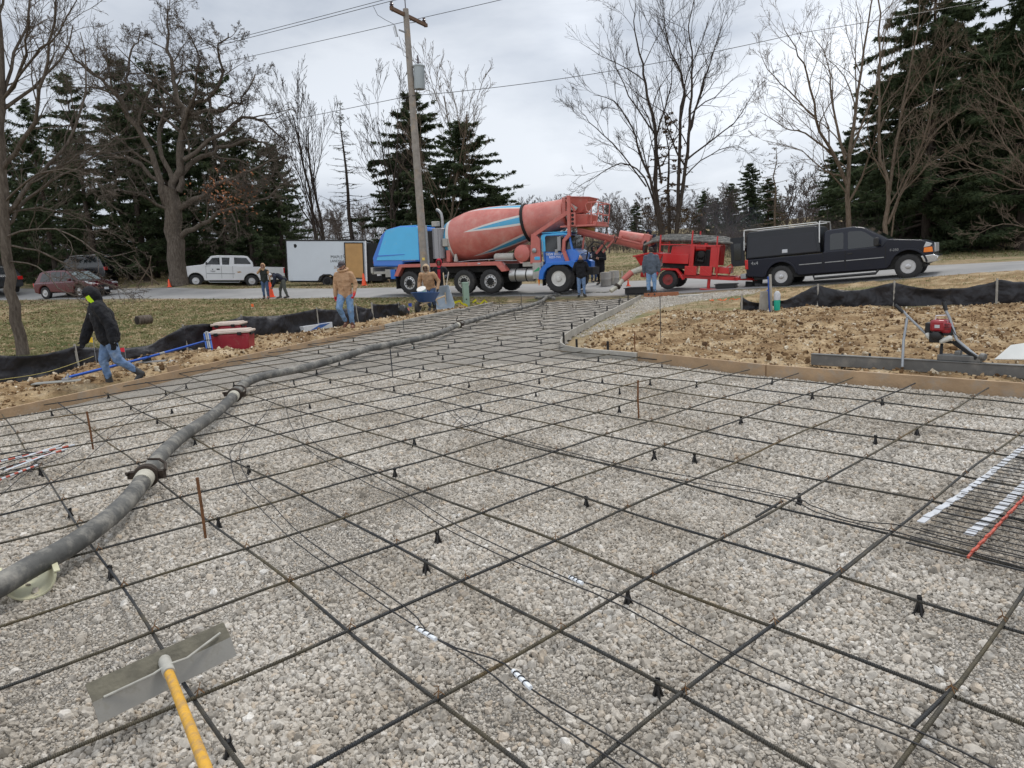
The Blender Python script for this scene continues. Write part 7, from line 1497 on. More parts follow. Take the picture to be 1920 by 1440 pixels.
person('man in a black hood and jeans striding left with neon yellow at his cheek', g, math.radians(212),
       dict(pelvis=(-.02, 0, .92), chest=(.03, 0, 1.22), neck=(.07, 0, 1.43), head=(.13, .01, 1.55), look=(.86, .12, -.48), hipL=(-.02, .09, .88), hipR=(-.02, -.09, .88), kneeR=(.10, -.10, .49), anR=(.06, -.11, .10), toeR=(.23, -.12, .045), kneeL=(-.10, .11, .48), anL=(-.40, .12, .22), toeL=(-.30, .13, .07),
            shL=(.06, .23, 1.36), shR=(.09, -.23, 1.35), elL=(-.06, .34, 1.08), elR=(.22, -.34, 1.07), wrL=(-.06, .36, .80), wrR=(.33, -.32, .82)),
       .895, C_BLK, C_JEAN2, C_RBOOT, .11, C_DARKG, hood=C_BLK, bulk=1.55, extra=ex1, vx=.009)
# 2 man in tan hoodie
g = gpz(655, 17.4, -.02)
def ex2(root, j, hp):
    part('pocket_seam', cloth('tan_seam', (.30, .17, .09)), root, lambda m: (m.tube([(.155, .03, 1.1), (.16, .02, 1.03), (.15, -.06, .97)], .005, 5), m.box((.152, .02, 1.0), (.012, .03, .03))))
person('man in a tan hoodie, grey cap, light jeans and red gloves walking behind the form', g, math.radians(-97),
       dict(pelvis=(0, 0, .92), chest=(.02, 0, 1.25), neck=(.04, 0, 1.46), head=(.07, .0, 1.575), look=(.85, -.22, -.33), hipR=(0, -.1, .88), kneeR=(.24, -.12, .56), anR=(-.02, -.06, .20), toeR=(.12, -.08, .07), kneeL=(.03, .1, .47), anL=(-.03, .1, .1), toeL=(.14, .12, .045),
            shL=(.0, .185, 1.39), shR=(.0, -.185, 1.39), elL=(-.04, .27, 1.13), elR=(-.03, -.25, 1.11), wrL=(.10, .26, .90), wrR=(.0, -.26, .86)),
       1.0, C_TAN, C_JEAN, C_BROWN, .02, C_REDG, cap=C_GREYC, beard=True, bulk=1.0, hood_down=C_TAN, extra=ex2, vx=.009)
# 3 man on the road shading his face
g = ground_at(500, 34.6); g.z = road_z(g.x, g.y)
person('man in a tan hood and dark vest raising a hand to his face', g, math.radians(-85), dict(elR=(.14, -.26, 1.30), wrR=(.20, -.08, 1.50), shR=(0, -.19, 1.40), wrL=(.05, .27, .88)), .99, cloth('dark_vest', (.02, .025, .022)), C_JEAN3, C_RBOOT, .0, None, hood=C_TAN, hood_down=C_TAN, sleeves=False, vx=.012)
# 4 bending man
g = ground_at(531, 34.4); g.z = road_z(g.x, g.y)
person('man in a dark jacket and white cap bending over on the road behind the cone', g, math.radians(190),
       dict(pelvis=(-.12, 0, .90), chest=(.16, 0, 1.10), neck=(.30, 0, 1.16), head=(.40, 0, 1.12), look=(.55, .1, -.8), hipL=(-.12, .10, .86), hipR=(-.12, -.10, .86), kneeL=(-.14, .18, .47), kneeR=(.10, -.14, .47), anL=(-.24, .2, .1), anR=(.14, -.16, .1), toeL=(-.08, .22, .04), toeR=(.3, -.17, .04), shL=(.26, .19, 1.06), shR=(.26, -.19, 1.06), elL=(.3, .24, .8), elR=(.34, -.24, .8), wrL=(.42, .18, .58), wrR=(.44, -.18, .58)),
       1.03, C_NAVYC, cloth('grey_green_trousers', (.07, .075, .065)), C_RBOOT, .0, None, cap=cloth('white_cap', (.7, .7, .74)), vx=.012)
# 5 man with wheelbarrow
g = gpz(808, 23.2, .0)
person('man in a tan hoodie with hood up pushing the blue wheelbarrow', g, math.radians(-100),
       dict(pelvis=(-.12, 0, .84), chest=(.06, 0, 1.12), neck=(.14, 0, 1.31), head=(.2, 0, 1.43), look=(.95, .02, -.15), hipL=(-.12, .09, .80), hipR=(-.12, -.09, .80), kneeL=(.02, .11, .45), kneeR=(-.1, -.11, .43), anL=(-.12, .11, .1), anR=(-.35, -.11, .16), toeL=(.05, .12, .04), toeR=(-.2, -.12, .05), shL=(.08, .21, 1.25), shR=(.08, -.21, 1.25), elL=(-.06, .33, 1.0), elR=(-.06, -.33, 1.0), wrL=(.1, .32, .74), wrR=(.1, -.32, .74)),
       1.0, C_TAN, C_JEAN3, C_RBOOT, .1, C_DARKG, hood=cloth('pale_tan_hood', (.52, .38, .25)), bulk=1.1, skin=mat('skin_deep', (.14, .08, .055), .6), vx=.012)
# 6 man in red hood with shovel
g = gpz(829, 26.3, .0)
person('man in a crimson hood and open black jacket behind the upright wheelbarrow', g, math.radians(-95),
       dict(elL=(.02, .33, 1.14), wrL=(.20, .27, 1.12), elR=(-.02, -.3, 1.12), wrR=(.1, -.25, .9), look=(1, .05, -.1)), 1.0, C_BLK, C_DARKPANT, C_RBOOT, .1, cloth('grey_glove', (.10, .12, .16)), hood=C_CRIM, bulk=1.15, skin=mat('skin_deep', (.14, .08, .055), .6), vx=.012,
       extra=lambda root, j, hp: part('shirt_front', C_CRIM, root, lambda m: m.add([(.165, -.05, 1.38), (.165, .05, 1.38), (.178, .055, 1.15), (.165, .035, .97), (.165, -.035, .97), (.178, -.055, 1.15)] + [(.135, -.05, 1.38), (.135, .05, 1.38), (.135, .055, 1.15), (.135, .035, .97), (.135, -.035, .97), (.135, -.055, 1.15)], [(0, 1, 2, 3, 4, 5), (11, 10, 9, 8, 7, 6)] + [(i, (i + 1) % 6, 6 + (i + 1) % 6, 6 + i) for i in range(6)])))
# 7 bald man by the truck
g = ground_at(1091, 27.0); g.z = gz(g.x, g.y) + .02
person('bald man in a black hoodie and jeans with his back turned at the truck front', g, math.radians(80), dict(head=(.03, 0, 1.58), neck=(0, 0, 1.45), look=(.95, -.2, -.2), elL=(.05, .29, 1.14), wrL=(.22, .2, 1.05), elR=(.05, -.29, 1.14), wrR=(.22, -.2, 1.05), toeL=(.14, .16, .04), toeR=(.14, -.16, .04)), .93, C_BLK, C_JEAN2, C_RBOOT, .0, None, bald=True, hair=False, hood_down=C_BLK, bulk=1.2, vx=.012)
# 8, 9 two men at the field edge
g = ground_at(1127, 32.4); g.z = road_z(g.x, g.y)
person('man in a long black hooded coat looking down at something in his hands', g, math.radians(-120), dict(head=(.07, 0, 1.58), look=(.8, 0, -.6), elL=(.08, .25, 1.14), elR=(.08, -.25, 1.14), wrL=(.28, .07, 1.18), wrR=(.28, -.07, 1.18)), 1.03, C_BLK, C_BLK, C_RBOOT, 0, None, hood=C_BLK, bulk=1.25, jacket_len=.22, vx=.012)
g = ground_at(1114, 34.2); g.z = road_z(g.x, g.y)
person('man in a dark jacket, jeans and tall boots behind the man in the long coat', g, math.radians(-60), dict(elL=(.05, .25, 1.12), wrL=(.22, .12, 1.08)), 1.0, C_NAVYC, C_JEAN3, C_RBOOT, .1, None, hood=C_BLK, bulk=1.15, vx=.012)
# 10 man at the pump
g = ground_at(1222, 25.3); g.z = gz(g.x, g.y) + .02
person('man in a slate sweatshirt, light jeans and black boots facing the red pump', g, math.radians(75), dict(head=(.04, 0, 1.61), look=(.9, .3, -.2), elL=(-.02, .26, 1.1), wrL=(.03, .26, .85)), 1.02, C_SWEAT, C_JEAN, C_RBOOT, .08, None, cap=C_NAVYC, cap_col='beanie', bulk=1.15, vx=.012)
# 11 man on the far side of the pump
g = ground_at(1226, 28.6); g.z = 1.02
person('man in dark navy seen above the hoses on the far side of the pump hopper', g, math.radians(-140), dict(chest=(.12, 0, 1.2), neck=(.2, 0, 1.36), head=(.27, 0, 1.44), look=(.8, 0, -.5), shL=(.14, .2, 1.3), shR=(.14, -.2, 1.3), elL=(.25, .28, 1.06), elR=(.25, -.28, 1.06), wrL=(.42, .2, .95), wrR=(.42, -.2, .95)), .95, C_NAVYC, C_DARKPANT, C_RBOOT, 0, cloth('white_glove', (.5, .5, .52)), hood=C_NAVYC, bulk=1.1, vx=.014)

# ================================================================ SILT FENCES
M_SILT, t, b = new_mat('silt_fence_fabric'); tc = t.nodes.new('ShaderNodeTexCoord')
n_ = nnoise(t, tc.outputs['Object'], 2.2, 6, .6); t.links.new(ramp(t, n_, [(.35, (.010, .010, .013)), (.6, (.022, .022, .027)), (.8, (.05, .045, .042))]), b.inputs['Base Color']); b.inputs['Roughness'].default_value = .55; b.inputs['Specular IOR Level'].default_value = .4
bp = t.nodes.new('ShaderNodeBump'); bp.inputs['Strength'].default_value = .45; bp.inputs['Distance'].default_value = .05; wv_ = t.nodes.new('ShaderNodeTexWave'); wv_.inputs['Scale'].default_value = 1.3; wv_.inputs['Distortion'].default_value = 9; wv_.inputs['Detail'].default_value = 3; wv_.inputs['Detail Scale'].default_value = 1.6; t.links.new(tc.outputs['Object'], wv_.inputs[0]); t.links.new(wv_.outputs[1], bp.inputs['Height']); t.links.new(bp.outputs[0], b.inputs['Normal'])
def silt(name, label, pts, tops, posts, rdm, sag=.1, group=None):
    """pts: ground (x,y); tops: heights at pts"""
    pts = np.array(pts, float); o = np.array([*pts[0], gz(*pts[0])]); root = thing(name, label, 'silt fence', o, group=group)
    d = np.r_[0, np.cumsum(np.hypot(*np.diff(pts, axis=0).T))]; n = int(d[-1] / .07); s = np.linspace(0, d[-1], n); X = np.interp(s, d, pts[:, 0]); Y = np.interp(s, d, pts[:, 1]); Hh = np.interp(s, d, tops)
    # sag between posts
    pd = np.array([p for p in posts]); 
    for a, b2_ in zip(pd[:-1], pd[1:]):
        k = (s >= a) & (s <= b2_); u = (s[k] - a) / (b2_ - a); Hh[k] -= sag * np.sin(np.pi * u) * (.6 + .8 * rdm.random())
    rows = 9; T = np.gradient(np.stack([X, Y], -1), axis=0); T /= np.linalg.norm(T, axis=1, keepdims=True); Nn = np.stack([-T[:, 1], T[:, 0]], -1)
    V = []; gz_ = ground_z(X, Y)
    for r in range(rows):
        f = r / (rows - 1); dist = np.min(np.abs(s[:, None] - pd[None, :]), axis=1); w = .03 * np.sin(s * 9 + f * 3 + 2 * np.sin(s * 2.3)) * (1 - f) * f * 3 + .06 * (fbm(s * 1.3 + 9, np.full_like(s, f * 2.2), 2.0) - .5) + .10 * np.sin(np.pi * f) * np.clip(dist / .8, 0, 1) * np.sin(s * 1.7 + 1)
        w += .03 * np.sin((s - pd[np.argmin(np.abs(s[:, None] - pd[None, :]), axis=1)]) * 14 / (.5 + f)) * np.exp(-dist * 1.3)
        V.append(np.stack([X + Nn[:, 0] * w - o[0], Y + Nn[:, 1] * w - o[1], gz_ - .03 + (Hh + .03) * f - o[2]], -1))
    V = np.array(V); idx = np.arange(rows * n).reshape(rows, n); F = np.stack([idx[:-1, :-1], idx[:-1, 1:], idx[1:, 1:], idx[1:, :-1]], -1).reshape(-1, 4)
    fb = link_mesh('fabric', np_mesh('fabric', V.reshape(-1, 3), F), M_SILT, root, 180); so = fb.modifiers.new('s', 'SOLIDIFY'); so.thickness = .004
    for p in posts:
        x = float(np.interp(p, d, pts[:, 0])); y = float(np.interp(p, d, pts[:, 1])); h = float(np.interp(p, d, tops)); zg = gz(x, y)
        part('post', M_FORMG, root, lambda m: m.box((x - o[0], y - o[1], zg - o[2] + h / 2), (.032, .032, h + .06), (.03 * rdm.gauss(0, 1), .04 * rdm.gauss(0, 1), .3)))
    return root
rdm = random.Random(3)
silt('silt_fence', 'black silt fence along the left verge from the frame edge to the tan man', [(-10.4, 8.2), (-9.3, 10.0), (-8.5, 11.3), (-7.95, 12.4), (-7.3, 14.0), (-6.8, 15.3), (-6.2, 16.4), (-5.3, 18.0), (-4.6, 19.6), (-4.1, 20.9)], [.62, .60, .55, .50, .42, .68, .64, .62, .58, .55], [.1, 2.1, 3.55, 5.0, 7.5, 9.1, 11.6, 13.4, 15.1], rdm, .12)
silt('silt_fence', 'sagging end of black silt fence by the black bag left of the wheelbarrow', [(-4.12, 20.95), (-3.75, 21.9), (-3.45, 22.4)], [.55, .5, .42], [.05, 1.5], rdm, .05)
silt('silt_fence', 'black silt fence sagging across the dirt below the dark pickup', [(5.75, 17.0), (6.3, 17.15), (7.6, 17.1), (9.2, 16.3), (10.9, 15.0), (13.0, 13.6), (15.5, 11.8)], [.34, .30, .52, .56, .52, .52, .52], [.02, 1.95, 3.6, 5.6, 8.0, 10.5], rdm, .14)

# ================================================================ SITE CLUTTER
def P0z(px, py, z=0.0): return Vector(onz(px, py, z))
# red bins
M_BIN = mat('red_bin_plastic', (.28, .012, .025), .45, 0, .1, 5, dirt=(.3, .16, .13), dirt_amt=.3, dirt_scale=9); M_LID = mat('beige_lid', (.50, .42, .36), .6, 0, .12, 8, dirt=(.33, .27, .22), dirt_amt=.4)
def bin_(loc, rz, label, w=.80, h=.30):
    r_ = thing('storage_bin', label, 'storage bin', loc, rz, 'red bins with beige lids')
    part('box', M_BIN, r_, lambda m: m.box((0, 0, h / 2), (w * .88, .44, h), taper=(1.08, 1.08)), .03)
    part('lid', M_LID, r_, lambda m: (m.box((0, 0, h + .03), (w, .52, .05)), m.box((0, 0, h + .065), (w * .86, .4, .03))), .02)
    part('handle', M_DARK, r_, lambda m: (m.box((w / 2 - .02, 0, h - .02), (.06, .24, .05)), m.box((-w / 2 + .02, 0, h - .02), (.06, .24, .05)), m.box((w * .28, -.27, h + .0), (.08, .03, .06)), m.box((-w * .28, -.27, h + .0), (.08, .03, .06))), .008)
g = P0z(432, 664, .02); bin_(Vector((g.x, g.y + .2, gz(g.x, g.y + .2) - .0)), math.radians(4), 'nearer red storage bin with a dusty beige lid beside the tube bundle', .83, .42)
g2 = P0z(421, 655, 0); bin_(Vector((g2.x - .05, g2.y + .55, gz(g2.x, g2.y + .55) + .08)), math.radians(0), 'farther red storage bin half hidden behind the nearer one', .66, .34)
# bundle of tubes
g = P0z(396, 668, .05); tbn = thing('tube_bundle', 'short bundle of grey and blue tubes leaning on the red bin', 'tube bundle', g)
for q in range(7):
    c_ = M_GREYM if q % 3 else mat('blue_tube', (.03, .12, .45), .4); part('tube', c_, tbn, lambda m, q=q: m.tube([(.035 * (q % 4) - .06, .03 * (q // 4), .0), (.035 * (q % 4) - .19, .03 * (q // 4) + .25, .43 + .02 * (q % 3))], .017, 8))
part('strap', M_DARK, tbn, lambda m: [m.tube([(-.16 - .04 * k, .06 + .1 * k, .15 + .16 * k), (.02 - .04 * k, .05 + .1 * k, .15 + .16 * k)], .008, 5) for k in (0, 1)])
# blue handled bull float and a second one
M_BLUEP = mat('blue_anodised_pole', (.02, .09, .42), .35, .4, .05)
a_ = P0z(125, 712, .12); b_2 = P0z(385, 640, .28); 
bf = thing('bull_float', 'bull float with a long blue pole lying between the silt fence and the form', 'bull float', a_)
v = b_2 - a_; part('pole', M_BLUEP, bf, lambda m: m.tube([(0, 0, .03), v * .5, v * 1.0, v * 1.33], .024, 10)); part('pole_joint', M_GREYM, bf, lambda m: (m.tube([v * .60, v * .64], .027, 8), m.tube([v * .995, v * 1.01], .027, 8)))
part('blade', mat('magnesium_float', (.27, .27, .25), .6, .3, .1, dirt=(.35, .32, .27), dirt_amt=.4), bf, lambda m: m.box((.1, .0, -.02), (1.12, .2, .02), (0, 0, math.radians(12))), .006)
part('bracket', M_GREYM, bf, lambda m: (m.box((0, 0, .0), (.1, .09, .06)), m.tube([(0, 0, 0), (.03, .02, .09)], .02, 8)), .005)
a_ = P0z(276, 680, .1); f2 = thing('hand_float', 'grey float head and dark bag lying on the stones by the blue pole', 'float', a_)
part('blade', M_GREYM, f2, lambda m: m.box((.1, -.05, .02), (.5, .12, .02), (0, 0, .2))); part('bracket', M_DARK, f2, lambda m: (m.box((.0, 0, .08), (.12, .1, .12)),)); 
dg = P0z(306, 672, .06); o = MB().ball((0, 0, .04), (.24, .12, .07), 14).build('dark_cloth', mat('dark_green_cloth', (.012, .03, .02), .8), None, None); remesh(o, .02, 1); o.location = dg; tag(o, 'crumpled dark green cloth on the stones beside the blue pole', 'cloth')
for q, (a, c_) in enumerate([((318, 678), (345, 674)), ((356, 655), (388, 668)), ((300, 684), (330, 680))]):
    s_, e_ = P0z(*a, .08), P0z(*c_, .06); o = MB().tube([(0, 0, 0), e_ - s_], .018, 8).build('metal_tube', M_GREYM, None, 60); o.location = s_; tag(o, 'short loose grey tube lying on the stones near the red bins', 'tube', 'loose grey tubes by the bins')
# long carton
c0, c1 = P0z(564, 628, .0), P0z(610, 612, .0); d_ = (c1 - c0); 
cb = thing('carton', 'long white and blue carton lying on the mound beside the tan man', 'carton', Vector((c0.x, c0.y + .15, gz(c0.x, c0.y) + .04)), math.atan2(d_.y, d_.x) * .75)
part('box', mat('carton_white', (.62, .64, .68), .6), cb, lambda m: m.box((.58, 0, .08), (1.2, .16, .15)), .004)
part('print_band', mat('carton_blue', (.04, .12, .38), .6), cb, lambda m: (m.prism([(.2, .02), (.72, .05), (1.1, .14), (.65, .14)], -.0825, -.081), m.box((.75, 0, .157), (.5, .08, .003))))
# log
g = gpz(268, 24.2); lg = thing('log', 'short cut log lying on the grass behind the left silt fence', 'log', g + Vector((0, 0, .16)), math.radians(62))
part('bark', M_BARK, lg, lambda m: m.lathe([(.14, -.0), (.17, .02), (.165, .5), (.14, .52)], (-.2, 0, 0), (1, .0, 0), 18)); part('cut_end', mat('dark_heartwood', (.02, .014, .01), .9), lg, lambda m: m.lathe([(.135, 0), (.12, .008), (.02, .01)], (-.202, 0, 0), (-1, 0, 0), 18))
# flags
def flag(px, py, Y, col, label, h=.42, s=.09, z=None):
    g = gpz(px, Y) if z is None else z; r_ = thing('marking_flag', label, 'flag', g, random.random() * .6 - .3, 'small utility marking flags'); part('wire', M_GREYM, r_, lambda m: m.tube([(0, 0, -.03), (.01, 0, h)], .0045, 5))
    part('pennant', col, r_, lambda m: m.add([(.01, 0, h), (.01 - s, .01, h - .01), (.01 - s * .9, .015, h - s * .9), (.01, .0, h - s)] + [(.01, .004, h), (.01 - s, .014, h - .01), (.01 - s * .9, .019, h - s * .9), (.01, .004, h - s)], [(0, 1, 2, 3), (7, 6, 5, 4), (0, 3, 7, 4), (1, 0, 4, 5), (2, 1, 5, 6), (3, 2, 6, 7)]))
F_Y = mat('flag_yellow', (.75, .48, .01), .6); F_R = mat('flag_red', (.75, .03, .06), .6); F_O = mat('flag_orange', (.85, .16, .03), .6); F_B = mat('flag_blue', (.03, .07, .42), .6)
flag(184, 0, 12.2, F_Y, 'yellow flag behind the legs of the man in the black hood', .46, .1); flag(238, 0, 13.0, F_R, 'small red flag just right of the striding man', .26, .09)
flag(476, 0, 30, F_O, 'orange flag on the grass below the man on the road', .16, .14); flag(590, 0, 23, F_Y, 'yellow flag just left of the tan man beyond the silt fence', .3, .12); flag(703, 0, 25.5, F_Y, 'yellow flag between the tan man and the wheelbarrow', .22, .14); flag(773, 0, 23.5, F_B, 'blue flag left of the blue wheelbarrow', .34, .12); flag(768, 0, 23.0, mat('flag_pink', (.8, .3, .25), .6), 'pale pink flag left of the blue wheelbarrow', .22, .12)
flag(1445, 0, 20.2, F_B, 'blue flag by the green bottle below the dark pickup', .30, .13)
wire([(0, 712), (90, 697), (176, 668)], .3, .004, mat('yellow_string', (.45, .38, .12), .7), 'string_line', 'thin yellow string stretched to the yellow flag', 'string'); 
# cones
def cone(px, Y, label, h=.72, road=True):
    g = ground_at(px, Y); g.z = road_z(g.x, g.y) if road else gz(g.x, g.y); r_ = thing('traffic_cone', label, 'traffic cone', g, .3, 'orange traffic cones'); M_C = mat('cone_orange', (.85, .09, .02), .45)
    part('cone', M_C, r_, lambda m: m.lathe([(h * .2, .03), (h * .06, h * .97), (h * .04, h)], n=18)); part('base', M_C, r_, lambda m: m.box((0, 0, .02), (h * .55, h * .55, .035)), .01)
cone(318, 43.8, 'orange cone at the road edge left of the white pickup', .50, False); cone(509, 35.4, 'orange cone on the road between the two standing men', .78); cone(683, 41.5, 'orange cone under the open door of the enclosed trailer', .72, False); cone(1178, 30.5, 'short orange cone beside the concrete blocks near the pump', .30)
# wheelbarrows
def barrow(label, loc, rot, tray_c, inner_c=None, handles=True):
    r_ = thing('wheelbarrow', label, 'wheelbarrow', loc, rot=rot)
    def tray(m):
        top = [(-.45, -.33), (.30, -.36), (.52, -.24), (.60, 0), (.52, .24), (.30, .36), (-.45, .33)]; bot = [(-.25, -.2), (.1, -.2), (.22, -.14), (.25, 0), (.22, .14), (.1, .2), (-.25, .2)]; n = 7; V = [(x, y, .66) for x, y in top] + [(x, y, .36) for x, y in bot] + [(x * .96, y * .95, .66) for x, y in top] + [(x * .95, y * .95, .375) for x, y in bot]
        Fc = []
        for i in range(n): k = (i + 1) % n; Fc += [(i, k, n + k, n + i), (2 * n + k, 2 * n + i, 3 * n + i, 3 * n + k), (k, i, 2 * n + i, 2 * n + k)]
        Fc += [tuple(range(n, 2 * n)), tuple(range(4 * n - 1, 3 * n - 1, -1))]; m.add(V, Fc, 0)
    tr_ = part('tray', tray_c, r_, tray, .006)
    part('tray_rim', tray_c, r_, lambda m: m.tube([(x, y, .665) for x, y in [(-.45, -.33), (.30, -.36), (.52, -.24), (.60, 0), (.52, .24), (.30, .36), (-.45, .33), (-.45, -.33)]], .014, 6))
    M_WD = mat('pale_handle_wood', (.50, .38, .24), .6)
    for s in (-1, 1): part('handle', M_WD, r_, lambda m, s=s: m.bar((-1.0, .3 * s, .56), (.62, .07 * s, .26), .035, .045), .006)
    part('leg', M_DARK, r_, lambda m: [m.tube([(-.1, .2 * s, .36), (-.3, .2 * s, .03), (-.42, .2 * s, .03), (-.3, .22 * s, .38)], .013, 6) for s in (-1, 1)])
    wheel(r_, .62, 0, .19, .09, .08, M_GREYM, -1, z=.19, holes=4, dish=0); return r_
TB_ = mat('blue_tray', (.035, .10, .27), .45, 0, .1, 5, dirt=(.3, .32, .33), dirt_amt=.3); TG_ = mat('grey_blue_tray', (.30, .36, .42), .55, 0, .1, 5, dirt=(.5, .5, .48), dirt_amt=.5)
g = gpz(799, 22.3, .03); barrow('blue wheelbarrow carrying a white bucket and a green bag', g, (0.0, math.radians(-4), math.radians(-106)), TB_)
bk = MB(); bk.lathe([(.10, 0), (.13, .02), (.15, .33), (.155, .34), (.15, .355), (.02, .36)], n=20); o = bk.build('bucket', mat('white_bucket', (.68, .66, .62), .5, dirt=(.5, .46, .42), dirt_amt=.3), None, 40); o.location = g + Vector((-.02, .06, .50)); o.rotation_euler = (.5, -.2, 0); tag(o, 'white plastic bucket riding in the blue wheelbarrow', 'bucket')
o = MB().ball((0, 0, 0), (.19, .14, .10), 12).ball((.12, -.04, .02), (.10, .09, .08), 10).build('green_bag', mat('bright_green_plastic', (.02, .42, .20), .5, bump=.5, bs=12), None, None); remesh(o, .02, 1); o.location = g + Vector((.02, -.16, .56)); tag(o, 'bright green plastic bag in front of the white bucket in the wheelbarrow', 'bag')
g = gpz(826, 24.8, .12); barrow('pale grey wheelbarrow tipped on its side behind the man in the tan hood', g, (math.radians(12), math.radians(62), math.radians(-62)), TG_)
# shovel by the red hooded man
s0 = gpz(833, 25.2, .02); s1 = Vector(onY(841, 510, 25.7)); sh = thing('shovel', 'long handled shovel held upright by the man in the crimson hood', 'shovel', s0); part('handle', mat('grey_wood', (.42, .38, .33), .7), sh, lambda m: m.tube([(0, 0, .2), s1 - s0], .018, 8)); part('blade', M_GREYM, sh, lambda m: m.box((0, 0, .12), (.2, .02, .26), taper=(.8, 1)), .01)
s0 = gpz(822, 23.4, .02); s1 = Vector(onY(818, 520, 24.0)); 
# lumber beside wheelbarrow, black bag
g = gpz(757, 21.2); bg_ = MB().ball((0, 0, .16), (.16, .14, .2), 12).ball((.08, .02, .1), (.12, .12, .12), 10).build('black_bag', mat('shiny_black_bag', (.012, .012, .012), .3, bump=.6, bs=10), None, None); remesh(bg_, .02, 1); bg_.location = g; tag(bg_, 'shiny black bag lying at the end of the left silt fence', 'bag')
# green utility post box
g = gpz(875, 25.8); ub = thing('utility_pedestal', 'pale green utility pedestal post standing in front of the mixer truck wheels', 'utility box', g, math.radians(20)); M_PG = mat('pale_green_plastic', (.24, .34, .27), .5, 0, .06, dirt=(.35, .36, .3), dirt_amt=.2)
part('post', M_PG, ub, lambda m: m.box((0, 0, .38), (.21, .20, .86)), .015); part('cap', M_PG, ub, lambda m: m.box((0, 0, .83), (.225, .215, .08)), .012); part('latch', M_DARK, ub, lambda m: m.box((-.02, -.105, .24), (.04, .01, .05)))
# yellow caution tape
tp_ = [gpz(836, 25.0, .05), gpz(850, 25.2, .06), gpz(862, 25.3, .12), gpz(870, 24.9, .05), gpz(880, 24.7, .04)]
def ribbon(m, P, w):
    V = []; 
    for k, p in enumerate(P): V += [p + Vector((0, 0, w / 2 + .02 * math.sin(k * 2))), p + Vector((0, .03, -w / 2 * .4)), p + Vector((0, .004, w / 2 + .02 * math.sin(k * 2))), p + Vector((0, .034, -w / 2 * .4))]
    m.add(V, [f for k in range(len(P) - 1) for f in ((4 * k, 4 * k + 4, 4 * k + 5, 4 * k + 1), (4 * k + 2, 4 * k + 3, 4 * k + 7, 4 * k + 6), (4 * k, 4 * k + 2, 4 * k + 6, 4 * k + 4), (4 * k + 1, 4 * k + 5, 4 * k + 7, 4 * k + 3))])
M_TAPE = mat('yellow_tape', (.72, .70, .03), .5); o = part('caution_tape', M_TAPE, None, lambda m: ribbon(m, [Vector(p) - tp_[0] for p in [q_ + Vector((random.uniform(-.05, .05), 0, random.uniform(0, .06))) for a, b3 in zip(tp_[:-1], tp_[1:]) for q_ in (a, a.lerp(b3, .33), a.lerp(b3, .66))]], .11)); o.location = tp_[0]; tag(o, 'yellow caution tape lying on the ground beside the green pedestal', 'tape')
g = gpz(896, 26.6); o = part('caution_tape', M_TAPE, None, lambda m: ribbon(m, [Vector((.1 * k - .2 + .05 * math.sin(k * 2), .05 * math.cos(k * 3), .08 + .09 * math.sin(k * 1.7))) for k in range(7)], .1)); o.location = g; tag(o, 'crumpled knot of yellow tape at the mixer truck rear wheels', 'tape')
# concrete blocks / cylinders by the hose
M_CONC = mat('pale_concrete', (.36, .35, .32), .85, 0, .12, 6, .3, 30)
for px, Y, l_, w_ in ((1136, 31.3, 'left one of two weathered concrete barrels by the delivery pipe', .28), (1152, 32.0, 'right one of two weathered concrete barrels by the delivery pipe', .28)):
    g = ground_at(px, Y); g.z = road_z(g.x, g.y); bb = thing('barrel', l_, 'barrel', g, .3, 'weathered barrels by the delivery pipe'); part('drum', M_CONC, bb, lambda m: m.lathe([(w_ * .5, 0), (w_ * .84, .01), (w_ * .85, .3), (w_ * .88, .31), (w_ * .85, .33), (w_ * .84, .62), (w_ * .6, .63)], n=20)); part('handle', M_HEND, bb, lambda m: m.tube([(.3, -.1, .2), (.34, -.14, .4), (.34, -.12, .6)], .03, 6))
# black tubs
M_TUB = mat('black_tub_plastic', (.014, .014, .016), .35, 0, .1)
def tub(label, loc, rz, L_=1.3, W_=.8, h=.24):
    r_ = thing('tub', label, 'tub', loc, rz, 'black plastic tubs on the road')
    part('shell', M_TUB, r_, lambda m: (m.box((0, -W_ / 2, h / 2), (L_, .03, h)), m.box((0, W_ / 2, h / 2), (L_, .03, h)), m.box((-L_ / 2, 0, h / 2), (.03, W_ - .031, h)), m.box((L_ / 2, 0, h / 2), (.03, W_ - .031, h)), m.box((0, 0, .015), (L_ * .99, W_ * .99, .03))), .006)
    part('rim', M_TUB, r_, lambda m: (m.box((0, -W_ / 2 - .02, h), (L_ + .1, .05, .03)), m.box((0, W_ / 2 + .02, h), (L_ + .1, .05, .03)), m.box((-L_ / 2 - .02, 0, h + .001), (.05, W_ + .05, .03)), m.box((L_ / 2 + .02, 0, h + .001), (.05, W_ + .05, .03))), .006)
g = ground_at(1200, 26.9); g.z = road_z(g.x, g.y) + .01; tub('black plastic tub on the road under the red pump hopper', g, math.radians(-28), 1.0, .6, .22)
g = ground_at(1362, 25.9); g.z = road_z(g.x, g.y) + .01; tub('black plastic tub under the pump trailer coupling', g, math.radians(-28), .7, .5, .14)
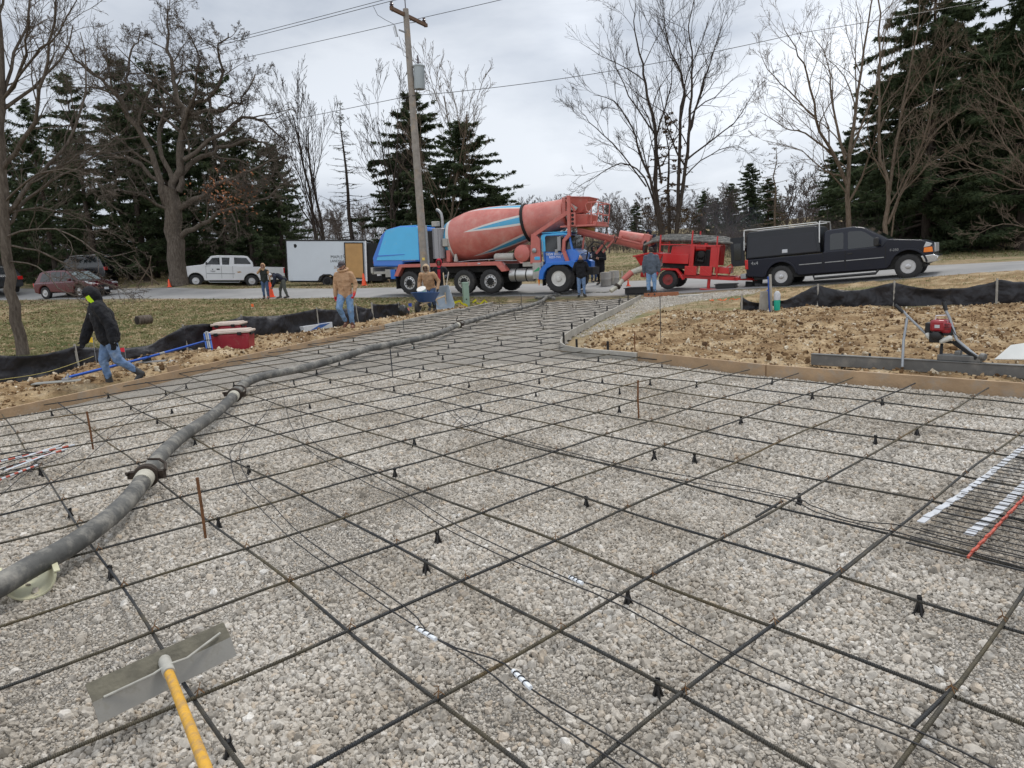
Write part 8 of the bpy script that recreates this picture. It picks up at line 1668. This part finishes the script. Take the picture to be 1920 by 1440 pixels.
# right side fence corner clutter
cc = gpz(1436, 16.55); kb = thing('wooden_board', 'grey wooden board propped upright at the corner of the right silt fence', 'board', cc, .2); part('panel', M_FORMG, kb, lambda m: m.box((-.02, .05, .24), (.24, .02, .48), (.12, 0, 0)), .003)
o = MB().box((0, 0, .42), (.05, .04, .9)).build('wooden_stake', M_FORMG, None, 40, .003); o.location = cc + Vector((.11, -.06, 0)); o.rotation_euler = (0, -.05, .2); tag(o, 'grey wooden stake standing behind the teal bottle', 'stake')
o = MB().box((0, 0, .4), (.02, .03, .85)).build('blue_stake', M_BLUEP, None, 40, .002); o.location = cc + Vector((.05, -.1, 0)); o.rotation_euler = (0, -.06, .2); tag(o, 'thin blue stake beside the grey one behind the teal bottle', 'stake')
bt_ = thing('bottle', 'teal spray bottle with a white top standing on the dirt at the fence corner', 'bottle', cc + Vector((.22, -.12, 0))); part('liquid_body', mat('teal_liquid', (.01, .42, .30), .25, coat=.4), bt_, lambda m: m.lathe([(.06, 0), (.07, .02), (.075, .26)], n=16)); part('top', M_WHT, bt_, lambda m: m.lathe([(.076, .262), (.076, .40), (.05, .45), (.03, .47)], n=16))
for px, py, w_ in ((1375, 612, .5), (1390, 577, .7), (1340, 577, .5)):
    pass
op = MB(); rn = random.Random(8)
for q in range(14): op.box((rn.uniform(-1.0, 1.0), rn.uniform(-.25, .25), .012), (rn.uniform(.06, .2), .03, .02), (rn.gauss(0, .2), rn.gauss(0, .2), rn.random() * 3), 0)
o = op.build('paint_marks', mat('orange_spray', (.75, .16, .05), .8), None, 40); g = gpz(1388, 21.0); o.location = g; tag(o, 'scatter of orange marking chips on the dirt shoulder', 'marking', kind='stuff')

# ---------------------------------------------------------------- power screed and planks at the right
M_PLANK = mat('dark_screed_alloy', (.15, .15, .145), .55, .4, .15, 6, dirt=(.3, .28, .25), dirt_amt=.45, dirt_scale=5)
q0, q1 = P0z(1537, 672, .14), P0z(1925, 695, .14); dv = q1 - q0
scr = thing('power_screed', 'power screed with red engine, two handles and a long grey blade', 'screed', Vector((q0.x, q0.y, .06)), math.atan2(dv.y, dv.x)); Ls = math.hypot(dv.x, dv.y); print('screed length', Ls)
inv = Matrix.LocRotScale(scr.location, scr.rotation_euler, None).inverted()
SP = lambda x, y, Y: inv @ Vector(onY(x, y, Y))
part('blade', M_PLANK, scr, lambda m: (m.box((Ls / 2 + .4, 0, .06), (Ls + 1.0, .05, .13)), m.box((Ls / 2 + .4, .07, .005), (Ls + 1.0, .12, .02)), m.box((Ls / 2 + .4, 0, .132), (Ls + 1.0, .07, .014))), .004)
Yb = q0.y * .28 + q1.y * .72; Y0_ = 7.75
def onplane(x, y, off=0.0):
    """point over the screed blade plane (local y = off)"""
    P1 = Vector(scr.location); d = Vector(ray(x, y)); n3 = Vector((-math.sin(scr.rotation_euler.z), math.cos(scr.rotation_euler.z), 0)); t_ = ((P1 - Vector(EYE)).dot(n3) + off) / d.dot(n3); return inv @ (Vector(EYE) + d * t_)
K = lambda x, y, o=0.0: onplane(x, y, o)
M_ALU = mat('screed_handle_grey', (.33, .35, .37), .45, .4, .1)
part('left_handle', M_ALU, scr, lambda m: (m.tube([K(1693, 583, .05), K(1702, 593, .05), K(1738, 628, .12)], .014, 8), m.ball(K(1702, 594, .05), .02, 8)))
part('grip', M_BLACKP, scr, lambda m: m.tube([K(1678, 572, .05), K(1694, 586, .05)], .020, 10)); part('grip', M_BLACKP, scr, lambda m: m.tube([K(1769, 566, .1), K(1774, 582, .1)], .022, 10))
part('stand_leg', M_ALU, scr, lambda m: m.tube([K(1701, 596, .05), K(1694, 640, -.02), K(1692, 688, -.12)], .015, 8))
part('right_handle', M_ALU, scr, lambda m: m.tube([K(1773, 582, .1), K(1780, 596, .1), K(1793, 636, .1), K(1815, 655, .05), K(1836, 672, .02)], .016, 8))
part('engine_mount', M_DARK, scr, lambda m: (m.tube([K(1766, 645, .1), K(1764, 668, .03)], .016, 8), m.bar(K(1790, 642, .1), K(1832, 672, .0), .04, .04), m.tube([K(1738, 628, .12), K(1755, 640, .1), K(1790, 642, .1)], .016, 8)))
part('engine_cover', mat('engine_red', (.30, .012, .022), .35, coat=.4), scr, lambda m: (m.box(K(1762, 610, .12), (.16, .17, .13)), m.box(K(1776, 614, .12), (.10, .15, .12))), .025)
part('engine_block', M_BLACKP, scr, lambda m: (m.box(K(1756, 632, .12), (.12, .14, .11)), m.box(K(1742, 614, .14), (.06, .1, .12)), m.box(K(1779, 622, .14), (.1, .14, .08)), m.lathe([(.05, 0), (.055, .02), (.02, .03)], K(1755, 630, .04), (0, -1, 0), 14)), .012)
part('fuel_tank', mat('milky_plastic', (.60, .60, .55), .45, .0), scr, lambda m: (m.capsule(K(1766, 640, .06), K(1780, 634, .06), .028, .033), m.capsule(K(1740, 628, .1), K(1749, 638, .1), .03, .028)))
part('engine_label', M_WHT, scr, lambda m: m.box(K(1757, 612, .028), (.05, .004, .035))); part('engine_bar', M_WHITEP, scr, lambda m: m.tube([K(1754, 601, .12), K(1755, 592, .12), K(1776, 591, .12), K(1778, 598, .12)], .007, 8))
part('fins', M_DARK, scr, lambda m: [m.box(K(1775, 608 + 3 * q, .04), (.07, .004, .005)) for q in range(4)])
part('throttle_cable', M_BLACKP, scr, lambda m: m.tube([K(1776, 592, .1), K(1783, 610, .08), K(1790, 625, .08), K(1803, 637, .08)], .004, 5))
part('exciter', M_PLANK, scr, lambda m: (m.box(K(1800, 671, .05), (.42, .12, .07)), m.box(K(1797, 664, .06), (.06, .1, .08)), m.tube([K(1838, 668, .02), K(1848, 670, .0)], .04, 12)), .012)
# second grey plank section with stake joints behind the long form
a_ = P0z(1537, 668, .1)
for q, x_ in enumerate((1586, 1638)): p = P0z(x_, 690, .02); o = MB().box((0, 0, .07), (.02, .02, .2)).build('clamp_stake', M_DARK, None, 40); o.location = (p.x, p.y + .1, 0.02); tag(o, 'short dark stake clamped to the grey screed blade', 'stake', 'short stakes along the screed blade')
# white boards at right edge
wb0 = P0z(1872, 682, .05); wbd = thing('white_board', 'white plastic board leaning on the planks at the right edge', 'board', wb0 + Vector((.05, .15, 0)), -.6); part('panel', mat('chalky_white', (.66, .67, .64), .5, 0, .05, dirt=(.5, .48, .44), dirt_amt=.2), wbd, lambda m: m.add([(0, 0, .03), (.46, 0, .04), (.60, .16, .24), (.5, .19, .25), (.16, .14, .19), (0, .012, .02), (.46, .012, .03), (.60, .172, .23), (.5, .202, .24), (.16, .152, .18)], [(0, 1, 2, 3, 4), (9, 8, 7, 6, 5)] + [(i, (i + 1) % 5, 5 + (i + 1) % 5, 5 + i) for i in range(5)]), .006)
o = MB().box((0, 0, .02), (.5, .1, .03), (.2, -.2, 0)).build('white_strip_board', M_WHITEP, None, 40, .005); o.location = wb0 + Vector((.62, -.05, .06)); o.rotation_euler = (0, 0, .35); tag(o, 'narrow white strip lying in front of the white board at the right edge', 'board')
# bucket and plank on the trailer tongue
g = ground_at(722, 43); g.z = gz(g.x, g.y); o = MB(); o.lathe([(.13, 0), (.15, .3), (.155, .31)], n=16); o = o.build('bucket', M_WHITEP, None, 40); o.location = g + Vector((-.35, .2, .5)); tag(o, 'white bucket standing on the trailer tongue behind the mixer hood', 'bucket')
o = MB().bar((0, 0, 0), (-.35, 0, .8), .07, .03).build('wooden_plank', M_FORM, None, 40); o.location = g + Vector((.4, -.3, 0)); tag(o, 'short plank leaning behind the blue hood of the mixer', 'plank')
# flat stone slab near the driveway end
o = MB().prism_z([(-.4, -.08), (.3, -.12), (.42, .05), (.1, .15), (-.35, .1)], 0, .05).build('stone_slab', M_CONC, None, 40, .01); g = gpz(1294, 23.8); o.location = g; o.rotation_euler = (.05, 0, -.2); tag(o, 'flat grey slab lying on the gravel below the pump', 'slab')
# exhaust smoke
M_SMOKE = bpy.data.materials.new('exhaust_smoke'); M_SMOKE.use_nodes = True; t = M_SMOKE.node_tree; t.nodes.clear(); ot = t.nodes.new('ShaderNodeOutputMaterial'); vo = t.nodes.new('ShaderNodeVolumePrincipled'); vo.inputs['Color'].default_value = (.7, .78, .95, 1); vo.inputs['Density'].default_value = .03; t.links.new(vo.outputs[0], ot.inputs['Volume'])
o = MB().ball((0, 0, 0), (1.1, .7, .5), 14).ball((.7, .1, .3), (.7, .5, .6), 12).ball((-.7, 0, .5), (.8, .6, .7), 12).build('smoke', M_SMOKE, None, None); remesh(o, .12, 6); o.location = onY(1375, 425, 28.5); tag(o, 'thin bluish exhaust smoke drifting above the pump hoses', 'smoke', kind='stuff')
